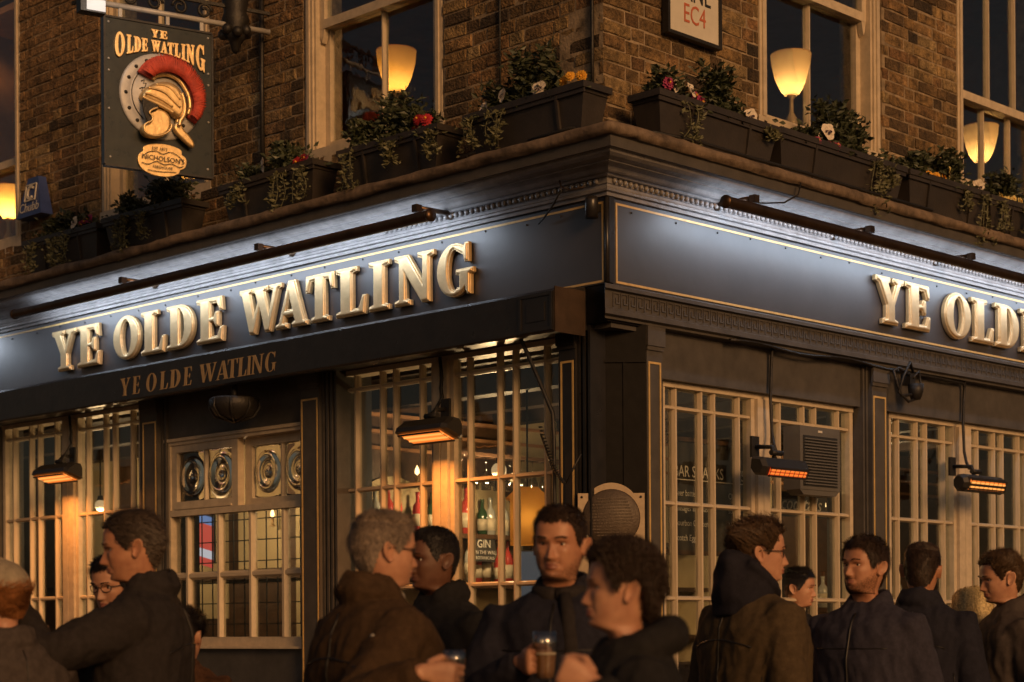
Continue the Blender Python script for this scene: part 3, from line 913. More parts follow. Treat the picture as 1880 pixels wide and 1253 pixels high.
# ---- fascia signs
def fascia(fr, s0, s1, label, letters, line):
    th = thing('fascia_sign', label, 'fascia sign', (0, 0, 0), ROT[fr], 'fascia signs over the shopfronts')
    b = MB()
    b.box(s0, s1, 0.0, 0.04, 3.187, 3.631)
    part('board', b, M['navy'], th)
    a, c = line
    b = MB(); w = 0.0115
    b.box(a, c, -0.003, 0.0, 3.612 - w, 3.612); b.box(a, c, -0.003, 0.0, 3.193, 3.193 + w)
    b.box(a, a + w, -0.003, 0.0, 3.193 + w, 3.612 - w); b.box(c - w, c, -0.003, 0.0, 3.193 + w, 3.612 - w)
    part('gold_line', b, M['pin'], th)
    b = MB()
    for k in range(int((s1 - s0) / 0.33)):
        x = s0 + 0.2 + k * 0.33 + rnd.uniform(-.05, .05)
        b.sphere((x, -0.002, 3.585 + rnd.uniform(-.012, .008)), 0.006, 6, 4)
    part('screw_head', b, M['iron'], th)
    for ch, x0, x1 in letters:
        w_ = (x1 - x0) - 0.012; h = 0.276
        back = glyph_mesh(ch, w_, h, 0.010, 0.004, 0.003, res=1)
        back.transform(Matrix.Translation((0, -0.010, 0)))
        frn = glyph_mesh(ch, w_, h, 0.002, 0.009, -0.010, res=1)
        frn.transform(Matrix.Translation((0, -0.023, 0)))
        me = join_meshes([back, frn], [M['letter']], 'letter')
        for p_ in me.polygons: p_.use_smooth = False
        obj('letter', me, th, (x0 + 0.006, -0.010, 3.266))
    return th
WORD = [('Y', -5.287, -4.977), ('E', -4.959, -4.675), ('O', -4.507, -4.186), ('L', -4.173, -3.895), ('D', -3.876, -3.57), ('E', -3.54, -3.252), ('W', -3.08, -2.66), ('A', -2.715, -2.406), ('T', -2.421, -2.150), ('L', -2.134, -1.861), ('I', -1.837, -1.659), ('N', -1.612, -1.28), ('G', -1.253, -0.962)]
fascia('L', -8.4, 0.0, 'navy fascia board with full gilt pub name above the awning box', WORD, (-7.9, -0.022))
fascia('R', 0.041, 8.4, 'navy fascia board over Greek key moulding with gilt name cut by frame', [(c, a + 7.715, b_ + 7.715) for c, a, b_ in WORD], (0.068, 8.2))
b = MB()
b.tube([(0.004, -0.004, 3.19), (0.004, -0.004, 3.63)], 0.012, 8); b.box(0.0, 0.016, 0.001, 0.04, 3.187, 3.631)
part('corner_bead', b, M['black'], pub)
# ================================================================== FIXTURES
def light(name, kind, parent, loc, rot, energy, col, size=0.1, size_y=None, shape='RECTANGLE'):
    d = bpy.data.lights.new(name, kind)
    d.energy = energy; d.color = col
    if kind == 'AREA':
        d.shape = shape; d.size = size
        if size_y: d.size_y = size_y
    elif kind == 'POINT': d.shadow_soft_size = size
    o = bpy.data.objects.new(name, d); COL.objects.link(o)
    o.parent = parent; o.location = loc; o.rotation_euler = rot
    return o

# ---- trough lamps over the fascias
TUBE_P = 17.0
def fascia_lamp(fr, s0, s1, arms, label, zc=3.655):
    th = thing('fascia_lamp', label, 'trough light', W(fr, s0, 0.30, zc), ROT[fr], 'trough lights over the fascias')
    Ln = s1 - s0
    b = MB(); b.smooth = True
    # open shell: three quarters of a tube, the slot towards the board
    n = 14; r0, r1 = 0.031, 0.028
    angs = [R(40 + 255 * i / n) for i in range(n + 1)]   # 90 deg = up, 0 = towards wall
    rows = []
    for x in (0.0, Ln):
        rows.append((b.verts([(x, math.cos(a) * r0, math.sin(a) * r0) for a in angs]), b.verts([(x, math.cos(a) * r1, math.sin(a) * r1) for a in angs])))
    for i in range(n):
        b.face([rows[0][0] + i, rows[1][0] + i, rows[1][0] + i + 1, rows[0][0] + i + 1])
        b.face([rows[0][1] + i, rows[1][1] + i, rows[1][1] + i + 1, rows[0][1] + i + 1])
    b.smooth = False
    for e in (0, n):
        b.face([rows[0][0] + e, rows[1][0] + e, rows[1][1] + e, rows[0][1] + e])
    part('housing', b, M['tube'], th)
    for x in (-0.006, Ln):
        q = MB(); q.lathe([(0.0, 0), (0.035, 0.0), (0.035, 0.022), (0.0, 0.024)], 16, (x - 0.01, 0, 0), 'x')
        part('end_cap', q, M['tube'], th)
    q = MB(); q.box(0.02, Ln - 0.02, 0.006, 0.012, -0.012, 0.012)
    part('led_strip', q, M['led'], th)
    for a in arms:
        q = MB()
        x = a - s0
        q.tube([(x, 0.0, 0.060), (x, 0.262, 0.066)], 0.014, 8)
        q.lathe([(0.0, 0.0), (0.035, 0.0), (0.035, 0.012), (0.0, 0.014)], 12, (x, 0.25, 0.066), 'y')
        q.box(x - 0.02, x + 0.02, -0.02, 0.02, 0.034, 0.074)
        part('arm', q, M['tube'], th)
    light('led_light', 'AREA', th, (Ln / 2, 0.034, -0.006), (R(80), 0, 0), TUBE_P, (0.74, 0.85, 1.0), Ln - 0.06, 0.04)
    return th
fascia_lamp('L', -5.34, -1.02, [-1.127, -2.536, -3.99], 'long bronze trough light on three arms above the left fascia')
fascia_lamp('R', 0.62, 5.2, [0.861, 1.966, 3.088, 4.4], 'long bronze trough light on arms above the right fascia')
fascia_lamp('L', -8.35, -6.50, [-6.7, -8.1], 'short bronze trough light beyond the far left end of the fascia')
# conduit along the fascias
def cable(label, pts, r, m='iron', cat='cable', name='cable', group=None):
    b = MB(); b.tube(pts, r, 6)
    o = part(name, b, M[m])
    return tag(o, label, cat, group)
cable('thin black conduit running along the top of the left fascia', [W('L', s, 0.012, 3.642 + 0.006 * math.sin(s * 3)) for s in [-7.9 + 0.3 * i for i in range(27)]], 0.008)
cable('thin black conduit running along the top of the right fascia', [W('R', s, 0.012, 3.642 + 0.005 * math.sin(s * 3)) for s in [0.06 + 0.3 * i for i in range(27)]], 0.008)
cable('looped wire hanging from the ledge beside the right trough light', [W('R', 1.30, 0.29, 3.87), W('R', 1.27, 0.295, 3.80), W('R', 1.16, 0.28, 3.74), W('R', 0.98, 0.24, 3.715), W('R', 0.86, 0.20, 3.72)], 0.005)
cable('pale looped wire drooping under the cornice left of the corner', [W('L', -0.24, 0.10, 3.74), W('L', -0.22, 0.11, 3.70), W('L', -0.16, 0.11, 3.675), W('L', -0.06, 0.11, 3.675)], 0.005, 'rust')
cable('loose black cable end poking out below the left egg moulding', [W('L', -0.27, 0.06, 3.70), W('L', -0.33, 0.05, 3.64), W('L', -0.40, 0.045, 3.585), W('L', -0.46, 0.03, 3.56)], 0.005)
b = MB(); b.lathe([(0, 0), (0.034, 0.0), (0.036, 0.09), (0.03, 0.11), (0, 0.112)], 14, (-0.065, -0.045, 3.525)); b.box(-0.085, -0.045, -0.045, 0.0, 3.56, 3.60)
tag(part('speaker_pod', b, M['black']), 'small dark cylinder fixed at the right end of the left fascia', 'light fitting')

# ---- infrared heaters
def heater(fr, s, off, z, w, kind, P, label, hs=0.78):
    th = thing('infrared_heater', label, 'patio heater', W(fr, s, off, z), ROT[fr], 'infrared heaters over the windows')
    b = MB()
    if kind == 'box':      # seen from below: wedge casing, element opening facing down and out
        pr = [(0.07, 0.075), (-0.02, 0.085), (-0.10, 0.03), (-0.115, -0.005), (0.065, -0.072), (0.09, -0.06), (0.09, 0.04)]
        el_a, el_b = (-0.098, -0.014), (0.050, -0.069)
    elif kind == 'slope':
        pr = [(0.05, 0.075), (-0.055, 0.055), (-0.085, -0.010), (-0.055, -0.072), (0.03, -0.062), (0.06, -0.02)]
        el_a, el_b = (-0.083, -0.014), (-0.058, -0.068)
    else:
        pr = [(0.02, 0.07), (-0.035, 0.072), (-0.075, 0.045), (-0.088, 0.0), (-0.070, -0.05), (-0.03, -0.072), (0.02, -0.065), (0.045, -0.03), (0.045, 0.035)]
        el_a, el_b = (-0.0885, 0.028), (-0.060, -0.056)
    pr = [(y * hs, zz * hs) for y, zz in pr]; el_a = (el_a[0] * hs, el_a[1] * hs); el_b = (el_b[0] * hs, el_b[1] * hs)
    n = len(pr)
    hw = w / 2
    k0 = b.verts([(-hw, y * 0.72, zz * 0.72) for y, zz in pr]); k1 = b.verts([(-hw + 0.03, y, zz) for y, zz in pr])
    k2 = b.verts([(hw - 0.03, y, zz) for y, zz in pr]); k3 = b.verts([(hw, y * 0.72, zz * 0.72) for y, zz in pr])
    for A, B in ((k0, k1), (k1, k2), (k2, k3)):
        for i in range(n):
            j = (i + 1) % n
            b.face([A + i, B + i, B + j, A + j])
    b.face([k0 + i for i in range(n)]); b.face([k3 + i for i in reversed(range(n))])
    part('casing', b, M['heaterbody'], th)
    q = MB()
    (ya, za), (yb, zb) = el_a, el_b
    nx, nz = (zb - za), -(yb - ya)
    L_ = math.hypot(nx, nz); nx, nz = nx / L_, nz / L_
    if nz > 0 and kind == 'box': nx, nz = -nx, -nz
    if nx > 0 and kind != 'box': nx, nz = -nx, -nz
    e = 0.004
    ew = hw - 0.045
    k = q.verts([(-ew, ya + nx * e, za + nz * e), (ew, ya + nx * e, za + nz * e), (ew, yb + nx * e, zb + nz * e), (-ew, yb + nx * e, zb + nz * e)])
    q.face([k, k + 1, k + 2, k + 3])
    part('reflector', q, M['heat'] if kind == 'box' else (M['heatdim'] if kind == 'slope' else M['heat']), th)
    q = MB()
    for t in ((0.32, 0.68) if kind == 'box' else (0.3, 0.7)):
        yy, zz = ya + (yb - ya) * t + nx * 0.008, za + (zb - za) * t + nz * 0.008
        q.tube([(-ew + 0.01, yy, zz), (ew - 0.01, yy, zz)], 0.006, 6)
    part('heating_element', q, M['heat2'] if kind != 'slope' else M['heat'], th)
    q = MB()
    for i in range(9 if kind != 'box' else 2):
        x = -ew + 2 * ew * (i + (0 if kind != 'box' else 0)) / (8 if kind != 'box' else 1)
        q.bar((x, ya + nx * 0.016, za + nz * 0.016), (x, yb + nx * 0.016, zb + nz * 0.016), 0.0022)
    for (yy, zz) in (el_a, el_b):
        q.bar((-ew, yy + nx * 0.012, zz + nz * 0.012), (ew, yy + nx * 0.012, zz + nz * 0.012), 0.010)
    part('guard', q, M['iron'], th)
    q = MB()
    q.tube([(0.0, 0.03, 0.05), (0.0, 0.05, 0.12), (0.0, off - 0.02 + 0.03, 0.13)], 0.013, 8)
    q.box(-0.035, 0.035, off - 0.005 + 0.02, off + 0.03, 0.07, 0.19)
    q.tube([(-0.05, 0.02, 0.085), (0.05, 0.02, 0.085)], 0.016, 8)
    part('bracket', q, M['iron'], th)
    d = Vector((0, nx, nz))
    rot = d.to_track_quat('-Z', 'Y').to_euler()
    light('heater_light', 'AREA', th, (0, (ya + yb) / 2 + nx * 0.03, (za + zb) / 2 + nz * 0.03), rot, P, (1.0, 0.33, 0.06), ew * 1.9, 0.08)
    return th
heater('L', -1.245, 0.11, 2.512, 0.43, 'box', 13.0, 'brightly glowing heater on the mullion of the window nearest the corner')
heater('L', -5.115, 0.10, 2.525, 0.47, 'box', 12.0, 'glowing heater on the mullion of the far left window')
heater('R', 1.275, 0.15, 2.292, 0.44, 'slope', 4.0, 'angular black heater glowing deep red on the cream mullion right of the corner')
heater('R', 3.38, 0.17, 2.305, 0.52, 'round', 5.0, 'rounded black heater with bright grille at the far right window')
# cables feeding the heaters
def wire_down(fr, s, z0, z1, label, off=0.02):
    pts = [W(fr, s, off + 0.012, z0), W(fr, s + 0.004, off, z0 - 0.12), W(fr, s - 0.006, off, (z0 + z1) / 2), W(fr, s + 0.006, off, z1 + 0.12), W(fr, s - 0.02, off + 0.03, z1 + 0.05), W(fr, s - 0.05, off + 0.07, z1)]
    cable(label, pts, 0.010)
wire_down('L', -1.32, 2.95, 2.60, 'short black cable dropping to the heater nearest the corner', -0.06)
wire_down('L', -5.20, 2.95, 2.63, 'short black cable dropping to the far left heater', -0.06)
wire_down('R', 1.43, 3.02, 2.40, 'black cable dropping past the cream mullion to the red heater', -0.02)
wire_down('R', 3.52, 3.0, 2.42, 'black cable dropping to the rounded heater at right', -0.02)
cable('black cable draped under the Greek key moulding', [W('R', 1.0 + 0.13 * i, 0.02, 2.995 + 0.012 * math.sin(i * 0.9)) for i in range(14)], 0.009)
cable('black cable looping along the frieze to the right of the floodlight', [W('R', 2.86, 0.02, 2.93), W('R', 2.9, 0.01, 2.985), W('R', 3.05, 0.0, 2.99), W('R', 3.3, 0.0, 2.985), W('R', 3.5, -0.01, 2.985), W('R', 3.53, -0.02, 2.95)], 0.008)
# black awning crank rod hanging down the corner window
cable('black crank rod hanging slantwise in front of the corner window', [W('L', -0.50, 0.16, 3.10), W('L', -0.47, 0.16, 2.93), W('L', -0.36, 0.15, 2.72), W('L', -0.262, 0.14, 2.52), W('L', -0.255, 0.14, 2.40), W('L', -0.262, 0.13, 2.0), W('L', -0.262, 0.12, 1.5)], 0.011, 'iron', 'rod', 'crank_rod')
b = MB()
for i in range(22):
    t = i / 21
    s_ = -0.34 + 0.16 * t; z = 2.42 - 0.30 * t + 0.14 * (t - 0.5) ** 2
    b.lathe([(0.009, -0.004), (0.014, 0), (0.009, 0.004)], 6, W('L', s_, 0.15, z))
b.tube([W('L', -0.34, 0.15, 2.42), W('L', -0.26, 0.15, 2.235), W('L', -0.18, 0.13, 2.155), W('L', -0.10, 0.10, 2.30)], 0.006, 5)
tag(part('chain', b, M['iron']), 'thin black chain looped beside the crank rod', 'chain')
# floodlight with trailing cables under the moulding
th = thing('floodlight', 'small black floodlight tangled in cables under the right moulding', 'floodlight', W('R', 2.76, 0.05, 2.86), PI / 2)
b = MB(); b.lathe([(0, 0), (0.03, 0.005), (0.045, 0.05), (0.05, 0.10), (0.0, 0.105)], 12, (0, -0.05, -0.06)); b.box(-0.03, 0.03, -0.03, 0.04, 0.04, 0.11)
part('head', b, M['iron'], th)
b = MB()
b.tube([(-0.02, -0.02, 0.10), (-0.14, -0.02, 0.13), (-0.2, -0.02, 0.11), (-0.17, -0.03, 0.02), (-0.13, -0.03, -0.04), (-0.05, -0.05, -0.03)], 0.010, 6)
b.tube([(0.02, -0.02, 0.12), (-0.06, -0.05, 0.17), (-0.12, -0.04, 0.08), (-0.16, -0.03, -0.02), (-0.08, -0.05, -0.075), (0, -0.05, -0.05)], 0.009, 6)
b.tube([(0.0, -0.03, 0.08), (0.07, -0.03, 0.13), (0.09, -0.03, 0.05), (0.03, -0.05, -0.02)], 0.007, 6)
part('flex', b, M['iron'], th)
# half-round lantern cage under the awning box
th = thing('bracket_lamp', 'dark half-round bracket lamp under the awning box above the bullseye glass', 'lamp', W('L', -2.96, 0.17, 2.79), 0)
b = MB()
b.lathe([(0.14, 0.06), (0.155, 0.05), (0.15, 0.0), (0.12, -0.05), (0.05, -0.075), (0.0, -0.08)], 18)
part('bowl', b, M['iron'], th)
b = MB()
for k in range(8):
    a = 2 * PI * k / 8
    b.tube([(0.15 * math.cos(a), 0.15 * math.sin(a), 0.05), (0.158 * math.cos(a), 0.158 * math.sin(a), 0.0), (0.12 * math.cos(a), 0.12 * math.sin(a), -0.058), (0, 0, -0.09)], 0.008, 5)
b.tube([(0, 0, 0.05), (0, 0, 0.14)], 0.02, 8)
part('cage', b, M['iron'], th)

# ---- hanging sign
def poly_solid(pts, extrude, bevel, offset=0.0, res=2):
    cu = bpy.data.curves.new('c', 'CURVE'); cu.dimensions = '2D'; cu.fill_mode = 'BOTH'
    sp = cu.splines.new('POLY'); sp.points.add(len(pts) - 1)
    for i, (x, y) in enumerate(pts): sp.points[i].co = (x, y, 0, 1)
    sp.use_cyclic_u = True
    cu.extrude = extrude; cu.bevel_depth = bevel; cu.bevel_resolution = res; cu.offset = offset
    o = bpy.data.objects.new('t', cu); COL.objects.link(o)
    me = bpy.data.meshes.new_from_object(o.evaluated_get(bpy.context.evaluated_depsgraph_get()))
    bpy.data.objects.remove(o); bpy.data.curves.remove(cu)
    me.transform(Matrix.Rotation(PI / 2, 4, 'X'))
    for p in me.polygons: p.use_smooth = True
    return me
def smooth_poly(pts, n=4, closed=True):
    # Catmull-Rom through the points
    out = []; N = len(pts)
    for i in range(N if closed else N - 1):
        p0, p1, p2, p3 = (pts[(i - 1) % N], pts[i], pts[(i + 1) % N], pts[(i + 2) % N]) if closed else (pts[max(i - 1, 0)], pts[i], pts[i + 1], pts[min(i + 2, N - 1)])
        for k in range(n):
            t = k / n
            out.append(tuple(0.5 * ((2 * p1[c]) + (-p0[c] + p2[c]) * t + (2 * p0[c] - 5 * p1[c] + 4 * p2[c] - p3[c]) * t * t + (-p0[c] + 3 * p1[c] - 3 * p2[c] + p3[c]) * t ** 3) for c in range(len(p1))))
    if not closed: out.append(tuple(pts[-1]))
    return out
SW, SH = 0.675, 0.88
sign_rot = math.atan2(0.65, 0.165)
hs = thing('hanging_sign', 'hanging pub sign with golden plumed helmet on a round shield', 'pub sign', (-3.131, -0.982, 4.202), sign_rot)
b = MB(); b.box(0, SW, 0.0, 0.035, 0, SH)
part('board', b, M['signblack'], hs)
b = MB()
b.box(-0.006, SW + 0.006, -0.008, 0.04, SH, SH + 0.012); b.box(-0.006, SW + 0.006, -0.008, 0.04, -0.012, 0)
b.box(-0.012, 0.0, -0.008, 0.04, 0, SH); b.box(SW, SW + 0.012, -0.008, 0.04, 0, SH)
part('edge_frame', b, M['black'], hs)
def SP(px, py):
    # photo measurements of the sign brought to metres on its board
    x = (px - 60 - (py - 95) * 0.028) / 684 * SW
    z = SH - (py - 95 - (px - 45) * 0.195) / 962 * SH
    return (x, z)
cx, cz = SP(424, 645)
b = MB()
b.lathe([(0.262, 0.0), (0.262, -0.006), (0.252, -0.012), (0.20, -0.014), (0.192, -0.012), (0.186, -0.016), (0.10, -0.024), (0.0, -0.028)], 48, (cx, -0.001, cz), 'y')
sh = part('shield', b, M['shield'], hs)
for (px, py) in ((260, 435), (215, 505), (198, 602), (222, 708), (275, 793), (573, 845), (325, 400)):
    q = MB(); x, z = SP(px, py); q.lathe([(0.0, -0.026), (0.009, -0.022), (0.012, -0.014), (0.012, -0.010)], 10, (x, 0, z), 'y')
    part('rivet', q, M['iron'], sh)
b = MB()
ring = [(cx + 0.187 * math.cos(R(a)), -0.019, cz + 0.187 * math.sin(R(a))) for a in range(120, 240, 8)]
b.tube(ring, 0.003, 5)
for base in ((300, 560), (290, 610), (545, 655), (555, 740)):
    x, z = SP(*base)
    b.tube([(x - 0.01, -0.026, z + 0.02), (x + 0.01, -0.027, z + 0.03), (x + 0.005, -0.027, z + 0.008), (x + 0.022, -0.027, z + 0.012), (x + 0.012, -0.027, z - 0.018), (x - 0.006, -0.026, z - 0.022)], 0.003, 5)
part('engraving', b, M['iron'], sh)
hel = obj('helmet', poly_solid([SP(*p) for p in smooth_poly([(283, 655), (296, 618), (330, 590), (390, 570), (450, 572), (500, 598), (535, 650), (552, 720), (548, 780), (520, 800), (480, 770), (400, 715), (330, 680)], 4)], 0.012, 0.030, -0.022, 4), hs, (0, -0.050, 0))
hel.data.materials.clear(); hel.data.materials.append(M['gold'])
def gold_tube(name, pts, r, par, y, mm='gold', n=8):
    q = MB(); q.tube([(SP(*p)[0], y, SP(*p)[1]) for p in smooth_poly(pts, 4, False)], r, n)
    return part(name, q, M[mm], par)
gold_tube('brow_band', [(278, 655), (320, 680), (390, 715), (440, 745), (480, 772)], 0.012, hel, -0.035)
gold_tube('brow_band', [(290, 634), (335, 650), (410, 690), (470, 735)], 0.008, hel, -0.045)
gold_tube('band', [(310, 600), (360, 612), (420, 640), (470, 690), (520, 742)], 0.007, hel, -0.046)
gold_tube('band', [(360, 580), (420, 590), (470, 625), (520, 690)], 0.006, hel, -0.042)
gold_tube('rear_edge', [(530, 640), (552, 720), (548, 790), (525, 830), (520, 860)], 0.012, hel, -0.035)
def gold_solid(name, pts, ex, bev, off, y, par=None, mm='gold'):
    o = obj(name, poly_solid([SP(*p) for p in smooth_poly(pts, 4)], ex, bev, off, 3), par or hs, (0, y, 0))
    o.data.materials.clear(); o.data.materials.append(M[mm]); return o
ck = gold_solid('cheek_guard', [(372, 738), (345, 745), (320, 765), (340, 795), (335, 822), (300, 838), (288, 868), (305, 902), (360, 922), (420, 914), (455, 888), (466, 850), (462, 800), (440, 765), (405, 745)], 0.008, 0.018, -0.012, -0.050)
gold_tube('rim', [(372, 738), (345, 745), (320, 765), (340, 795), (335, 822), (300, 838), (288, 868), (305, 902), (360, 922), (420, 914), (455, 888), (466, 850)], 0.006, ck, -0.050)
gold_solid('neck_guard', [(515, 830), (498, 865), (520, 905), (560, 950), (610, 995), (628, 1000), (624, 968), (590, 918), (560, 885), (545, 850), (535, 828)], 0.006, 0.014, -0.010, -0.045)
gold_solid('ear_boss', [(455, 745), (475, 728), (510, 735), (520, 755), (500, 768), (465, 765)], 0.008, 0.012, -0.006, -0.055)
gold_tube('hinge', [(525, 800), (520, 830), (528, 862)], 0.013, hs, -0.045)
gold_solid('face_opening', [(292, 668), (370, 715), (372, 742), (340, 758), (322, 768), (335, 795), (318, 820), (296, 770), (284, 715)], 0.004, 0.004, 0, -0.034, hel, 'iron')
# crest: holder and plumes
outer = smooth_poly([(266, 474), (300, 428), (350, 395), (420, 382), (500, 405), (575, 452), (630, 515), (670, 590), (688, 660), (688, 730), (672, 790), (640, 838)], 4, False)
inner = smooth_poly([(352, 528), (366, 512), (395, 503), (440, 500), (490, 515), (535, 548), (568, 590), (592, 635), (606, 680), (610, 720), (606, 755), (592, 790)], 4, False)
cr = MB(); cr.smooth = True
base_me = poly_solid([SP(*p) for p in outer] + [SP(*p) for p in reversed(inner)], 0.008, 0.010, -0.006, 2)
crest = obj('crest', base_me, hs, (0, -0.036, 0)); crest.data.materials.clear(); crest.data.materials.append(M['plume'])
rr = random.Random(5)
for k in range(86):
    t = (k + 0.5) / 86 * (len(outer) - 1)
    i = min(int(t), len(outer) - 2); f = t - i
    po = [outer[i][c] * (1 - f) + outer[i + 1][c] * f for c in (0, 1)]
    pi_ = [inner[i][c] * (1 - f) + inner[i + 1][c] * f for c in (0, 1)]
    wob = rr.uniform(-4, 4)
    pts = []
    for q_ in (0.0, 0.35, 0.7, 1.0 + rr.uniform(-0.02, 0.05)):
        px = pi_[0] + (po[0] - pi_[0]) * q_ + wob * q_ * q_ + 5 * math.sin(q_ * 3); py = pi_[1] + (po[1] - pi_[1]) * q_ + wob * 0.5 * q_
        x, z = SP(px, py)
        pts.append((x, -0.052 - 0.008 * math.sin(q_ * PI) + rr.uniform(-.002, .002), z))
    cr.tube(pts, [0.0035, 0.0048, 0.0052, 0.0018], 5)
pl = part('plume_hairs', cr, M['plume'], crest); pl['kind'] = 'stuff'
gold_tube('crest_holder', [(358, 535), (368, 515), (400, 506), (445, 504), (490, 520), (532, 552), (562, 596), (586, 642), (598, 690), (600, 735), (588, 780)], 0.014, hs, -0.045)
for p in ((380, 512), (448, 508), (525, 560), (575, 655), (597, 740)):
    x, z = SP(*p); q = MB(); q.sphere((x, -0.060, z), 0.006, 8, 6); part('stud', q, M['gold'], hs)
for p in ((398, 660), (434, 688), (470, 690), (510, 750), (528, 815)):
    x, z = SP(*p); q = MB(); q.sphere((x, -0.062, z), 0.009, 8, 6); part('stud', q, M['gold'], hs)
# oval maker's plate
ov = [(288, 1035), (300, 1012), (318, 1000), (322, 972), (370, 958), (440, 962), (510, 982), (560, 1010), (566, 1040), (590, 1062), (598, 1092), (588, 1128), (560, 1140), (545, 1165), (490, 1178), (420, 1170), (355, 1145), (310, 1110), (290, 1070)]
pt = gold_solid('oval_plate', ov, 0.004, 0.003, 0, -0.008, hs, 'gold')
q = MB(); pts = [(SP(*p)[0], -0.016, SP(*p)[1]) for p in smooth_poly([(305, 1040), (345, 1010), (400, 1008), (440, 1030), (490, 1020), (545, 1052), (580, 1095)], 4, False)]; q.tube(pts, 0.0022, 5)
pts = [(SP(*p)[0], -0.016, SP(*p)[1]) for p in smooth_poly([(305, 1075), (350, 1090), (400, 1075), (450, 1100), (500, 1100), (550, 1125), (575, 1120)], 4, False)]; q.tube(pts, 0.0022, 5)
pts = [(SP(*p)[0], -0.016, SP(*p)[1]) for p in smooth_poly([(345, 1125), (390, 1138), (440, 1148), (490, 1152), (530, 1158)], 4, False)]; q.tube(pts, 0.002, 5)
part('scrollwork', q, M['blackink'], pt)
def sign_text(t, px, py, size, ang, par, mm='blackink', sp=1.0):
    x, z = SP(px, py)
    text_part(t, size, M[mm], par, (x, -0.0165, z), (0, ang, 0), space=sp)
sign_text("EST 1873", 420, 1003, 0.026, R(-1), pt)
sign_text("NICHOLSON'S", 445, 1078, 0.042, R(1), pt)
sign_text("FREEHOUSE", 442, 1128, 0.024, R(0), pt)
# gilt lettering, tall at the ends of its arch
for ch, u in (('Y', 0.455), ('E', 0.535)):
    me = glyph_mesh(ch, 0.045, 0.046, 0.004, 0.003, 0.0, res=1); me.materials.clear(); me.materials.append(M['gold'])
    obj('letter', me, hs, (u * SW - 0.02, -0.007, SH - 0.078))
us = [('O', .085, .10), ('L', .195, .065), ('D', .262, .07), ('E', .335, .058), ('W', .425, .092), ('A', .512, .068), ('T', .578, .062), ('L', .642, .060), ('I', .708, .042), ('N', .756, .085), ('G', .848, .095)]
for ch, u, w_ in us:
    uc = u + w_ / 2 - 0.5
    top = 0.110 - 0.12 * uc * uc
    bot = 0.186 + 0.50 * uc * uc
    me = glyph_mesh(ch, w_ * SW * 0.9, (bot - top) * SH, 0.004, 0.0028, 0.0, res=1); me.materials.clear(); me.materials.append(M['gold'])
    for v in me.vertices:      # the arch under the letters
        uu = (u * SW + v.co.x) / SW - 0.5
        f = 1 - min(max(v.co.z / ((bot - top) * SH), 0), 1)
        v.co.z -= 0.50 * SH * (uu * uu - uc * uc) * f
    obj('letter', me, hs, (u * SW, -0.007, SH - bot * SH))
for (u, v) in ((.03, .03), (.97, .03), (.03, .28), (.97, .28), (.03, .36), (.97, .36), (.03, .62), (.97, .62), (.04, .95), (.96, .95), (.5, .20)):
    q = MB(); q.sphere((u * SW, -0.001, SH - v * SH), 0.008, 8, 6); part('bolt', q, M['shield'], hs)
# bracket: pole, scrolls, wall boss
br = thing('sign_bracket', 'heavy iron pole bracket carrying the hanging sign', 'sign bracket', (-3.131, -0.982, 4.202), sign_rot)
b = MB()
b.tube([(-0.05, 0.018, SH + 0.085), (SW + 0.40, 0.018, SH + 0.085)], 0.017, 10)
for x in (0.10, 0.40, 0.62): b.bar((x, 0.018, SH + 0.01), (x, 0.018, SH + 0.08), 0.022, 0.012)
part('pole', b, M['shield'], br)
b = MB()
def scroll(x, z, r, turns=1.6, sgn=1):
    pts = []
    for i in range(22):
        a = i / 21 * turns * 2 * PI
        rr_ = r * (1 - 0.7 * i / 21)
        pts.append((x + sgn * rr_ * math.cos(a), 0.018, z + rr_ * math.sin(a)))
    b.tube(pts, 0.010, 6)
for i in range(4): scroll(0.16 + i * 0.16, SH + 0.145, 0.05, 1.4, 1 if i % 2 else -1)
b.bar((-0.03, 0.018, SH + 0.20), (SW + 0.4, 0.018, SH + 0.20), 0.02)
part('scrollwork', b, M['iron'], br)
b = MB()
b.lathe([(0.0, -0.14), (0.025, -0.12), (0.04, -0.06), (0.075, -0.03), (0.06, 0.02), (0.09, 0.07), (0.07, 0.12), (0.085, 0.20), (0.05, 0.30), (0.0, 0.31)], 12, (SW + 0.17, 0.018, SH + 0.05))
for k in range(7):
    a = 2 * PI * k / 7
    b.sphere((SW + 0.17 + 0.075 * math.cos(a), 0.018 + 0.075 * math.sin(a), SH + 0.05 - 0.02 * (k % 2)), 0.035, 7, 5)
part('wall_boss', b, M['iron'], br)
# lamp that lights the sign
fl = thing('sign_lamp', 'small box lamp with bright face at the outer edge of the hanging sign', 'sign lamp', (-2.93, -1.16, 5.0), sign_rot)
b = MB(); b.box(-0.12, 0.03, -0.05, 0.03, 0.0, 0.085); b.box(-0.10, 0.0, -0.02, 0.0, 0.085, 0.13); b.bar((-0.02, 0, 0.1), (-0.1, 0.16, 0.1), 0.02)
part('casing', b, M['iron'], fl)
q = MB(); q.box(-0.085, 0.027, -0.054, -0.0505, 0.008, 0.075)
part('diffuser', q, emat('sign_lamp_face', (0.85, 0.9, 0.95), 0.32, (0.4, 0.4, 0.4)), fl)
light('sign_light', 'SPOT', fl, (-0.04, -0.34, 0.14), (0, 0, 0), 4.2, (1.0, 0.93, 0.82), 0.1)
sl = [o for o in fl.children if o.type == 'LIGHT'][0]
sl.data.spot_size = R(105); sl.data.spot_blend = 0.7; sl.data.shadow_soft_size = 0.06
tgt = Vector((0.24, 0.22, -0.32)) - Vector(sl.location)
sl.rotation_euler = tgt.to_track_quat('-Z', 'Y').to_euler()

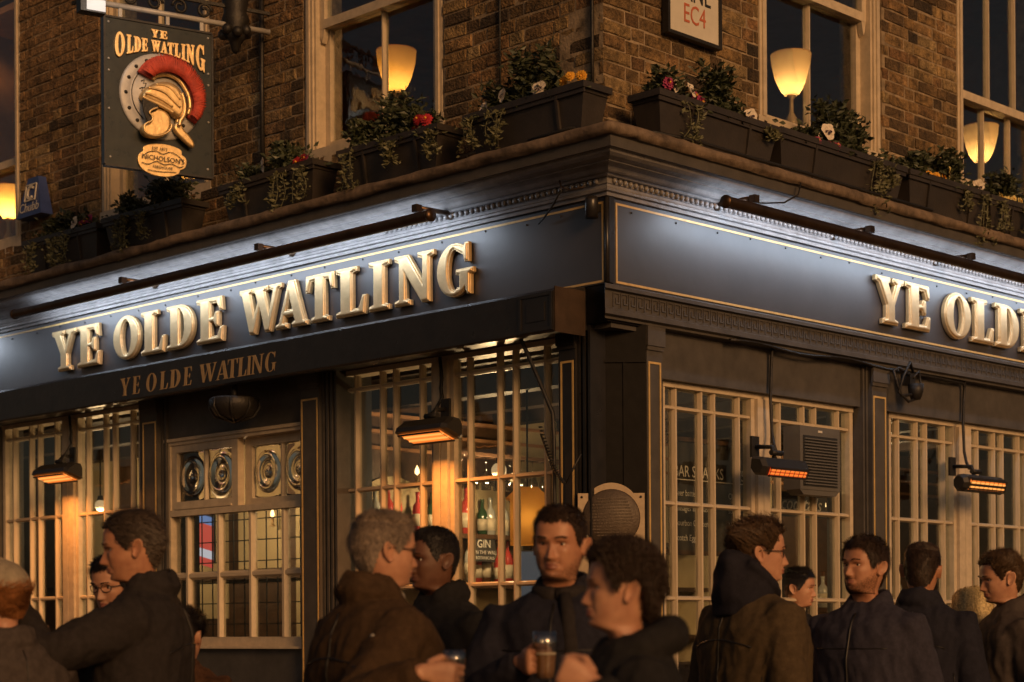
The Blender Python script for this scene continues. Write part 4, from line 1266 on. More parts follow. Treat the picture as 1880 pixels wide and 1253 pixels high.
# ---- alarm box
al = thing('alarm_box', 'blue wedge-shaped alarm box at the far left of the upper wall', 'alarm box', W('L', -5.62, -0.08, 4.44), 0)
b = MB()
k = b.verts([(-0.17, 0, 0), (0.17, 0, 0), (0.075, 0, 0.29), (-0.075, 0, 0.29), (-0.17, -0.10, 0), (0.17, -0.10, 0), (0.07, -0.06, 0.29), (-0.07, -0.06, 0.29)])
for q in ((0, 1, 2, 3), (4, 5, 6, 7), (0, 1, 5, 4), (1, 2, 6, 5), (2, 3, 7, 6), (3, 0, 4, 7)): b.face([k + i for i in q])
part('casing', b, M['blue'], al)
rx = -math.atan2(0.04, 0.29)
text_part('Chubb', 0.10, M['white'], al, (0, -0.100, 0.035), (rx, 0, 0))
q = MB(); 
for i in range(11):
    a0, a1 = R(50 + 26 * i), R(50 + 26 * (i + 1))
    if i < 10: q.bar((0.045 * math.cos(a0), -0.0, 0.045 * math.sin(a0)), (0.045 * math.cos(a1), -0.0, 0.045 * math.sin(a1)), 0.012, 0.018)
q.bar((-0.07, 0, -0.06), (0.07, 0, -0.06), 0.008); q.bar((-0.07, 0, 0.06), (0.07, 0, 0.06), 0.008); q.bar((-0.07, 0, -0.06), (-0.07, 0, 0.06), 0.008); q.bar((0.07, 0, -0.06), (0.07, 0, 0.06), 0.008)
part('emblem', q, M['white'], al, (0, -0.083, 0.175), (rx, 0, 0))

# ---- street name plate
sn = thing('street_sign', 'white street name plate with red district code on the brick corner', 'street sign', W('R', 0.80, -0.055, 4.645), PI / 2)
b = MB(); b.box(-0.225, 0.215, 0.0, 0.02, 0.0, 0.62)
part('plate', b, M['white'], sn)
b = MB(); b.box(-0.24, -0.221, -0.012, 0.03, 0, 0.63); b.box(0.211, 0.23, -0.012, 0.03, 0, 0.63); b.box(-0.24, 0.23, -0.012, 0.03, -0.019, 0.0)
part('frame', b, M['iron'], sn)
text_part('EC4', 0.150, M['redink'], sn, (0.0, -0.002, 0.072), sc=(0.78, 1, 1))
text_part('LANE', 0.172, M['blackink'], sn, (-0.01, -0.002, 0.194), sc=(0.74, 1, 1))
sc_ = MB()
cable('thin black pipe running down the left wall beside the brick corner', [W('L', -0.17, -0.085, 4.15), W('L', -0.17, -0.085, 4.5), W('L', -0.172, -0.085, 5.6)], 0.010, 'iron', 'pipe', 'pipe')
cable('thin black drainpipe between the hanging sign and the middle upper window', [W('L', -2.98, -0.08, 4.3), W('L', -2.985, -0.08, 4.9), W('L', -2.98, -0.08, 5.7)], 0.016, 'iron', 'pipe', 'pipe')
cable('thin cable clipped to the brick right of the middle upper window', [W('L', -0.86, -0.088, 4.2), W('L', -0.86, -0.088, 4.8), W('L', -0.85, -0.088, 5.3)], 0.007, 'iron', 'cable', 'cable')

# ---- plaque on the corner pier
pq = thing('plaque', 'tan arched plaque with round dark bronze disc on the corner pier', 'plaque', (-0.094, 0.124, 1.44), PI / 4)
pts = [(-0.175, 0.0), (0.175, 0.0), (0.175, 0.665), (0.115, 0.665)] + arc(0, 0.57, 0.150, 0.150, 38, 142, 16) + [(-0.115, 0.665), (-0.175, 0.665)]
b = MB(); b.prism(pts, -0.030, -0.002)
part('backboard', b, M['stone'], pq)
b = MB(); b.lathe([(0.0, -0.006), (0.146, -0.006), (0.152, 0.0), (0.152, 0.012)], 40, (0, -0.034, 0.535), 'y', 1.0, 1.0)
dk = part('disc', b, M['bronze'], pq)
b = MB()
for i in range(13):
    z = 0.44 + i * 0.016; hw = math.sqrt(max(0.0, 0.128 ** 2 - (z - 0.535) ** 2)) * 0.9
    x = -hw
    r_ = random.Random(i)
    while x < hw - 0.006:
        w_ = r_.uniform(0.004, 0.02)
        b.box(x, min(x + w_, hw), -0.0425, -0.0400, z, z + 0.006); x += w_ + 0.004
part('worn_inscription', b, M['bronze'], dk)['kind'] = 'stuff'
for sx_ in (-1, 1):
    q = MB(); q.sphere((sx_ * 0.155, -0.031, 0.645), 0.007, 8, 6); part('screw', q, M['iron'], pq)

# ---- air conditioner in the window
ac = thing('air_conditioner', 'grey louvred air conditioning box in the right window behind the red heater', 'air conditioner', W('R', 1.84, -0.07, 2.17), PI / 2)
b = MB(); b.box(-0.20, 0.20, -0.10, 0.02, 0.03, 0.40); b.prism([(-0.16, 0.0), (0.16, 0.0), (0.20, 0.03), (-0.20, 0.03)], -0.095, 0.0)
part('casing', b, M['greycase'], ac)
b = MB()
for k in range(16):
    z = 0.06 + k * 0.0175
    b.prism([(-0.165, z), (0.165, z), (0.165, z + 0.007), (-0.165, z + 0.007)], -0.112, -0.098)
part('louvre', b, M['greycase'], ac)
b = MB(); b.box(-0.172, 0.172, -0.1025, -0.1002, 0.05, 0.345); part('grille_back', b, M['blackink'], ac)
q = MB(); q.box(-0.02, 0.02, -0.102, -0.1, 0.368, 0.38); part('badge', q, M['white'], ac)

# ================================================================== WINDOW BOXES AND PLANTS
def trough_mesh(Lb):
    b = MB()
    h = 0.215
    x0, x1 = -Lb / 2, Lb / 2
    tp = 0.05      # taper at the ends
    yo, yi = -0.105, 0.085
    k = b.verts([(x0 + tp, yo + 0.03, 0), (x1 - tp, yo + 0.03, 0), (x1 - tp, yi - 0.02, 0), (x0 + tp, yi - 0.02, 0), (x0, yo, h), (x1, yo, h), (x1, yi, h), (x0, yi, h)])
    for q in ((0, 3, 2, 1), (0, 1, 5, 4), (1, 2, 6, 5), (2, 3, 7, 6), (3, 0, 4, 7)): b.face([k + i for i in q])
    # soil
    k = b.verts([(x0, yo, h - 0.03), (x1, yo, h - 0.03), (x1, yi, h - 0.03), (x0, yi, h - 0.03)]); b.face([k, k + 1, k + 2, k + 3])
    return b
def rim_mesh(Lb):
    b = MB(); h = 0.215
    x0, x1 = -Lb / 2 - 0.014, Lb / 2 + 0.014
    yo, yi = -0.122, 0.10
    for (a, c, d, e) in ((x0, x1, yo, yo + 0.02), (x0, x1, yi - 0.02, yi), (x0, x0 + 0.02, yo + 0.02, yi - 0.02), (x1 - 0.02, x1, yo + 0.02, yi - 0.02)):
        b.box(a, c, d, e, h - 0.012, h + 0.022)
    b.box(x0 + 0.006, x1 - 0.006, yo + 0.008, yo + 0.018, h - 0.035, h - 0.012)
    return b
def leaf_cluster(mb, c, n, spread, size, r, droop=0.0, upright=0.6):
    for i in range(n):
        p = Vector(c) + Vector((r.gauss(0, spread[0]), r.gauss(0, spread[1]), abs(r.gauss(0, spread[2])) if droop == 0 else -abs(r.gauss(0, spread[2]))))
        d = Vector((r.uniform(-1, 1), r.uniform(-1, 1), r.uniform(-0.3, 1) * upright)).normalized()
        sd = d.cross(Vector((r.uniform(-1, 1), r.uniform(-1, 1), r.uniform(-1, 1)))).normalized()
        L_ = size * r.uniform(0.6, 1.3); w_ = L_ * 0.26
        nrm = d.cross(sd) * L_ * 0.12
        k = mb.verts([p, p + d * L_ * 0.45 + sd * w_ + nrm, p + d * L_, p + d * L_ * 0.45 - sd * w_ + nrm])
        mb.face([k, k + 1, k + 2]); mb.face([k, k + 2, k + 3])
def shrub(x, h, w, r, par):
    st = MB(); lf = MB()
    for i in range(12):
        a = r.uniform(0, 6.28); ln = h * r.uniform(0.6, 1.0)
        tip = Vector((x + math.cos(a) * w * r.uniform(0.3, 1.0), math.sin(a) * 0.06, 0.19 + ln))
        base = Vector((x + r.uniform(-.03, .03), r.uniform(-.03, .03), 0.18))
        mid = base.lerp(tip, 0.5) + Vector((r.uniform(-.02, .02), r.uniform(-.02, .02), 0.02))
        st.tube([base, mid, tip], [0.005, 0.004, 0.002], 5)
        for t in range(16):
            q = t / 15
            p = base.lerp(mid, q * 2) if q < 0.5 else mid.lerp(tip, q * 2 - 1)
            leaf_cluster(lf, p, 5, (0.026, 0.026, 0.014), 0.046, r)
    o = part('stem', st, M['leaf'], par)
    l = part('foliage', lf, M['leaf'], par); l['kind'] = 'stuff'
def lowgreen(x0, x1, n, r, par):
    lf = MB()
    for i in range(n):
        leaf_cluster(lf, (r.uniform(x0, x1), r.uniform(-.09, .06), 0.195), 7, (0.035, 0.022, 0.045), 0.040, r)
    part('foliage', lf, M['leaf'], par)['kind'] = 'stuff'
def trailing(x, ln, r, par):
    st = MB(); lf = MB()
    for i in range(4):
        xx = x + r.uniform(-.05, .05)
        pts = [(xx, -0.08, 0.21), (xx + r.uniform(-.02, .02), -0.135, 0.19), (xx + r.uniform(-.04, .04), -0.14, 0.19 - ln * 0.5), (xx + r.uniform(-.07, .07), -0.138, 0.19 - ln * r.uniform(0.7, 1.0))]
        pts = smooth_poly(pts, 4, False)
        st.tube(pts, 0.0025, 4)
        for p in pts: leaf_cluster(lf, p, 3, (0.012, 0.008, 0.012), 0.034, r, droop=0.5)
    part('stem', st, M['leafpale'], par)
    part('trailing_leaves', lf, M['leafpale'], par)['kind'] = 'stuff'
def flower_mesh(kind, seed):
    r = random.Random(seed)
    b = MB()
    if kind == 'pansy':
        # five broad petals and a dark blotch
        for (a, rr_, w_) in ((90 + 32, .034, .026), (90 - 32, .034, .026), (170, .034, .024), (10, .034, .024), (270, .036, .030)):
            a = R(a + r.uniform(-6, 6)); c = Vector((math.cos(a) * rr_ * 0.55, r.uniform(-.004, .0), math.sin(a) * rr_ * 0.55))
            k = b.verts([(0, 0, 0)] + [tuple(c + Vector((math.cos(a + t) * w_, r.uniform(-.004, .004) - 0.004, math.sin(a + t) * w_))) for t in [R(-130 + 26 * i) for i in range(11)]])
            for i in range(1, 11): b.face([k, k + i, k + i + 1])
        b.m = 1
        for a in (200, 270, 340):
            a = R(a); k = b.verts([(0, -0.009, 0.004), (math.cos(a - .35) * .022, -0.011, math.sin(a - .35) * .022), (math.cos(a + .35) * .022, -0.011, math.sin(a + .35) * .022)]); b.face([k, k + 1, k + 2])
    else:
        for ring, (n, rad, up_) in enumerate(((13, .034, 0.004), (11, .028, -0.006), (8, .018, -0.012))):
            for i in range(n):
                a = 2 * PI * i / n + ring * 0.3
                w_ = rad * 0.30
                d = Vector((math.cos(a), 0, math.sin(a))); s_ = Vector((-math.sin(a), 0, math.cos(a)))
                k = b.verts([(0, -0.004 - 0.002 * ring, 0), d * rad * 0.7 + s_ * w_ + Vector((0, up_, 0)), d * rad * r.uniform(0.9, 1.1) + Vector((0, up_ * 1.4 + r.uniform(-.003, .003), 0)), d * rad * 0.7 - s_ * w_ + Vector((0, up_, 0))])
                b.face([k, k + 1, k + 2, k + 3])
        b.m = 1; b.sphere((0, -0.012, 0), 0.007, 7, 5)
    return b
FL = {}
def flower(par, x, z, kind, col, r, y=-0.09):
    key = (kind, col)
    if key not in FL:
        FL[key] = [flower_mesh(kind, i).mesh('flower', [M[col], M['petaldark'] if kind == 'pansy' else M['petalyellow']]) for i in range(2)]
    s = r.uniform(0.85, 1.15)
    obj('flower', FL[key][r.randrange(2)], par, (x, y + r.uniform(-.02, .02), z), (r.uniform(-.5, .2), r.uniform(-.4, .4), r.uniform(-.5, .7)), (s, s, s))
BOXES = [
 # frame, s0, s1, tilt, plants, label
 ('L', -0.80, 0.055, 'brown window box at the left of the corner with yellow flowers', [('shrub', -0.05, .34, .16), ('low', -.38, .1), ('pansy', -.16, .29, 'petalwhite'), ('pansy', .10, .27, 'petalwhite'), ('pansy', -.30, .24, 'petalwhite'), ('mum', .26, .275, 'petalyellow'), ('mum', .32, .29, 'petalyellow'), ('mum', .38, .28, 'petalyellow'), ('trail', -.36, .16)]),
 ('L', -1.86, -1.03, 'brown window box below the amber lamp with bright red flowers', [('shrub', .00, .30, .15), ('low', -.35, .3), ('mum', .20, .26, 'petalred'), ('mum', .26, .29, 'petalred'), ('mum', .32, .28, 'petalred'), ('mum', .24, .235, 'petalred'), ('trail', -.32, .26), ('trail', .36, .14)]),
 ('L', -3.00, -2.10, 'brown window box right of the hanging sign with crimson flowers and white pansy', [('shrub', .10, .22, .15), ('low', -.4, .3), ('mum', .26, .26, 'petalred'), ('mum', .32, .27, 'petalred'), ('mum', .38, .255, 'petalpink'), ('pansy', -.02, .29, 'petalwhite'), ('pansy', .06, .22, 'petalwhite'), ('trail', .16, .24), ('trail', -.25, .12)]),
 ('L', -4.31, -3.42, 'brown window box under the hanging sign full of ivy', [('shrub', .12, .22, .2), ('low', -.4, .4), ('low', -.3, .4), ('trail', -.20, .26), ('trail', .05, .15)]),
 ('L', -5.33, -4.40, 'brown window box at far left with white and crimson flowers', [('low', -.4, .4), ('low', -.3, .4), ('shrub', -.1, .16, .2), ('pansy', .18, .28, 'petalwhite'), ('mum', .28, .27, 'petalpink'), ('mum', .34, .28, 'petalpink'), ('mum', .24, .26, 'petalpink'), ('trail', .1, .2), ('trail', -.3, .2)]),
 ('R', 0.15, 1.165, 'brown window box at the right of the corner with magenta and white pansies', [('shrub', .10, .32, .14), ('low', -.3, .35), ('pansy', -.34, .29, 'petalwhite'), ('pansy', -.25, .285, 'petalwhite'), ('mum', -.19, .27, 'petalpink'), ('mum', -.16, .24, 'petalpink'), ('mum', -.39, .30, 'petalpink'), ('pansy', .28, .25, 'petalwhite'), ('trail', .40, .03)]),
 ('R', 1.195, 2.44, 'long brown window box under the pale lamp with trailing ivy', [('shrub', .02, .36, .15), ('shrub', .22, .28, .14), ('low', -.25, .45), ('pansy', -.17, .30, 'petalwhite'), ('pansy', -.20, .25, 'petalwhite'), ('mum', -.08, .235, 'petalpink'), ('mum', -.13, .225, 'petalpink'), ('mum', -.27, .23, 'petalpink'), ('trail', .30, .30), ('trail', .42, .12)]),
 ('R', 2.50, 3.40, 'brown window box between the right windows with yellow and cream pansies', [('shrub', .10, .26, .18), ('low', -.4, .4), ('mum', -.18, .245, 'petalyellow'), ('mum', -.12, .25, 'petalyellow'), ('mum', -.06, .24, 'petalyellow'), ('pansy', .02, .29, 'petalcream'), ('pansy', .36, .26, 'petalwhite'), ('pansy', .08, .22, 'petalwhite'), ('trail', .38, .34)]),
 ('R', 3.45, 4.45, 'brown window box at the right edge with pale yellow flowers', [('shrub', -.2, .26, .14), ('low', -.4, .3), ('mum', -.33, .25, 'petalcream'), ('mum', -.26, .24, 'petalcream'), ('mum', -.20, .255, 'petalcream'), ('mum', -.13, .25, 'petalcream'), ('trail', -.4, .2)]),
]
PLANT_LABEL = {}
for bi, (fr, s0, s1, label, plants) in enumerate(BOXES):
    Lb = s1 - s0
    r = random.Random(100 + bi)
    tilt = r.uniform(-0.012, 0.012)
    loc = W(fr, (s0 + s1) / 2, 0.125, 3.934)
    wb = thing('window_box', label, 'window box', loc, ROT[fr], 'window boxes along the ledge')
    wb.rotation_euler.y = tilt
    part('trough', trough_mesh(Lb), M['plastic'], wb)
    part('rim', rim_mesh(Lb), M['plastic'], wb)
    for t in ((0.27, 0.75) if Lb > 0.9 else (0.25, 0.78)):
        x = -Lb / 2 + Lb * t
        q = MB(); q.bar((x, -0.080, 0.0), (x, -0.110, 0.20), 0.016, 0.016); part('rib', q, M['plastic'], wb)
    pl = thing('planting', label.replace('long brown', 'brown').replace('brown window box', 'plants in the box'), 'plants', loc, ROT[fr], 'plants in the window boxes')
    for t_ in (-.28, .12): shrub(Lb * (t_ + r.uniform(-.1, .1)), r.uniform(.12, .2), .12, r, pl)
    trailing(Lb * r.uniform(-.4, .4), r.uniform(.12, .25), r, pl)
    for p in plants:
        if p[0] == 'shrub': shrub(p[1], p[2], p[3], r, pl)
        elif p[0] == 'low': lowgreen(p[1], p[2], 60, r, pl); lowgreen(-Lb * .46, Lb * .46, 34, r, pl)
        elif p[0] == 'trail': trailing(p[1], p[2], r, pl)
        else: flower(pl, p[1], p[2], p[0], p[3], r)
cable('thin black hose lying along the ledge by the corner', [W('L', -0.35, 0.22, 3.945), W('L', -0.05, 0.22, 3.955), W('R', 0.15, 0.20, 3.955), W('R', 0.4, 0.262, 3.945), W('R', 0.9, 0.262, 3.942), W('R', 1.4, 0.265, 3.945), W('R', 2.0, 0.262, 3.942), W('R', 2.7, 0.262, 3.942)], 0.010, 'iron', 'hose', 'hose')

# ================================================================== LAMPS IN THE UPPER WINDOWS
def table_lamp(fr, s, off, z, label, shade, P, hs_=0.245, rt_=0.125):
    th = thing('table_lamp', label, 'table lamp', W(fr, s, off, z), ROT[fr], 'table lamps in the upper windows')
    b = MB(); zb = 0.30
    b.lathe([(0.07, 0), (0.075, 0.015), (0.03, 0.03), (0.022, 0.06), (0.045, 0.11), (0.04, 0.15), (0.016, 0.19), (0.014, 0.27), (0.03, 0.295), (0.0, 0.3)], 14)
    part('base', b, M['golddull'], th)
    b = MB()
    prof = [(0.034, 0.0), (0.052, 0.03), (0.068, 0.07), (0.082, 0.125), (0.092, 0.18), (0.0965, hs_)]
    prof = [(r_ * rt_ / 0.098, h) for r_, h in prof]
    sm_ = b.smooth; b.smooth = True; nn_ = 26
    rings_ = [b.verts([(r_ * math.cos(2 * PI * j / nn_), r_ * math.sin(2 * PI * j / nn_), zb + h) for j in range(nn_)]) for r_, h in prof]
    for A, B in zip(rings_[:-1], rings_[1:]):
        for j in range(nn_): b.face([A + j, A + (j + 1) % nn_, B + (j + 1) % nn_, B + j])
    b.tube([(prof[-1][0] * math.cos(2 * PI * j / 24), prof[-1][0] * math.sin(2 * PI * j / 24), zb + prof[-1][1]) for j in range(25)], 0.003, 5)
    part('lamp_shade', b, M[shade], th)
    q = MB(); q.sphere((0, 0, zb + 0.032), 0.010, 8, 6); part('bulb', q, M['bulb'], th)
    light('bulb_light', 'POINT', th, (0, 0, zb + 0.066), (0, 0, 0), P * 0.42, (1.0, 0.58, 0.22), 0.012)
    return th
table_lamp('L', -2.01, -0.35, 4.37, 'amber glass table lamp behind the middle upper window', 'shade', 2.4)
table_lamp('R', 2.03, -0.30, 4.33, 'pale glass table lamp in the first window right of the corner', 'shadepale', 3.4)
table_lamp('R', 4.27, -0.32, 4.32, 'pale glass table lamp in the window at the right edge', 'shadepale', 3.4)
table_lamp('L', -6.62, -0.40, 4.35, 'amber lamp glowing in the window at the far left edge', 'shade', 12.0)
table_lamp('L', -4.25, -0.42, 4.25, 'small amber lamp glowing in the window behind the hanging sign', 'shade', 2.0)

# ================================================================== INSIDE THE BAR
bar = thing('back_bar', 'shelved back bar with pale arched niches inside the corner window', 'bar shelves', (-2.85, 0.6, 0.02), 0)
b = MB(); b.box(-0.05, 0.0, 0, 7.4, 0.0, 2.93); part('panelling', b, M['darkwood'], bar)
for z in (2.57, 2.68, 2.79):
    q = MB(); q.box(0.0, 0.04, 0.0, 7.3, z, z + 0.022); part('batten', q, M['roomorange'], bar)
for i in range(4):
    y0 = 0.08 + i * 0.82
    poly = [(y0, 1.0), (y0 + 0.7, 1.0), (y0 + 0.7, 2.10)] + arc(y0 + 0.35, 2.10, 0.35, 0.30, 0, 180, 14) + [(y0, 2.10)]
    q = MB(); n = len(poly)
    k = q.verts([(0.004, y, z) for y, z in poly] + [(0.02, y, z) for y, z in poly])
    q.face([k + j for j in range(n)]); q.face([k + n + j for j in reversed(range(n))])
    for j in range(n): q.face([k + j, k + (j + 1) % n, k + n + (j + 1) % n, k + n + j])
    part('niche_panel', q, M['roomcream'], bar)
for z in (1.30, 1.66, 1.995):
    q = MB(); q.box(0.02, 0.26, 0.0, 3.6, z, z + 0.03); part('shelf', q, M['darkwood'], bar)
q = MB(); q.box(0.02, 0.7, 0.1, 7.0, 0.0, 1.08); q.box(0.0, 0.75, 0.05, 7.0, 1.08, 1.12); part('counter', q, M['darkwood'], bar)
rb = random.Random(3)
def bottle(x, y, z, col, h, label):
    th = thing('bottle', label, 'bottle', (x, y, z), rb.uniform(0, 6), 'bottles on the back bar')
    b = MB(); b.lathe([(0.0, 0.0), (0.036, 0.0), (0.037, h * 0.55), (0.030, h * 0.66), (0.013, h * 0.76), (0.013, h * 0.94), (0.015, h), (0.0, h)], 12)
    part('glass_body', b, M[col], th)
    q = MB(); q.lathe([(0.0375, h * 0.14), (0.0378, h * 0.45)], 12); part('label', q, M['label'], th)
    return th
names = ['bottlered', 'bottleclear', 'bottlegreen', 'bottlebrown', 'bottleclear', 'bottlered']
word = {'bottlered': 'red bottle', 'bottleclear': 'clear bottle', 'bottlegreen': 'dark green bottle', 'bottlebrown': 'brown bottle'}
ordn = ['first', 'second', 'third', 'fourth', 'fifth', 'sixth', 'seventh', 'eighth', 'ninth', 'tenth', 'eleventh', 'twelfth', 'thirteenth', 'fourteenth', 'fifteenth', 'sixteenth', 'seventeenth', 'eighteenth', 'nineteenth', 'twentieth', 'twenty-first', 'twenty-second', 'twenty-third', 'twenty-fourth']
for si, z in enumerate((1.71, 2.045)):
    for i in range(24):
        y = 0.78 + i * 0.098 + rb.uniform(-.02, .02)
        c = names[rb.randrange(6)] if si else ('bottlered' if 9 <= i <= 13 and i % 2 else names[rb.randrange(1, 6)])
        bottle(-2.70 + rb.uniform(-.05, .05), y, z, c, rb.uniform(0.24, 0.33), '%s, %s from the left on the %s shelf of the back bar' % (word[c], ordn[i], ('lower', 'upper')[si]))
sg = thing('bar_card', 'black card with white lettering among bottles behind the corner window', 'card sign', (-2.60, 1.66, 1.86), PI / 2)
q = MB(); q.box(-0.10, 0.10, 0.0, 0.006, 0.0, 0.16); part('card', q, M['slate'], sg)
text_part('GIN', 0.075, M['chalk'], sg, (-0.01, -0.002, 0.095)); text_part('ON THE WALL', 0.036, M['chalk'], sg, (0, -0.002, 0.05)); text_part('BOTANICALS', 0.03, M['chalk'], sg, (0, -0.002, 0.015))
def globe(loc, P, label, r_=0.07, drop=0.4, col=(1.0, 0.64, 0.31)):  # globe lamps added to brighten the bar interior
    th = thing('fill_globe_lamp', label, 'pendant lamp', loc, 0, 'added globe lamps lighting the bar')
    b = MB(); b.tube([(0, 0, r_), (0, 0, drop)], 0.006, 6); b.lathe([(0.03, r_ - 0.005), (0.02, r_ + 0.03), (0.0, r_ + 0.035)], 10); part('stem', b, M['iron'], th)
    q = MB(); q.sphere((0, 0, 0), r_, 14, 10)
    part('globe', q, emat('lit_globe_glass', col, 0.55, (0.5, 0.45, 0.35)), th)
    light('fill_globe_light', 'POINT', th, (0, 0, -r_ - 0.05), (0, 0, 0), P, col, 0.04)
    return th
# amber lantern and filament pendant
ln = thing('amber_lantern', 'large amber gabled lantern glowing behind the corner window', 'lantern', (-1.36, 0.80, 1.90), R(45))
pts = [(-0.105, 0.0), (0.105, 0.0), (0.105, 0.27), (0.130, 0.28), (0.06, 0.345), (-0.06, 0.345), (-0.130, 0.28), (-0.105, 0.27)]
b = MB(); n_ = len(pts)
k0 = b.verts([(x, -0.07, z) for x, z in pts]); k1 = b.verts([(x, 0.07, z) for x, z in pts])
b.face([k0 + i for i in range(n_)]); b.face([k1 + i for i in reversed(range(n_))])
for i in range(n_): b.face([k0 + i, k1 + i, k1 + (i + 1) % n_, k0 + (i + 1) % n_])
part('shade', b, M['shade'], ln)
b = MB(); b.tube([(0, 0, 0.345), (0, 0, 1.05)], 0.006, 6); part('rod', b, M['iron'], ln)
light('lantern_light', 'POINT', ln, (0, 0, 0.16), (0, 0, 0), 0.4, (1.0, 0.55, 0.18), 0.05)
pc = thing('filament_pendant', 'clear glass pendant with three glowing filament bulbs by the corner', 'pendant lamp', (-0.98, 0.95, 2.41), 0)
b = MB(); b.lathe([(0.125, 0.0), (0.125, 0.27), (0.123, 0.27), (0.123, 0.0)], 20); part('glass_cylinder', b, M['drinkglass'], pc)
b = MB(); b.tube([(0, 0, 0.27), (0, 0, 0.55)], 0.008, 6); b.lathe([(0.0, 0.27), (0.128, 0.268), (0.128, 0.282), (0, 0.285)], 16)
for k in range(3):
    a = k * 2.09; b.tube([(0.055 * math.cos(a), 0.055 * math.sin(a), 0.27), (0.055 * math.cos(a), 0.055 * math.sin(a), 0.15)], 0.01, 6)
part('fitting', b, M['tube'], pc)
for k in range(3):
    a = k * 2.09
    q = MB(); q.lathe([(0.0, 0.0), (0.022, 0.02), (0.026, 0.05), (0.012, 0.10), (0.0, 0.11)], 10, (0.055 * math.cos(a), 0.055 * math.sin(a), 0.045)); part('bulb', q, emat('filament_bulb', (1.0, 0.55, 0.18), 2.6), pc)
light('pendant_light', 'POINT', pc, (0, 0, -0.06), (0, 0, 0), 1.6, (1.0, 0.62, 0.28), 0.06)
# glowing panel added for a pale blue reflection in the glass
ts = thing('reflection_panel', 'pale blue glowing panel added as a reflection low behind the corner window', 'reflection panel', (-1.62, 1.12, 1.45), R(45))
q = MB(); q.box(-0.12, 0.12, 0.0, 0.03, 0.0, 0.44); part('frame', q, M['blackink'], ts)
q = MB(); q.box(-0.115, 0.115, -0.004, -0.001, 0.01, 0.43); part('reflection_face', q, emat('pale_blue_reflection', (0.25, 0.28, 0.33), 0.22), ts)
# far-left room: dark wainscot, cream panels
lw = thing('lounge_wall', 'dark panelled inner wall with lit cream panels behind the left windows', 'inner wall', (-8.5, 1.6, 0.02), 0)
b = MB(); b.box(0.0, 5.0, 0, 0.05, 0, 2.93); part('panelling', b, M['darkwood'], lw)
for (x0, x1, z0, z1) in ((0.95, 1.52, 1.88, 2.88), (1.86, 2.3, 1.88, 2.86), (2.62, 3.1, 1.5, 2.9), (3.24, 3.78, 1.88, 2.9), (3.95, 4.5, 1.2, 2.9)):
    q = MB(); q.box(x0, x1, -0.012, 0.0, z0 - 0.02, z1 - 0.02); part('cream_panel', q, M['roomcream'], lw)
q = MB(); q.box(0.0, 5.0, -0.04, 0.0, 1.78, 1.84); part('dado_rail', q, M['darkwood'], lw)
st = thing('striped_light', 'lit red, white and blue striped panel seen through the leaded window', 'striped panel', (-5.58, 1.42, 1.93), R(20))
q = MB(); q.box(-0.17, 0.17, 0.0, 0.02, 0.0, 0.40); part('back', q, M['blackink'], st)
es = [emat('stripe_red_light', (0.75, 0.08, 0.06), 0.75), emat('stripe_white_light', (0.75, 0.72, 0.80), 0.75), emat('stripe_blue_light', (0.20, 0.35, 0.75), 0.6)]
for k in range(6):
    q = MB(); z = 0.0 + k * 0.066
    kk = q.verts([(-0.16, -0.004, z + 0.05), (0.16, -0.004, z - 0.04 + 0.0), (0.16, -0.004, z + 0.026), (-0.16, -0.004, z + 0.116)])
    q.face([kk, kk + 1, kk + 2, kk + 3])
    part('stripe', q, es[(0, 1, 2)[k % 3]] if k % 2 else es[0], st)
globe((-6.2, 0.95, 2.40), 20.0, 'added globe lamp lighting the cream panels at far left', 0.045, 0.58)
globe((-4.55, 0.9, 2.40), 22.0, 'added globe lamp lighting the room behind the bullseye panes', 0.045, 0.58)
globe((-2.05, 1.25, 2.42), 40.0, 'added globe lamp lighting the back bar', 0.05, 0.56)
globe((-1.9, 5.4, 2.66), 22.0, 'added globe lamp lighting the room deep behind the right windows', 0.06, 0.30)
# menu boards in the right window
mbd = thing('menu_board', 'chalked bar snacks menu board hanging in the window right of the corner', 'menu board', W('R', 1.335, -0.34, 1.84), PI / 2)
q = MB(); q.box(-0.42, 0.42, 0, 0.02, 0, 0.62); part('board', q, M['slate'], mbd)
q = MB(); q.box(-0.44, 0.44, -0.012, 0.03, 0.62, 0.645); q.box(-0.44, 0.44, -0.012, 0.03, -0.025, 0); part('frame', q, M['darkwood'], mbd)
text_part('BAR SNACKS', 0.092, M['chalk'], mbd, (-0.40, -0.003, 0.42), sc=(0.85, 1, 1), align='LEFT')
text_part('6/5-20', 0.092, M['chalk'], mbd, (0.16, -0.003, 0.42), sc=(0.85, 1, 1), align='LEFT')
q = MB(); q.box(-0.40, 0.30, -0.004, -0.001, 0.400, 0.406); part('underline', q, M['chalk'], mbd)
for i, (a, c) in enumerate((('Beer battered', 'Chips'), ('sausages and mash', 'soup'), ('Bourbon Chicken', 'Nachos'), ('Scotch Egg', 'Olives'))):
    text_part(a, 0.050, M['chalk'], mbd, (-0.39, -0.003, 0.31 - 0.085 * i), sc=(0.85, 1, 1), align='LEFT')
    text_part(c, 0.050, M['chalk'], mbd, (0.10, -0.003, 0.31 - 0.085 * i), sc=(0.85, 1, 1), align='LEFT')
cb = thing('cocktail_board', 'black board with white italic lettering below the air conditioner', 'menu board', W('R', 2.10, -0.30, 2.07), PI / 2)
q = MB(); q.box(-0.26, 0.26, 0, 0.02, 0, 0.15); part('board', q, M['slate'], cb)
me_o = text_part('cocktails', 0.12, M['chalk'], cb, (0, -0.003, 0.04)); me_o.data.transform(Matrix(((1, 0, 0.3, 0), (0, 1, 0, 0), (0, 0, 1, 0), (0, 0, 0, 1))))
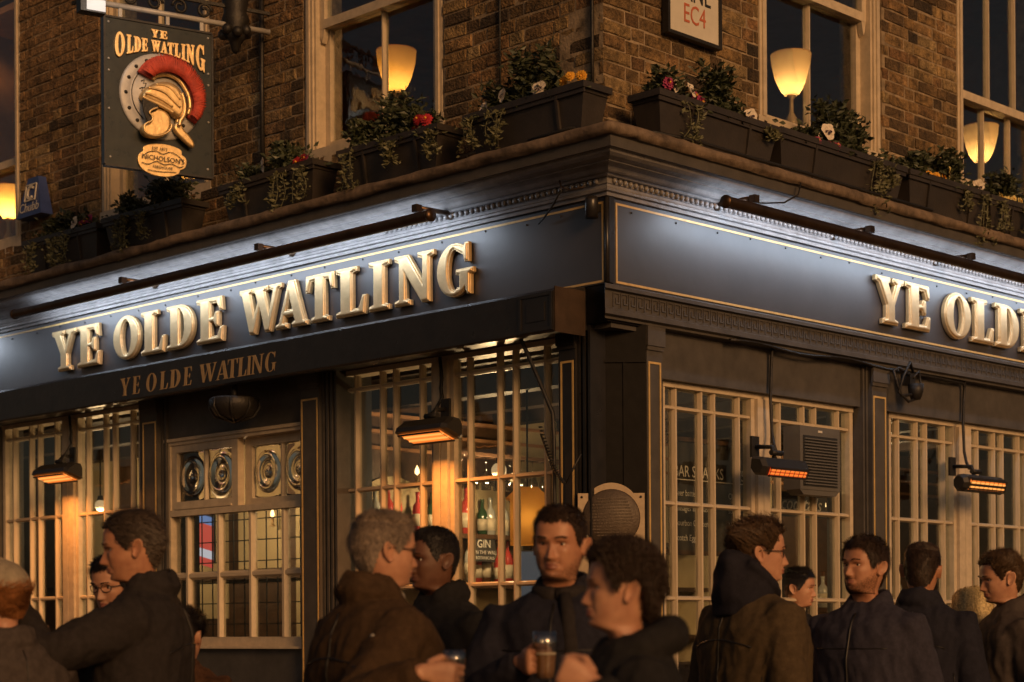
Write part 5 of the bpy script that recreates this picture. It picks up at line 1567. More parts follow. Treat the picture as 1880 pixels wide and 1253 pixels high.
light('board_light', 'AREA', mbd, (0.0, -0.21, 0.92), (R(42), 0, 0), 26.0, (1.0, 0.75, 0.42), 0.8, 0.04)  # light without a lamp body, added to brighten the menu lettering

# hanging glasses over the counter and small candle bulbs
for i in range(9):
    y = 1.0 + i * 0.11
    hg = thing('wine_glass', 'wine glass hanging upside down over the bar, %s from the left' % ordn[i], 'wine glass', (-2.25, y, 2.22), 0, 'hanging wine glasses')
    b = MB(); b.lathe([(0.034, 0.30), (0.034, 0.303), (0.004, 0.296), (0.004, 0.22), (0.022, 0.20), (0.036, 0.15), (0.034, 0.09), (0.032, 0.09), (0.033, 0.15), (0.02, 0.196), (0.0, 0.205)], 12)
    part('bowl', b, M['drinkglass'], hg)
gr = thing('glass_rack', 'dark rail above the bar carrying the hanging wine glasses', 'glass rack', (-2.25, 0.9, 2.525), 0)
b = MB(); b.box(-0.05, 0.05, 0, 1.1, 0, 0.02); b.bar((0, 0.1, 0.02), (0, 0.1, 0.42), 0.012); b.bar((0, 1.0, 0.02), (0, 1.0, 0.42), 0.012)
part('rail', b, M['darkwood'], gr)
cbm = emat('candle_bulb', (1.0, 0.60, 0.24), 5.0)
for i, (x, y, z) in enumerate(((-2.72, 1.15, 2.42), (-2.72, 2.05, 2.42), (-2.72, 3.6, 2.40), (-2.72, 4.7, 2.40), (-2.72, 5.8, 2.40), (-6.75, 1.5, 2.3), (-5.35, 1.5, 2.42), (-4.72, 1.5, 2.25))):
    wl_ = thing('wall_light', 'small candle wall light inside, %s from the %s' % (ordn[i] if i < 5 else ordn[i - 5], 'corner end of the back bar' if i < 5 else 'left on the panelled wall'), 'wall light', (x, y, z), 0, 'candle wall lights inside the bar')
    b = MB(); b.lathe([(0.03, -0.06), (0.012, -0.05), (0.012, 0.0), (0.02, 0.005), (0.0, 0.006)], 10); part('holder', b, M['golddull'], wl_)
    q = MB(); q.lathe([(0.0, 0.006), (0.016, 0.02), (0.014, 0.045), (0.0, 0.075)], 10); part('bulb', q, cbm, wl_)
# a shelf with bottles and boxes standing behind the right windows
ws = thing('window_shelf', 'dark shelf across the inside of the right windows', 'shelf', (-0.95, 2.2, 1.50), 0)
b = MB(); b.box(-0.12, 0.12, 0, 3.6, 0, 0.03); b.box(-0.10, -0.08, 0.1, 0.13, -1.45, 0); b.box(-0.10, -0.08, 3.4, 3.43, -1.45, 0)
part('board', b, M['darkwood'], ws)
for i in range(16):
    c = names[rb.randrange(1, 6)]
    bottle(-0.95 + rb.uniform(-.05, .05), 2.35 + i * 0.2 + rb.uniform(-.05, .05), 1.53, c, rb.uniform(0.2, 0.33), '%s, %s from the left on the shelf behind the right windows' % (word[c], ordn[i]))
# ================================================================== PEOPLE
CAMP = Vector((6.381, -7.190, 1.38))
IMR = Vector((rt.x, rt.y, 0)); UPV = Vector((0, 0, 1)); TOC = Vector((-fw.x, -fw.y, 0))   # right across the street, up, towards the street corner opposite

def skinmat(name, col, lip):
    m, n, l, p = newmat(name)
    tc = n.new('ShaderNodeTexCoord')
    nz = n.new('ShaderNodeTexNoise'); nz.inputs['Scale'].default_value = 28; nz.inputs['Detail'].default_value = 6
    l.new(tc.outputs['Object'], nz.inputs['Vector'])
    rp = n.new('ShaderNodeValToRGB')
    rp.color_ramp.elements[0].position = 0.3; rp.color_ramp.elements[1].position = 0.72
    rp.color_ramp.elements[0].color = (col[0] * .82, col[1] * .72, col[2] * .70, 1)
    rp.color_ramp.elements[1].color = (col[0] * 1.1, col[1] * 1.1, col[2] * 1.08, 1)
    l.new(nz.outputs['Fac'], rp.inputs['Fac']); l.new(rp.outputs[0], p.inputs['Base Color'])
    p.inputs['Roughness'].default_value = 0.5
    p.inputs['Subsurface Weight'].default_value = 0.12
    p.inputs['Subsurface Radius'].default_value = (0.012, 0.005, 0.003)
    bz = n.new('ShaderNodeTexNoise'); bz.inputs['Scale'].default_value = 240
    l.new(tc.outputs['Object'], bz.inputs['Vector'])
    b = n.new('ShaderNodeBump'); b.inputs['Strength'].default_value = 0.15; b.inputs['Distance'].default_value = 0.002
    l.new(bz.outputs['Fac'], b.inputs['Height']); l.new(b.outputs[0], p.inputs['Normal'])
    ml = mat(name + '_lips', lip, 0.45, var=0.15, scale=60)
    return m, ml
SK = {'fair': skinmat('fair_skin', (0.50, 0.27, 0.17), (0.30, 0.11, 0.08)), 'tan': skinmat('tanned_skin', (0.44, 0.22, 0.13), (0.26, 0.10, 0.07)),
      'dark': skinmat('dark_skin', (0.13, 0.060, 0.035), (0.10, 0.04, 0.03))}
EYEW = mat('eye_white', (0.62, 0.56, 0.50), 0.25, var=0.05)
EYED = mat('eye_iris', (0.025, 0.018, 0.014), 0.2, var=0.05)
def hairmat(name, c): return mat(name, c, 0.55, var=0.6, scale=110, spec=0.4)
HAIR = {'greybrown': hairmat('grey_brown_hair', (0.060, 0.042, 0.030)), 'grey': hairmat('grey_hair', (0.21, 0.16, 0.12)), 'black': hairmat('black_hair', (0.012, 0.009, 0.008)),
        'dark': hairmat('dark_brown_hair', (0.035, 0.020, 0.012)), 'brown': hairmat('brown_hair', (0.075, 0.042, 0.02)), 'blond': hairmat('blond_hair', (0.72, 0.50, 0.25)), 'ginger': hairmat('ginger_hair', (0.30, 0.12, 0.04))}
def clothmat(name, c, var=0.25, sheen=0.0): return mat(name, c, 0.85, var=var, scale=45, bump=0.35, bscale=220, spec=0.15, sheen=sheen)
CL = {'charcoal': clothmat('charcoal_wool', (0.026, 0.022, 0.022)), 'brownwax': clothmat('brown_waxed_cotton', (0.052, 0.031, 0.017), 0.3), 'black': clothmat('black_nylon', (0.017, 0.016, 0.017)),
      'navy': clothmat('navy_cloth', (0.018, 0.018, 0.028)), 'olive': clothmat('olive_parka', (0.066, 0.046, 0.026)), 'hood': clothmat('navy_hood_fleece', (0.016, 0.015, 0.022)),
      'slate': clothmat('slate_blue_jacket', (0.036, 0.034, 0.050)), 'fuzzy': clothmat('brown_fleece', (0.080, 0.038, 0.020), 0.5), 'grey': clothmat('grey_anorak', (0.062, 0.050, 0.046)),
      'beige': clothmat('beige_cap_wool', (0.30, 0.25, 0.18)), 'red': clothmat('dark_red_cloth', (0.10, 0.018, 0.012)), 'denim': clothmat('dark_trousers', (0.020, 0.020, 0.026)),
      'strap': clothmat('rust_leather_strap', (0.22, 0.06, 0.03)), 'shirt': clothmat('white_shirt', (0.5, 0.46, 0.40))}
SHOE = mat('black_leather', (0.015, 0.013, 0.012), 0.4)
FRAME = mat('dark_spectacle_frame', (0.015, 0.012, 0.010), 0.3)

def UPZ(z):
    # a short neck: shoulders and all below sit higher under the chin
    return z + .052 * min(1.0, max(0.0, (-.128 - z) / .085))
def interp(t, tab):
    xs = np.array([a for a, _ in tab]); ys = np.array([b for _, b in tab]); o_ = np.argsort(xs)
    return np.interp(t, xs[o_], ys[o_])
def smoothed(zs, tab):
    # cubic-ish interpolation: average of shifted linear ones
    return (interp(zs, tab) * 2 + interp(zs + 0.006, tab) + interp(zs - 0.006, tab)) / 4
#            z      f     b     w
HEADTAB = [(.120, .000, .000, .000), (.117, .028, .034, .030), (.110, .048, .060, .047), (.098, .066, .080, .061), (.080, .081, .095, .0705), (.055, .0915, .1045, .0765), (.030, .0950, .1065, .0780),
           (.012, .0950, .1055, .0780), (-.005, .0900, .103, .0765), (-.025, .0900, .096, .0735), (-.045, .0905, .086, .0700), (-.062, .0895, .076, .0660), (-.078, .0880, .069, .0615), (-.092, .0860, .065, .0555),
           (-.104, .0840, .0635, .0515), (-.111, .0780, .063, .0515), (-.117, .0620, .0630, .053), (-.123, .0460, .063, .0545), (-.132, .0380, .0630, .0555), (-.150, .0360, .064, .0560), (-.175, .0370, .068, .0575),
           (-.205, .0420, .075, .0640), (-.225, .0520, .083, .085), (-.245, .0650, .092, .120), (-.270, .0850, .102, .158), (-.300, .1000, .108, .178), (-.340, .1100, .110, .182), (-.420, .1200, .108, .178),
           (-.540, .1180, .098, .160), (-.660, .1100, .092, .150), (-.760, .1120, .105, .165), (-.860, .1120, .118, .172), (-.930, .1000, .105, .155), (-.950, .0, .0, .0)]
HEADTAB = [(UPZ(z), a, b_, c) for z, a, b_, c in HEADTAB]
ZS = np.concatenate([np.array([.1195, .118, .1155, .112, .107, .101]), np.arange(.094, -.116, -.0042), np.array([-.117, -.120, -.124, -.129, -.136, -.146, -.158, -.172, -.188, -.205, -.218, -.230, -.245, -.26, -.28, -.31, -.35, -.42, -.50, -.58, -.66, -.74, -.80, -.84, -.88, -.896])])
NT = 84
UU = np.linspace(-PI, PI, NT, endpoint=False)
TH = UU - 0.36 * np.sin(UU)

def gauss(x, c, s_): return np.exp(-((x - c) / s_) ** 2)
def head_grid(face):
    """rings from crown to hips; returns (rings, NT, 3) in head coordinates, face towards -y"""
    f = smoothed(ZS, [(z, a) for z, a, b_, c in HEADTAB]); bb_ = smoothed(ZS, [(z, b_) for z, a, b_, c in HEADTAB]); w = smoothed(ZS, [(z, c) for z, a, b_, c in HEADTAB])
    f[0] = min(f[0], .008); 
    fat = face.get('fat', 0.0)
    wmask = gauss(ZS, -.06, .05)
    w = w * (1 + fat * wmask); 
    Z, T = np.meshgrid(ZS, TH, indexing='ij')
    P = np.where(Z > -.12, 0.90, 0.95)
    s_, c_ = np.sin(T), np.cos(T)
    X = w[:, None] * np.sign(s_) * np.abs(s_) ** P
    Y = np.where(c_ > 0, -f[:, None], bb_[:, None]) * np.abs(c_) ** P
    hm = (Z > -.125)
    front = (c_ > 0) & hm
    # narrower forehead/jaw in front view: pull the face corners in
    D = np.zeros_like(X)
    nl = face.get('nose', 1.0)
    ridge = np.interp(-Z, [-.016, -.002, .012, .026, .036, .042, .047, .052, .056], [0, .004, .0105, .0180, .0235, .0255, .0215, .009, 0.0])
    sw = np.interp(-Z, [-.01, .0, .03, .044], [.0075, .0075, .0095, .012])
    D += nl * ridge * np.exp(-(X / sw) ** 2)
    for sx in (-1, 1):
        D += nl * .0085 * gauss(X, sx * .0135, .0062) * gauss(Z, -.0445, .0060)
        D += -.0125 * gauss(X, sx * .0310, .0165) * gauss(Z, .000, .0100)
        D += .0052 * gauss(X, sx * .0310, .0135) * gauss(Z, .0075, .0042)
        D += .0040 * gauss(X, sx * .0310, .0130) * gauss(Z, -.0092, .0040)
        D += .0058 * gauss(X, sx * .0270, .0190) * gauss(Z, .0190, .0075)
        D += .0050 * gauss(X, sx * .0470, .0150) * gauss(Z, -.0250, .0150)
        D += -.0035 * gauss(X, sx * .0235, .0060) * gauss(Z - sx * 0, -.0560, .012)
        D += -.0030 * gauss(X, sx * .0300, .0100) * gauss(Z, -.0700, .010)
    D += .0075 * gauss(X, 0, .0200) * gauss(Z, -.0705, .0160)
    D += .0042 * gauss(X, 0, .0170) * gauss(Z, -.0655, .0034)
    D += .0050 * gauss(X, 0, .0150) * gauss(Z, -.0775, .0040)
    D += -.0050 * gauss(X, 0, .0210) * gauss(Z, -.0712, .0018)
    D += -.0035 * gauss(X, 0, .0170) * gauss(Z, -.0875, .0045)
    D += .0070 * face.get('chin', 1.0) * gauss(X, 0, .0190) * gauss(Z, -.1020, .0090)
    Y = Y - np.where(front, D, 0)
    # flatter temples, jaw corners
    temple = gauss(Z, .025, .03) * np.where(hm, 1, 0) * gauss(np.abs(T), 1.15, .35)
    X = X * (1 - .05 * temple)
    return np.stack([X, Y, Z], -1)

def grid_faces(nr, nt, base=0):
    fs = []
    for i in range(nr - 1):
        for j in range(nt):
            fs.append((base + i * nt + j, base + i * nt + (j + 1) % nt, base + (i + 1) * nt + (j + 1) % nt, base + (i + 1) * nt + j))
    fs.append(tuple(base + j for j in reversed(range(nt)))); fs.append(tuple(base + (nr - 1) * nt + j for j in range(nt)))
    return fs
HAIRLINE = [(0, .070), (20, .071), (35, .072), (48, .058), (58, .034), (66, .006), (72, -.012), (79, -.018), (86, .016), (98, .020), (106, -.004), (114, -.040), (126, -.070), (145, -.088), (180, -.092)]

def ear(mb, side, style=1.0):
    # a shallow shell: rim, concha, lobe
    cx_, cy_, cz_ = side * .0765, .014, -.012
    N = 18
    rim, mid, inn, back = [], [], [], []
    for i in range(N):
        a = 2 * PI * i / N
        ry = .0185 * (1 + .12 * math.sin(a)); rz = .0315
        y = cy_ + ry * math.cos(a) + .006 * math.sin(a); z = cz_ + rz * math.sin(a)
        if math.sin(a) < -.5: y -= .004
        out = .016 + .007 * math.cos(a) + .004 * math.sin(a)
        rim.append((cx_ + side * out, y, z)); mid.append((cx_ + side * (out - .0015), cy_ + (y - cy_) * .80, cz_ + (z - cz_) * .84))
        inn.append((cx_ + side * (out - .0085), cy_ - .002 + (y - cy_) * .52, cz_ + (z - cz_) * .58)); back.append((cx_ - side * .006, cy_ - .004 + (y - cy_) * .65, cz_ + (z - cz_) * .8))
    sm = mb.smooth; mb.smooth = True
    ks = [mb.verts(q) for q in (back, rim, mid, inn)]
    for A, B in zip(ks[:-1], ks[1:]):
        for j in range(N): mb.face([A + j, A + (j + 1) % N, B + (j + 1) % N, B + j])
    mb.face([ks[0] + j for j in range(N)]); mb.face([ks[3] + j for j in reversed(range(N))])
    mb.smooth = sm

def hand_mb(mb, Wp, Yd, Xd, Zd, curl, thumb=0.5, s=1.0, spread=0.0):
    """palm, four jointed fingers and a thumb; X towards the thumb, Y along the fingers, Z the back of the hand"""
    def T(x, y, z): return Wp + (Xd * x + Yd * y + Zd * z) * s
    sm = mb.smooth; mb.smooth = True
    secs = [(-.012, .023, .019, 0), (.012, .027, .018, 0), (.040, .038, .016, .001), (.068, .041, .0145, .001), (.088, .039, .0115, 0), (.094, .030, .006, -.002)]
    N = 14; ks = []
    for y, hw, ht, zc in secs:
        ks.append(mb.verts([T(hw * math.copysign(abs(math.cos(2 * PI * j / N)) ** .8, math.cos(2 * PI * j / N)), y, zc + ht * math.copysign(abs(math.sin(2 * PI * j / N)) ** .8, math.sin(2 * PI * j / N))) for j in range(N)]))
    for A, B in zip(ks[:-1], ks[1:]):
        for j in range(N): mb.face([A + j, A + (j + 1) % N, B + (j + 1) % N, B + j])
    mb.face([ks[0] + j for j in reversed(range(N))]); mb.face([ks[-1] + j for j in range(N)])
    for fi, (x0, Ls, r0) in enumerate(((.0295, (.040, .025, .021), .0098), (.0100, (.045, .029, .022), .0100), (-.0095, (.041, .027, .021), .0095), (-.0275, (.032, .020, .019), .0083))):
        ang = 0; p = Vector((x0, .080, -.001)); pts = [p.copy() - Vector((0, .020, 0)), p.copy()]; rs = [r0, r0 * 1.06]
        for k, L_ in enumerate(Ls):
            ang += R(curl[k]) * (1.0 + 0.06 * fi)
            d = Vector((x0 * spread * 6, math.cos(ang), -math.sin(ang)))
            q = p + d * L_
            pts.append(p.lerp(q, .5)); rs.append(r0 * (0.95 - .09 * k))
            pts.append(q); rs.append(r0 * (0.98 - .10 * k) if k < 2 else r0 * .62)
            p = q
        mb.tube([T(*q) for q in pts], [r_ * s for r_ in rs], 9)
    base = Vector((.022, .012, -.006))
    t1 = base + Vector((.026, .030, -.014 - .012 * thumb)); t2 = t1 + Vector((.004 - .012 * thumb, .030, -.010 - .018 * thumb)); t3 = t2 + Vector((-.004 - .014 * thumb, .024, -.006 - .010 * thumb))
    mb.tube([T(*q) for q in (base, base.lerp(t1, .5), t1, t1.lerp(t2, .5), t2, t2.lerp(t3, .6), t3)], [q * s for q in (.017, .0150, .0125, .0112, .0112, .0100, .0062)], 9)
    mb.smooth = sm

def remesh(me, voxel, smooth_it=0):
    o = bpy.data.objects.new('t', me); COL.objects.link(o)
    m = o.modifiers.new('r', 'REMESH'); m.mode = 'VOXEL'; m.voxel_size = voxel
    if smooth_it:
        m2 = o.modifiers.new('s', 'SMOOTH'); m2.iterations = smooth_it; m2.factor = 0.5
    out = bpy.data.meshes.new_from_object(o.evaluated_get(bpy.context.evaluated_depsgraph_get()))
    bpy.data.objects.remove(o)
    return out
def boolean_union(a, b):
    oa = bpy.data.objects.new('a', a); ob = bpy.data.objects.new('b', b)
    COL.objects.link(oa); COL.objects.link(ob)
    m = oa.modifiers.new('u', 'BOOLEAN'); m.operation = 'UNION'; m.object = ob; m.solver = 'EXACT'
    out = bpy.data.meshes.new_from_object(oa.evaluated_get(bpy.context.evaluated_depsgraph_get()))
    bpy.data.objects.remove(oa); bpy.data.objects.remove(ob)
    if len(out.polygons) < len(a.polygons) * 0.8: return None
    return out

def ik(S, Wt, a, b_, pole):
    d = Wt - S; L_ = d.length
    if L_ > (a + b_) * 0.985: Wt = S + d.normalized() * (a + b_) * 0.985; d = Wt - S; L_ = d.length
    x = (a * a - b_ * b_ + L_ * L_) / (2 * L_); h = math.sqrt(max(a * a - x * x, 1e-5))
    dn = d.normalized(); pl_ = (pole - dn * pole.dot(dn)).normalized()
    return S + dn * x + pl_ * h, Wt

def person(label, pos, hz, phi, group=None, headphi=None, pitch=0, tilt=0, skin='fair', hair='dark', hairlen=.02, hairn=7500, haircap=.006, hairstyle='short', recede=0.0, coat='black', collar=.05, bulk=1.0,
           hands={}, hair_label=None, glasses=False, face={}, hoodc=None, cap=None, beard=None, scarf=None, coatvox=.0095, lean=0, long_hair=0, wr=1.0, seed=1, zip_=True):
    r = random.Random(seed * 77 + 5)
    nr_ = np.random.RandomState(seed)
    px, py = pos
    s = hz / 1.63
    tc = math.atan2(CAMP.y - py, CAMP.x - px)
    psi = tc - R(phi) + PI / 2
    th = thing('person', label, 'person', (px, py, 0), psi, group)
    Rinv = Matrix.Rotation(-psi, 3, 'Z')
    def toloc(wv): return Rinv @ (Vector(wv) - Vector((px, py, 0)))
    def dirloc(wv): return (Rinv @ Vector(wv)).normalized()
    HC = Vector((0, 0, hz))        # head centre in person space
    turn = -R((headphi if headphi is not None else phi) - phi)
    # head pose
    piv = Vector((0, .025, -.115))
    def pose(P):
        P = np.asarray(P, float).reshape(-1, 3)
        w = np.clip((P[:, 2] + .185) / .085, 0, 1); w = w * w * (3 - 2 * w)
        out = np.empty_like(P)
        q = (P - np.array(piv)) * (1 - .045 * w)[:, None]
        a = turn * w; ca, sa = np.cos(a), np.sin(a)
        pt = R(pitch) * w; cp, sp = np.cos(pt), np.sin(pt)
        tl = R(tilt) * w; ct, st_ = np.cos(tl), np.sin(tl)
        # nod about x, tilt about y, turn about z
        y1 = q[:, 1] * cp - q[:, 2] * sp; z1 = q[:, 1] * sp + q[:, 2] * cp; x1 = q[:, 0]
        x2 = x1 * ct + z1 * st_; z2 = -x1 * st_ + z1 * ct
        x3 = x2 * ca - y1 * sa; y3 = x2 * sa + y1 * ca
        out[:, 0], out[:, 1], out[:, 2] = x3, y3, z2
        out += np.array(piv)
        # lean of the neck: head a little in front of the body
        out[:, 1] -= .022 * w
        return out * s + np.array([0, 0, hz])
    # ---- body: head, neck, torso in one loft, arms and hands united with it
    G = head_grid(face)
    nrg = G.shape[0]
    V = pose(G)
    me = bpy.data.meshes.new('torso')
    mb = MB(); mb.smooth = True
    mb.v = [tuple(v) for v in V]
    for f in grid_faces(nrg, NT): mb.face(list(f))
    ears = MB()
    for sd in (-1, 1): ear(ears, sd)
    ev = pose(np.array(ears.v)); k = mb.verts([tuple(v) for v in ev])
    # lips: material 1
    flat = G.reshape(-1, 3)
    for i, f in enumerate(mb.f):
        c = flat[list(f)].mean(0)
        if c[1] < -.07 and -.0835 < c[2] < -.0600 and abs(c[0]) < .0215 * (1 - ((c[2] + .0715) / .0135) ** 2 * .75): mb.mi[i] = 1
    body_me = bpy.data.meshes.new('body'); body_me.from_pydata(mb.v[:k], [], mb.f)
    skm = SK[skin]
    for m_ in skm: body_me.materials.append(m_)
    body_me.polygons.foreach_set('material_index', mb.mi); body_me.polygons.foreach_set('use_smooth', [True] * len(mb.f))
    limb = MB(); limb.smooth = True
    for f, sm_ in zip(ears.f, ears.sm): pass
    armpts = {}
    arms = MB(); arms.smooth = True
    for sd, side in ((1, 'left'), (-1, 'right')):
        S = Vector((sd * .182, .005, -.268)) * s + HC
        h = hands.get(side, {})
        fingers_up = None
        if 'grip' in h:
            Yd = dirloc(h['y']); Xd = dirloc(h.get('x', (0, 0, 1))); Xd = (Xd - Yd * Xd.dot(Yd)).normalized()
            Zd = Xd.cross(Yd) if side == 'left' else Yd.cross(Xd)
            Wt = toloc(h['grip']) - (Yd * .086 + Zd * -.046) * s
            curl = h.get('curl', (48, 62, 42)); thumb = .75
        elif 'wrist' in h:
            Wt = toloc(h['wrist']); Yd = dirloc(h['y']); Xd = dirloc(h.get('x', (0, 0, 1))); Xd = (Xd - Yd * Xd.dot(Yd)).normalized()
            Zd = Xd.cross(Yd) if side == 'left' else Yd.cross(Xd)
            curl = h.get('curl', (20, 25, 15)); thumb = h.get('thumb', .3)
        else:
            Wt = HC + Vector((sd * .225, -.09, -.78)) * s
            Yd = Vector((0, -.25, -1)).normalized(); Xd = Vector((-sd * .3, -1, .25)); Xd = (Xd - Yd * Xd.dot(Yd)).normalized()
            Zd = Xd.cross(Yd) if side == 'left' else Yd.cross(Xd)
            curl = (22, 28, 18); thumb = .3
        E_, W2 = ik(S, Wt, .300 * s, .265 * s, Vector(h.get('pole', (sd * .6, .8, -.6))))
        armpts[side] = (S, E_, W2)
        fine = 'grip' in h or 'wrist' in h
        a = MB(); a.smooth = True
        a.tube([S + Vector((-sd * .06, 0, -.01)) * s, S, S.lerp(E_, .5), E_, E_.lerp(W2, .35), W2.lerp(E_, .12), W2], [q * s for q in (.048, .050, .046, .040, .040, .028, .026)], 12)
        hand_mb(a, W2, Yd, Xd, Zd, curl, thumb, s * .98)
        am = remesh(a.mesh('arm', SK[skin][0]), .0042 if fine else .009, 1)
        k = len(arms.v); arms.v.extend([tuple(v.co) for v in am.vertices])
        for p_ in am.polygons: arms.f.append([k + i for i in p_.vertices]); arms.mi.append(0); arms.sm.append(True)
        bpy.data.meshes.remove(am)
    k = len(arms.v)
    arms_me = bpy.data.meshes.new('arms'); arms_me.from_pydata(arms.v, [], arms.f); arms_me.materials.append(skm[0]); arms_me.polygons.foreach_set('use_smooth', [True] * len(arms.f))
    earm = bpy.data.meshes.new('ears'); earm.from_pydata([tuple(v) for v in ev], [], ears.f); earm.materials.append(skm[0]); earm.polygons.foreach_set('use_smooth', [True] * len(ears.f))
    limbs = join_meshes([arms_me, earm], [skm[0]], 'limbs')
    bb2 = bmesh.new(); bb2.from_mesh(limbs); bmesh.ops.recalc_face_normals(bb2, faces=bb2.faces); bb2.to_mesh(limbs); bb2.free()
    bb2 = bmesh.new(); bb2.from_mesh(body_me); bmesh.ops.recalc_face_normals(bb2, faces=bb2.faces); bb2.to_mesh(body_me); bb2.free()
    uni = boolean_union(body_me, limbs)
    if uni is None: uni = join_meshes([body_me.copy(), limbs.copy()], list(skm), 'body')
    uni.name = 'body'
    for p_ in uni.polygons: p_.use_smooth = True
    if len(uni.materials) < 2:
        uni.materials.clear(); [uni.materials.append(m_) for m_ in skm]
    obj('body', uni, th)
    # ---- eyes
    for sd in (-1, 1):
        q = MB(); q.smooth = True
        q.sphere((0, 0, 0), .0118 * s, 14, 10)
        q.m = 1
        q.lathe([(.0, -.01215 * s), (.0048 * s, -.0115 * s), (.0058 * s, -.0107 * s)], 12, (0, 0, 0), 'y')
        c = pose([(sd * .0310, -.0658, -.0005)])[0]
        e_ = part('eye', q, [EYEW, EYED], th, tuple(c), (0, 0, turn))
        e_.rotation_euler = (R(pitch), 0, turn)
    # ---- hair
    flat3 = G
    hv = G.reshape(nrg, NT, 3)
    nm = np.zeros_like(hv)
    dv = np.roll(hv, -1, 1) - np.roll(hv, 1, 1)
    du = np.zeros_like(hv); du[1:-1] = hv[2:] - hv[:-2]; du[0] = hv[1] - hv[0]; du[-1] = hv[-1] - hv[-2]
    nm = np.cross(dv, du); nm /= (np.linalg.norm(nm, axis=2, keepdims=True) + 1e-9)
    haircap_ = haircap * (1.0 if hairstyle in ('curly', 'long') else .72)
    cen = np.array([0, .01, 0.0])
    sgn = np.sign(((hv - cen) * nm).sum(2, keepdims=True)); nm *= np.where(sgn == 0, 1, sgn)
    nm[0] = (0, 0, 1)
    deg = np.abs(np.degrees(TH))
    hl = np.interp(deg, [a for a, _ in HAIRLINE], [b_ for _, b_ in HAIRLINE])
    hl = hl + recede * np.where(deg < 60, np.where((deg > 18) & (deg < 50), 1.25, 0.8), 0)
    jit = np.array([noise.noise(Vector((math.cos(t) * 4, math.sin(t) * 4, seed * 3.1))) for t in TH]) * .006
    inh = (hv[:, :, 2] > (hl + jit)[None, :]) & (hv[:, :, 2] > -.12)
    if cap: inh &= hv[:, :, 2] < .030
    capm = MB(); capm.smooth = True
    lump = np.zeros((nrg, NT))
    for i in range(nrg):
        if ZS[i] < -.12: break
        for j in range(NT):
            p = hv[i, j]
            lump[i, j] = noise.noise(Vector(p * 26) + Vector((seed, 0, 0))) * .7 + noise.noise(Vector(p * 70) + Vector((seed, 3, 0))) * .6
    edge = np.clip((hv[:, :, 2] - hl[None, :]) / .022, 0, 1)
    thick = haircap_ * (0.25 + .75 * edge) * (1 + lump * .8)
    hvv = hv + nm * thick[:, :, None]
    vid = {}
    def vget(i, j):
        j %= NT
        if (i, j) not in vid: vid[(i, j)] = len(capm.v); capm.v.append(tuple(hvv[i, j]))
        return vid[(i, j)]
    fl_ = []
    for i in range(nrg - 1):
        for j in range(NT):
            j2 = (j + 1) % NT
            if inh[i, j] and inh[i, j2] and inh[i + 1, j] and inh[i + 1, j2]:
                capm.face([vget(i, j), vget(i, j2), vget(i + 1, j2), vget(i + 1, j)]); fl_.append((i, j))
    if not cap: capm.face([vget(0, j) for j in range(NT)])
    # strands
    areas = np.array([np.linalg.norm(hv[i, (j + 1) % NT] - hv[i, j]) * np.linalg.norm(hv[i + 1, j] - hv[i, j]) for i, j in fl_])
    pick = nr_.choice(len(fl_), hairn, p=areas / areas.sum())
    for t in pick:
        i, j = fl_[t]
        a, b_ = nr_.rand(), nr_.rand()
        j2 = (j + 1) % NT
        p = Vector((hvv[i, j] * (1 - a) + hvv[i, j2] * a) * (1 - b_) + (hvv[i + 1, j] * (1 - a) + hvv[i + 1, j2] * a) * b_)
        n_ = Vector(nm[i, j])
        if hairstyle == 'short':
            comb = Vector((0, -.35 if p.z > .06 else .25, -.7 if p.z < .085 else .1)) + Vector((.5 * noise.noise(p * 20), .5 * noise.noise(p * 20 + Vector((5, 0, 0))), 0.3 * noise.noise(p * 20 + Vector((0, 7, 0)))))
        elif hairstyle == 'swept':
            comb = Vector((.3 * noise.noise(p * 15), .9, -.35 if p.z < .09 else .15))
        elif hairstyle == 'curly':
            comb = Vector((r.uniform(-1, 1), r.uniform(-1, 1), r.uniform(-1, 1)))
        elif hairstyle == 'messy':
            comb = Vector((r.uniform(-.5, .5) + noise.noise(p * 18), .4 + noise.noise(p * 18 + Vector((4, 0, 0))), .3 + .5 * noise.noise(p * 18 + Vector((0, 4, 0)))))
        else:
            comb = Vector((p.x * 2, .3, -1))
        comb = (comb - n_ * comb.dot(n_)); 
        if comb.length < 1e-3: continue
        comb.normalize()
        ln_ = hairlen * r.uniform(.55, 1.15)
        if p.z < .0 and hairstyle in ('short', 'swept', 'messy'): ln_ *= .45 + .2 * r.random()
        lift = {'short': .48, 'swept': .36, 'curly': .75, 'messy': .65, 'long': .1}[hairstyle]
        if hairstyle in ('short', 'swept', 'messy') and r.random() < .14: lift = .95; ln_ *= 1.5
        if hairstyle == 'long':
            pts = [p, p + n_ * .012 + comb * .03]
            q_ = pts[-1]; tot = long_hair * r.uniform(.7, 1.05)
            for st in range(6):
                q_ = q_ + Vector((r.uniform(-.003, .003) + p.x * .03, .006 if st < 3 else .0, -tot / 6))
                rad = math.hypot(q_.x, q_.y - .015)
                need = .082 if q_.z > -.12 else (.085 + max(0, -.14 - q_.z) * .55)
                if rad < need and rad > 1e-4:
                    k_ = need / rad; q_ = Vector((q_.x * k_, .015 + (q_.y - .015) * k_, q_.z))
                pts.append(q_)
            w0 = .0016
        elif hairstyle == 'curly':
            c2 = comb.cross(n_)
            pts = [p, p + n_ * ln_ * .45 + comb * ln_ * .25, p + n_ * ln_ * .8 - comb * ln_ * .05 + c2 * ln_ * .25, p + n_ * ln_ * .85 - comb * ln_ * .3 + c2 * ln_ * .05]
            w0 = .0013
        else:
            pts = [p, p + (n_ * lift + comb * (1 - lift)) * ln_ * .5, p + (n_ * lift * .6 + comb) * ln_ * .95]
            w0 = .0017
        sidev = n_.cross(pts[1] - pts[0])
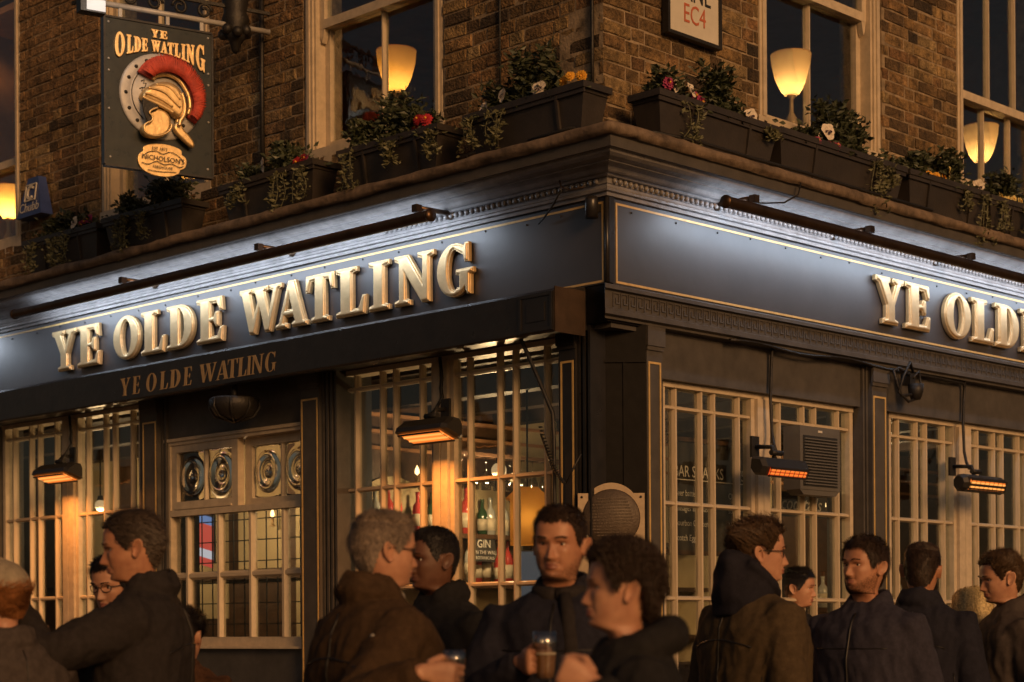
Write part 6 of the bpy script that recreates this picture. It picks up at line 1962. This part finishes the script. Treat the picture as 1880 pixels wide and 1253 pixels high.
        if sidev.length < 1e-7: continue
        sidev.normalize()
        k = len(capm.v)
        for q, pp in enumerate(pts):
            wq = w0 * (1 - .8 * q / (len(pts) - 1))
            capm.v.append(tuple(pp - sidev * wq)); capm.v.append(tuple(pp + sidev * wq))
        for q in range(len(pts) - 1): capm.face([k + 2 * q, k + 2 * q + 1, k + 2 * q + 3, k + 2 * q + 2])
    # eyebrows and stubble belong to the same hair
    def strands_on(center_fn, n_s, ln_, w_, mbx):
        for _ in range(n_s):
            p, d = center_fn()
            sv = d.cross(Vector((0, -1, 0)))
            if sv.length < 1e-5: continue
            sv.normalize(); k = len(mbx.v)
            mbx.v.extend([tuple(p - sv * w_), tuple(p + sv * w_), tuple(p + d * ln_)]); mbx.face([k, k + 1, k + 2])
    zc_idx = lambda z: int(np.argmin(np.abs(ZS - z)))
    def surf(x, z):
        i = zc_idx(z); row = hv[i]; fr_ = np.where(np.cos(TH) > 0)[0]
        j = fr_[np.argmin(np.abs(row[fr_, 0] - x))]
        return Vector(row[j]) + Vector((x - row[j, 0], 0, z - ZS[i]))
    for sd in (-1, 1):
        def brow():
            t = r.random(); x = sd * (.013 + .034 * t); z = .0185 + .005 * math.sin(t * 2.4) - .003 * t + r.uniform(-.0026, .0026)
            p = surf(x, z) + Vector((0, -.0012, 0)); return p, Vector((sd * .9, -.25, .35)).normalized()
        strands_on(brow, 130, .008, .0008, capm)
    for sd in (-1, 1):
        def lash():
            t = r.random(); x = sd * (.0185 + .025 * t); z = .0040 + .0028 * math.sin(t * 3.1) + r.uniform(-.0006, .0006)
            p = surf(x, z) + Vector((0, -.0022, 0)); return p, Vector((sd * .8, -.6, .1)).normalized()
        strands_on(lash, 60, .005, .0006, capm)
    hvp = pose(np.array(capm.v)); capm.v = [tuple(v) for v in hvp]
    if cap != 'only':
        me_h = bpy.data.meshes.new('hair'); me_h.from_pydata(capm.v, [], capm.f); me_h.materials.append(HAIR[hair]); me_h.polygons.foreach_set('use_smooth', capm.sm)
        obj('hair', me_h, th)
    if beard:
        bm_ = MB()
        rowsB = [i_ for i_ in range(nrg) if -.122 < ZS[i_] < -.012]
        colsB = [j_ for j_ in range(NT) if abs(np.degrees(TH[j_])) < 98]
        def bd():
            while True:
                i_ = rowsB[r.randrange(len(rowsB) - 1)]; j_ = colsB[r.randrange(len(colsB) - 1)]
                a_, b2 = r.random(), r.random()
                p = Vector((hv[i_, j_] * (1 - a_) + hv[i_, j_ + 1] * a_) * (1 - b2) + (hv[i_ + 1, j_] * (1 - a_) + hv[i_ + 1, j_ + 1] * a_) * b2)
                dg = abs(math.degrees(TH[j_])); x, z = p.x, p.z
                mous = abs(x) < .027 and -.0625 < z < -.0545 and dg < 60
                lipz = abs(x) < .023 and -.0835 < z < -.0545 and dg < 60
                line = -.082 + max(0, dg - 18) / 72 * .060
                if mous or (beard != 'moustache' and z < line and not lipz and r.random() < .25 + (line - z) / .03): break
            p = p + Vector((x * .01, -.0008, 0)); return p, Vector((x * 9, -.45, -.8 if not mous else -.5)).normalized()
        if beard == 'full': strands_on(bd, 6500, .0042, .0006, bm_)
        elif beard == 'stubble': strands_on(bd, 2600, .0026, .00045, bm_)
        else: strands_on(bd, 900, .0060, .0009, bm_)
        bm_.v = [tuple(v) for v in pose(np.array(bm_.v))]
        me_b = bpy.data.meshes.new('beard'); me_b.from_pydata(bm_.v, [], bm_.f); me_b.materials.append(HAIR[hair]); obj('beard', me_b, th)
    if glasses:
        g = MB(); g.smooth = True
        def gt(pts, r_, n=6, cap_=True):
            g.tube([Vector(v) for v in pose(np.array([tuple(p) for p in pts]))], r_ * s, n, cap_)
        for sd in (-1, 1):
            ring = [(sd * .0325 + .0235 * math.cos(a) * 1.0, -.0935 + .010 * abs((sd * .0325 + .0235 * math.cos(a)) / .055) ** 2, -.002 + .0165 * math.sin(a)) for a in [2 * PI * i / 16 for i in range(17)]]
            gt(ring, .0017)
            gt([(sd * .056, -.084, .004), (sd * .076, -.060, .004), (sd * .0855, .005, .003), (sd * .086, .022, -.004)], .0019)
        gt([(-.010, -.094, .001), (0, -.0985, .004), (.010, -.094, .001)], .0016)
        part('glasses', g, FRAME, th)
    # ---- coat
    c = MB(); c.smooth = True
    bk = bulk
    rows = [(-.180, .055, .082, .070), (-.205, .060, .090, .084), (-.228, .072, .102, .118), (-.250, .092, .115, .158), (-.275, .112, .126, .190), (-.305, .128, .135, .208), (-.345, .140, .142, .216), (-.42, .152, .146, .215),
            (-.52, .156, .142, .208), (-.62, .152, .138, .205), (-.72, .152, .142, .208), (-.82, .155, .152, .216), (-.92, .155, .158, .222), (-.97, .150, .155, .220)]
    NC = 40; ks = []
    for zi, (z, f, b_, w) in enumerate(rows):
        z = UPZ(z)
        kf = 1 + (bk - 1) * min(1, max(0, (-.2 - z) / .1))
        ring = []
        for j in range(NC):
            t = 2 * PI * j / NC
            st_, ct = math.sin(t), math.cos(t)
            ring.append(Vector((w * kf * math.copysign(abs(st_) ** .88, st_), (-f if ct > 0 else b_) * kf * abs(ct) ** .88, z)) * s + HC)
        ks.append(c.verts(ring))
    for A, B in zip(ks[:-1], ks[1:]):
        for j in range(NC): c.face([A + j, A + (j + 1) % NC, B + (j + 1) % NC, B + j])
    c.face([ks[0] + j for j in reversed(range(NC))]); c.face([ks[-1] + j for j in range(NC)])
    for sd, side in ((1, 'left'), (-1, 'right')):
        S, E_, W2 = armpts[side]
        q = bk ** .6
        c.tube([S + Vector((-sd * .07, 0, .0)) * s, S + Vector((sd * .005, 0, .006)) * s, S.lerp(E_, .33), S.lerp(E_, .7), E_, E_.lerp(W2, .3), E_.lerp(W2, .65), W2.lerp(E_, .10), W2.lerp(E_, .04)],
               [v * s * q for v in (.070, .079, .074, .068, .065, .062, .055, .047, .043)], 16)
    if collar > 0:
        N = 36; K = []
        for (rad, z, low) in ((.061, -.185, 0), (.066, -.168 + collar, 1), (.076, -.172 + collar, 1), (.098, -.212 + collar * .8, .7), (.090, -.226 + collar * .8, .7), (.082, -.195, 0)):
            ring = []
            for j in range(N):
                t = 2 * PI * j / N
                ct = math.cos(t)
                back = (1 - ct) / 2
                wob = .006 * noise.noise(Vector((math.cos(t) * 2.3, math.sin(t) * 2.3, seed + rad * 30)))
                ring.append(Vector(((rad + wob) * math.sin(t), .018 - (rad + wob) * ct * 1.06, z + .022 * back - low * .070 * max(0, ct) ** 3 + wob)) * s + HC)
            K.append(c.verts(ring))
        for A, B in zip(K, K[1:] + K[:1]):
            for j in range(N): c.face([A + j, A + (j + 1) % N, B + (j + 1) % N, B + j])
    if hoodc == 'down':
        pts = []
        for i in range(13):
            a = R(-150 + 300 * i / 12)
            pts.append(Vector((.115 * math.sin(a), .03 + .10 * math.cos(a), -.160 + .035 * math.cos(a))) * s + HC)
        c.tube(pts, [.03 * s] + [.042 * s] * 11 + [.03 * s], 10)
    cm = remesh(c.mesh('coat', CL[coat]), coatvox, 4)
    # cloth folds
    no = [0.0] * (len(cm.vertices) * 3); cm.vertices.foreach_get('normal', no)
    co = np.empty(len(cm.vertices) * 3); cm.vertices.foreach_get('co', co); co = co.reshape(-1, 3); no = np.array(no).reshape(-1, 3)
    off_ = Vector((seed * 3.7, 0, 0))
    for vi in range(len(co)):
        p = Vector(co[vi])
        a = noise.noise(Vector((p.x * 9, p.y * 9, p.z * 4.5)) + off_)
        b_ = noise.noise(Vector((p.x * 20, p.y * 20, p.z * 11 + p.x * 8)) + off_)
        rdg = 1 - abs(noise.noise(Vector((p.x * 6 + p.z * 5, p.y * 6, p.z * 9)) + off_ * 2)) * 2
        d_ = wr * (.010 * a + .0075 * (1 - 2 * abs(b_)) * .8 + .006 * max(0, rdg - .35))
        co[vi] += no[vi] * d_
    cm.vertices.foreach_set('co', co.ravel())
    cm.materials.clear(); cm.materials.append(CL[coat])
    for p_ in cm.polygons: p_.use_smooth = True
    cm.update()
    coat_o = obj('coat', cm, th)
    # seams, zip, pocket welts and hem lie on the cloth
    from mathutils.bvhtree import BVHTree
    bvh = BVHTree.FromPolygons([tuple(v.co) for v in cm.vertices], [tuple(p_.vertices) for p_ in cm.polygons])
    def on_coat(deg_, z, lift=.0015):
        a = R(deg_); d = Vector((math.sin(a), -math.cos(a), 0)); o_ = Vector((0, .01, UPZ(z))) * s + HC
        hit = bvh.ray_cast(o_ + d * .6, -d)
        return None if hit[0] is None else hit[0] + hit[1] * lift
    def line(name, pts, r_, m_):
        ps = [p_ for p_ in (on_coat(*q_) for q_ in pts) if p_ is not None]
        if len(ps) > 2:
            q = MB(); q.tube(ps, r_, 5); part(name, q, m_, coat_o)
    zr = [-.25 - .03 * k for k in range(22)]
    if zip_:
        line('zip', [(0, z) for z in zr], .0042 * s, SHOE)
        for sd in (-1, 1): line('pocket_welt', [(sd * (34 + 1.5 * k), -.62 - .02 * k) for k in range(8)], .0038 * s, SHOE)
        line('yoke_seam', [(a, -.39) for a in range(-52, 53, 6)], .0022 * s, SHOE)
    line('back_seam', [(180, z) for z in zr], .0024 * s, SHOE)
    line('yoke_seam', [(180 + a, -.385 - .00001 * a * a) for a in range(-56, 57, 6)], .0028 * s, SHOE)
    for sd in (-1, 1): line('side_seam', [(sd * 118, -.52 - .03 * k) for k in range(14)], .0022 * s, SHOE)
    if hoodc == 'up':
        h = MB(); h.smooth = True
        N = 32
        # hood pushed back: crumpled bag from the shoulders up the back of the head
        secs = [(-.245, .155, .135, .02), (-.205, .130, .135, .025), (-.170, .114, .140, .03), (-.135, .110, .140, .03), (-.085, .104, .133, .03), (-.045, .088, .115, .04), (-.015, .055, .085, .06), (.000, .02, .05, .075)]
        K = []
        for z, wx, wy, yc in secs:
            ring = []
            for j in range(N):
                t = 2 * PI * j / N
                ct, st_ = math.cos(t), math.sin(t)
                fr_ = max(0, ct)
                zz = z - (.10 if z > -.2 else .03) * fr_ * (z + .30) / .3 * 1.6
                yy = yc - wy * ct * (1 - .42 * fr_)
                ring.append((wx * st_, yy, zz))
            K.append(h.verts(ring))
        for A, B in zip(K[:-1], K[1:]):
            for j in range(N): h.face([A + j, A + (j + 1) % N, B + (j + 1) % N, B + j])
        h.face([K[0] + j for j in range(N)]); h.face([K[-1] + j for j in range(N)])
        h.tube([( .10 * math.sin(R(a)), .02 - .105 * math.cos(R(a)), -.10 - .075 * math.cos(R(a))) for a in range(-130, 131, 13)], .020, 8)
        hm_ = np.array(h.v)
        for i in range(len(hm_)):
            p = Vector(hm_[i]); hm_[i] += np.array(((p - Vector((0, .03, -.12))).normalized())) * (.012 * noise.noise(p * 14) + .008 * noise.noise(p * 31))
        h.v = [tuple(Vector(v) * s + HC) for v in hm_]
        hm2 = remesh(h.mesh('hood', CL['hood']), .008, 2); hm2.materials.clear(); hm2.materials.append(CL['hood'])
        for p_ in hm2.polygons: p_.use_smooth = True
        obj('hood', hm2, th)
    if scarf:
        q = MB(); q.smooth = True
        q.tube([Vector((.072 * math.sin(R(a)), .012 - .078 * math.cos(R(a)), -.150 + .02 * math.cos(R(a + 180)))) * s + HC for a in range(0, 361, 20)], .026 * s, 9)
        q.tube([Vector(v) * s + HC for v in ((.03, -.080, -.17), (.05, -.118, -.23), (.062, -.138, -.33), (.070, -.146, -.50), (.066, -.144, -.62))], [.02 * s, .024 * s, .026 * s, .027 * s, .025 * s], 8)
        part('scarf', q, CL[scarf], th)
    if cap in ('beanie', 'only'):
        q = MB(); q.smooth = True
        prof = []
        for i in range(9): prof.append(i)
        K = []
        N = 30
        for z, wx, wy in ((.030, .099, .123), (.045, .100, .124), (.07, .096, .119), (.095, .083, .103), (.122, .060, .075), (.138, .026, .034), (.142, .004, .005)):
            K.append(q.verts([(wx * math.sin(2 * PI * j / N), .006 - wy * math.cos(2 * PI * j / N), z + .012 * math.cos(2 * PI * j / N)) for j in range(N)]))
        for A, B in zip(K[:-1], K[1:]):
            for j in range(N): q.face([A + j, A + (j + 1) % N, B + (j + 1) % N, B + j])
        q.face([K[-1] + j for j in range(N)])
        # peak
        k0 = q.verts([(.085 * math.sin(R(a)), -.105 * math.cos(R(a)), .040) for a in range(-60, 61, 12)] + [(.080 * math.sin(R(a)), -.04 - .125 * math.cos(R(a)), .026) for a in range(-60, 61, 12)])
        for j in range(10): q.face([k0 + j, k0 + j + 1, k0 + 12 + j, k0 + 11 + j])
        q.v = [tuple(v) for v in pose(np.array(q.v))]
        part('cap', q, CL['beige'], th)
    # ---- trousers and shoes
    q = MB(); q.smooth = True
    hipz = hz - .88 * s
    for sd in (-1, 1):
        q.tube([(sd * .07 * s, 0.005, hipz + .10 * s), (sd * .092 * s, 0.0, hipz - .02 * s), (sd * .098 * s, -.005, hipz * .62), (sd * .098 * s, .0, hipz * .54), (sd * .10 * s, .012, .12), (sd * .10 * s, .012, .045)], [v * s for v in (.115, .100, .074, .068, .058, .060)], 14)
    part('trousers', q, CL['denim'], th)
    for sd in (-1, 1):
        q = MB(); q.smooth = True
        q.lathe([(0, 0), (1.0, .0), (1.04, .25), (.9, .6), (.6, .9), (0, 1.0)], 16, (0, 0, 0), 'z')
        me_s = q.mesh('shoe', SHOE)
        obj('shoe', me_s, th, (sd * .105 * s, -.045, 0.0), (0, 0, R(-8 * sd) * -1), (.048, .135, .085))
    return th

def beer_glass(label, G, rad=.037, h=.15, level=.55, kind='beer', foam=True):
    th = thing('beer_glass', label, 'beer glass', G, 0, 'beer glasses in hands')
    b = MB()
    b.lathe([(0, 0), (rad * .78, 0), (rad * .86, h * .2), (rad, h * .75), (rad * .97, h), (rad * .93, h), (rad * .95, h * .75), (rad * .80, h * .2), (rad * .70, .008), (0, .008)], 22)
    part('tumbler', b, M['drinkglass'], th)
    q = MB(); q.lathe([(0, .009), (rad * .69, .009), (rad * .79, h * .2), (rad * .79 + (rad * .14) * (level - .2) / .55, h * level), (0, h * level)], 20); part('beer', q, M['beer'], th)
    if foam:
        q = MB(); q.lathe([(0, h * level + .0005), (rad * .9, h * level + .0005), (rad * .91, h * level + .008), (0, h * level + .009)], 20); part('foam', q, M['foam'], th)
    return th
def D3(*a): return Vector(a)
# --- the drinkers, left to right
G_front = Vector((2.556, -3.172, 1.290))
beer_glass('half-full beer glass held by the man with short dark hair facing the street', (G_front.x, G_front.y, 1.232), .038, .150, .52)
person('man with short dark hair in dark coat and scarf facing the street holding a beer', (2.351, -2.878), 1.668, 14, headphi=17, pitch=4, tilt=2, skin='tan', hair='dark', hairlen=.012, haircap=.005, coat='navy', collar=.055, scarf='charcoal', seed=3,
       hands={'right': {'grip': tuple(G_front), 'y': tuple(TOC * 1.0 + IMR * .25), 'pole': (-.9, .3, -.9)}}, face={'fat': .05}, beard='stubble')
G_grey = Vector((2.560, -3.55, 1.255))
beer_glass('small nearly empty glass held low by the grey-haired man in glasses', (G_grey.x, G_grey.y, 1.215), .034, .115, .3, foam=False)
gm = person('grey-haired man in glasses and bulky brown coat seen from behind', (2.13, -3.47), 1.640, -122, headphi=-108, pitch=4, tilt=0, skin='fair', hair='grey', hairlen=.016, haircap=.007, hairn=9000, coat='brownwax', collar=.075, bulk=1.16, glasses=True, seed=5,
       hands={'right': {'grip': tuple(G_grey), 'y': tuple(IMR * .9 - UPV * .15), 'pole': (-.3, .9, -.9)}}, face={'fat': .12}, zip_=False)
wm = person('young person with short curly dark hair in profile in the blurred foreground', (3.36, -3.72), 1.490, 80, headphi=78, pitch=-2, tilt=0, skin='fair', hair='dark', hairlen=.024, haircap=.015, hairn=11000, hairstyle='curly', coat='black', collar=.0, hoodc='down', bulk=.98, seed=7,
       hands={'left': {'wrist': (3.525, -4.030, 1.262), 'y': tuple(-IMR * .8 + UPV * .35), 'curl': (75, 80, 45), 'thumb': .9, 'pole': (.6, .3, -.9)}}, face={'nose': .92, 'chin': .9}, zip_=False)
tl_ = person('tall dark-haired man in charcoal jacket reaching his arm out to the left', (0.985, -3.527), 1.694, 104, headphi=88, pitch=9, tilt=0, skin='tan', hair='greybrown', hairlen=.024, haircap=.009, hairstyle='swept', coat='charcoal', collar=.062, bulk=1.06, seed=9,
       hands={'left': {'wrist': (0.79, -3.93, 1.475), 'y': tuple(-IMR * .95 - UPV * .25), 'x': tuple(TOC * .3 + UPV * .8), 'curl': (28, 35, 20), 'pole': (.3, .5, -.35)}}, face={'nose': 1.15}, beard='stubble')
person('bare-headed young man in black jacket standing behind the grey-haired man', (1.345, -2.470), 1.660, 52, headphi=58, pitch=3, tilt=0, skin='dark', hair='black', hairlen=.008, haircap=.006, coat='black', collar=.07, bulk=1.1, seed=11)
person('man in glasses and olive parka with a dark hood turned away to the right', (1.990, -1.400), 1.690, -128, headphi=-98, pitch=2, tilt=0, skin='fair', hair='brown', hairlen=.036, haircap=.012, hairstyle='messy', coat='olive', collar=.03, hoodc='up', bulk=1.14, glasses=True, seed=13, zip_=False)
person('man with moustache and short dark hair in slate jacket looking left', (2.083, -.755), 1.645, 30, headphi=42, pitch=-3, tilt=0, skin='tan', hair='dark', hairlen=.020, haircap=.009, coat='slate', collar=.05, bulk=1.05, seed=15, beard='full')
person('close-cropped man in navy coat seen from behind beside the right window', (1.799, .089), 1.661, -165, headphi=-168, pitch=4, tilt=-3, skin='tan', hair='dark', hairlen=.010, haircap=.006, coat='navy', collar=.058, bulk=1.03, seed=17, zip_=False)
person('long-haired blond person half hidden behind the man in the navy coat', (1.72, .70), 1.47, 150, headphi=150, pitch=5, skin='fair', hair='blond', hairlen=.05, haircap=.010, hairn=5200, hairstyle='long', long_hair=.36, coat='navy', collar=.03, seed=19, zip_=False)
person('young man in grey anorak at the right edge looking down to the left', (2.036, .463), 1.627, 72, headphi=66, pitch=10, skin='fair', hair='brown', hairlen=.022, haircap=.010, hairstyle='messy', coat='grey', collar=.055, bulk=1.08, seed=21, zip_=False, beard='stubble')
G_b = Vector((0.690, -3.530, 1.335))
beer_glass('full pint held by the man with glasses behind the outstretched arm', (G_b.x, G_b.y, 1.280), .040, .155, .62)
person('dark-haired man in glasses holding a pint behind the tall man', (0.159, -3.073), 1.590, 28, headphi=40, pitch=12, skin='fair', hair='black', hairlen=.018, haircap=.008, coat='black', collar=.05, glasses=True, seed=23,
       hands={'right': {'grip': tuple(G_b), 'y': tuple(IMR * .9 + TOC * .25), 'pole': (-1.0, .2, -.6)}})
person('person in beige peaked cap cut off by the left edge of the picture', (0.975, -4.055), 1.515, 150, headphi=140, pitch=4, skin='fair', hair='ginger', hairlen=.03, haircap=.010, hairstyle='messy', coat='grey', collar=.03, bulk=1.05, cap='beanie', seed=25, zip_=False,
       hands={'right': {'wrist': (0.80, -3.86, 1.345), 'y': tuple(IMR * .3 + UPV * .8), 'curl': (70, 80, 50), 'thumb': .9, 'pole': (-.4, .2, -.9)}})
person('person in brown fleece with dark hair close behind the tall man', (0.48, -3.02), 1.385, -150, headphi=-150, pitch=10, skin='fair', hair='black', hairlen=.03, haircap=.012, hairstyle='messy', coat='fuzzy', collar=.03, bulk=1.12, seed=27, zip_=False, wr=1.3)
person('dark-haired drinker inside the pub seen through the right window', (-.16, 1.83), 1.640, -60, headphi=-75, pitch=5, skin='fair', hair='black', hairlen=.02, haircap=.008, coat='black', seed=29, coatvox=.014)
# strap and badges
b = MB(); b.smooth = True
hz_ = 1.490; s_ = hz_ / 1.63
strap_pts = [Vector(v) * s_ + Vector((0, 0, hz_)) for v in ((.110, .04, -.245), (.105, -.06, -.252), (.10, -.125, -.30), (.095, -.158, -.38), (.09, -.166, -.50), (.085, -.166, -.62))]
for A, B in zip(strap_pts[:-1], strap_pts[1:]): b.bar(A, B, .040, .010, (0, -1, .2))
part('bag_strap', b, CL['strap'], wm)
b = MB(); b.sphere((0, 0, 0), (.013, .004, .013), 10, 6)
part('lapel_badge', b, CL['shirt'], gm, (-.19, .130, 1.365))
q = MB(); q.tube([Vector((-.064 * math.cos(R(a)), -.02 - .062 * math.sin(R(a)), 1.505 - .02 * math.sin(R(a)))) for a in range(20, 161, 14)], .012, 7)
part('shirt_collar', q, CL['shirt'], gm)
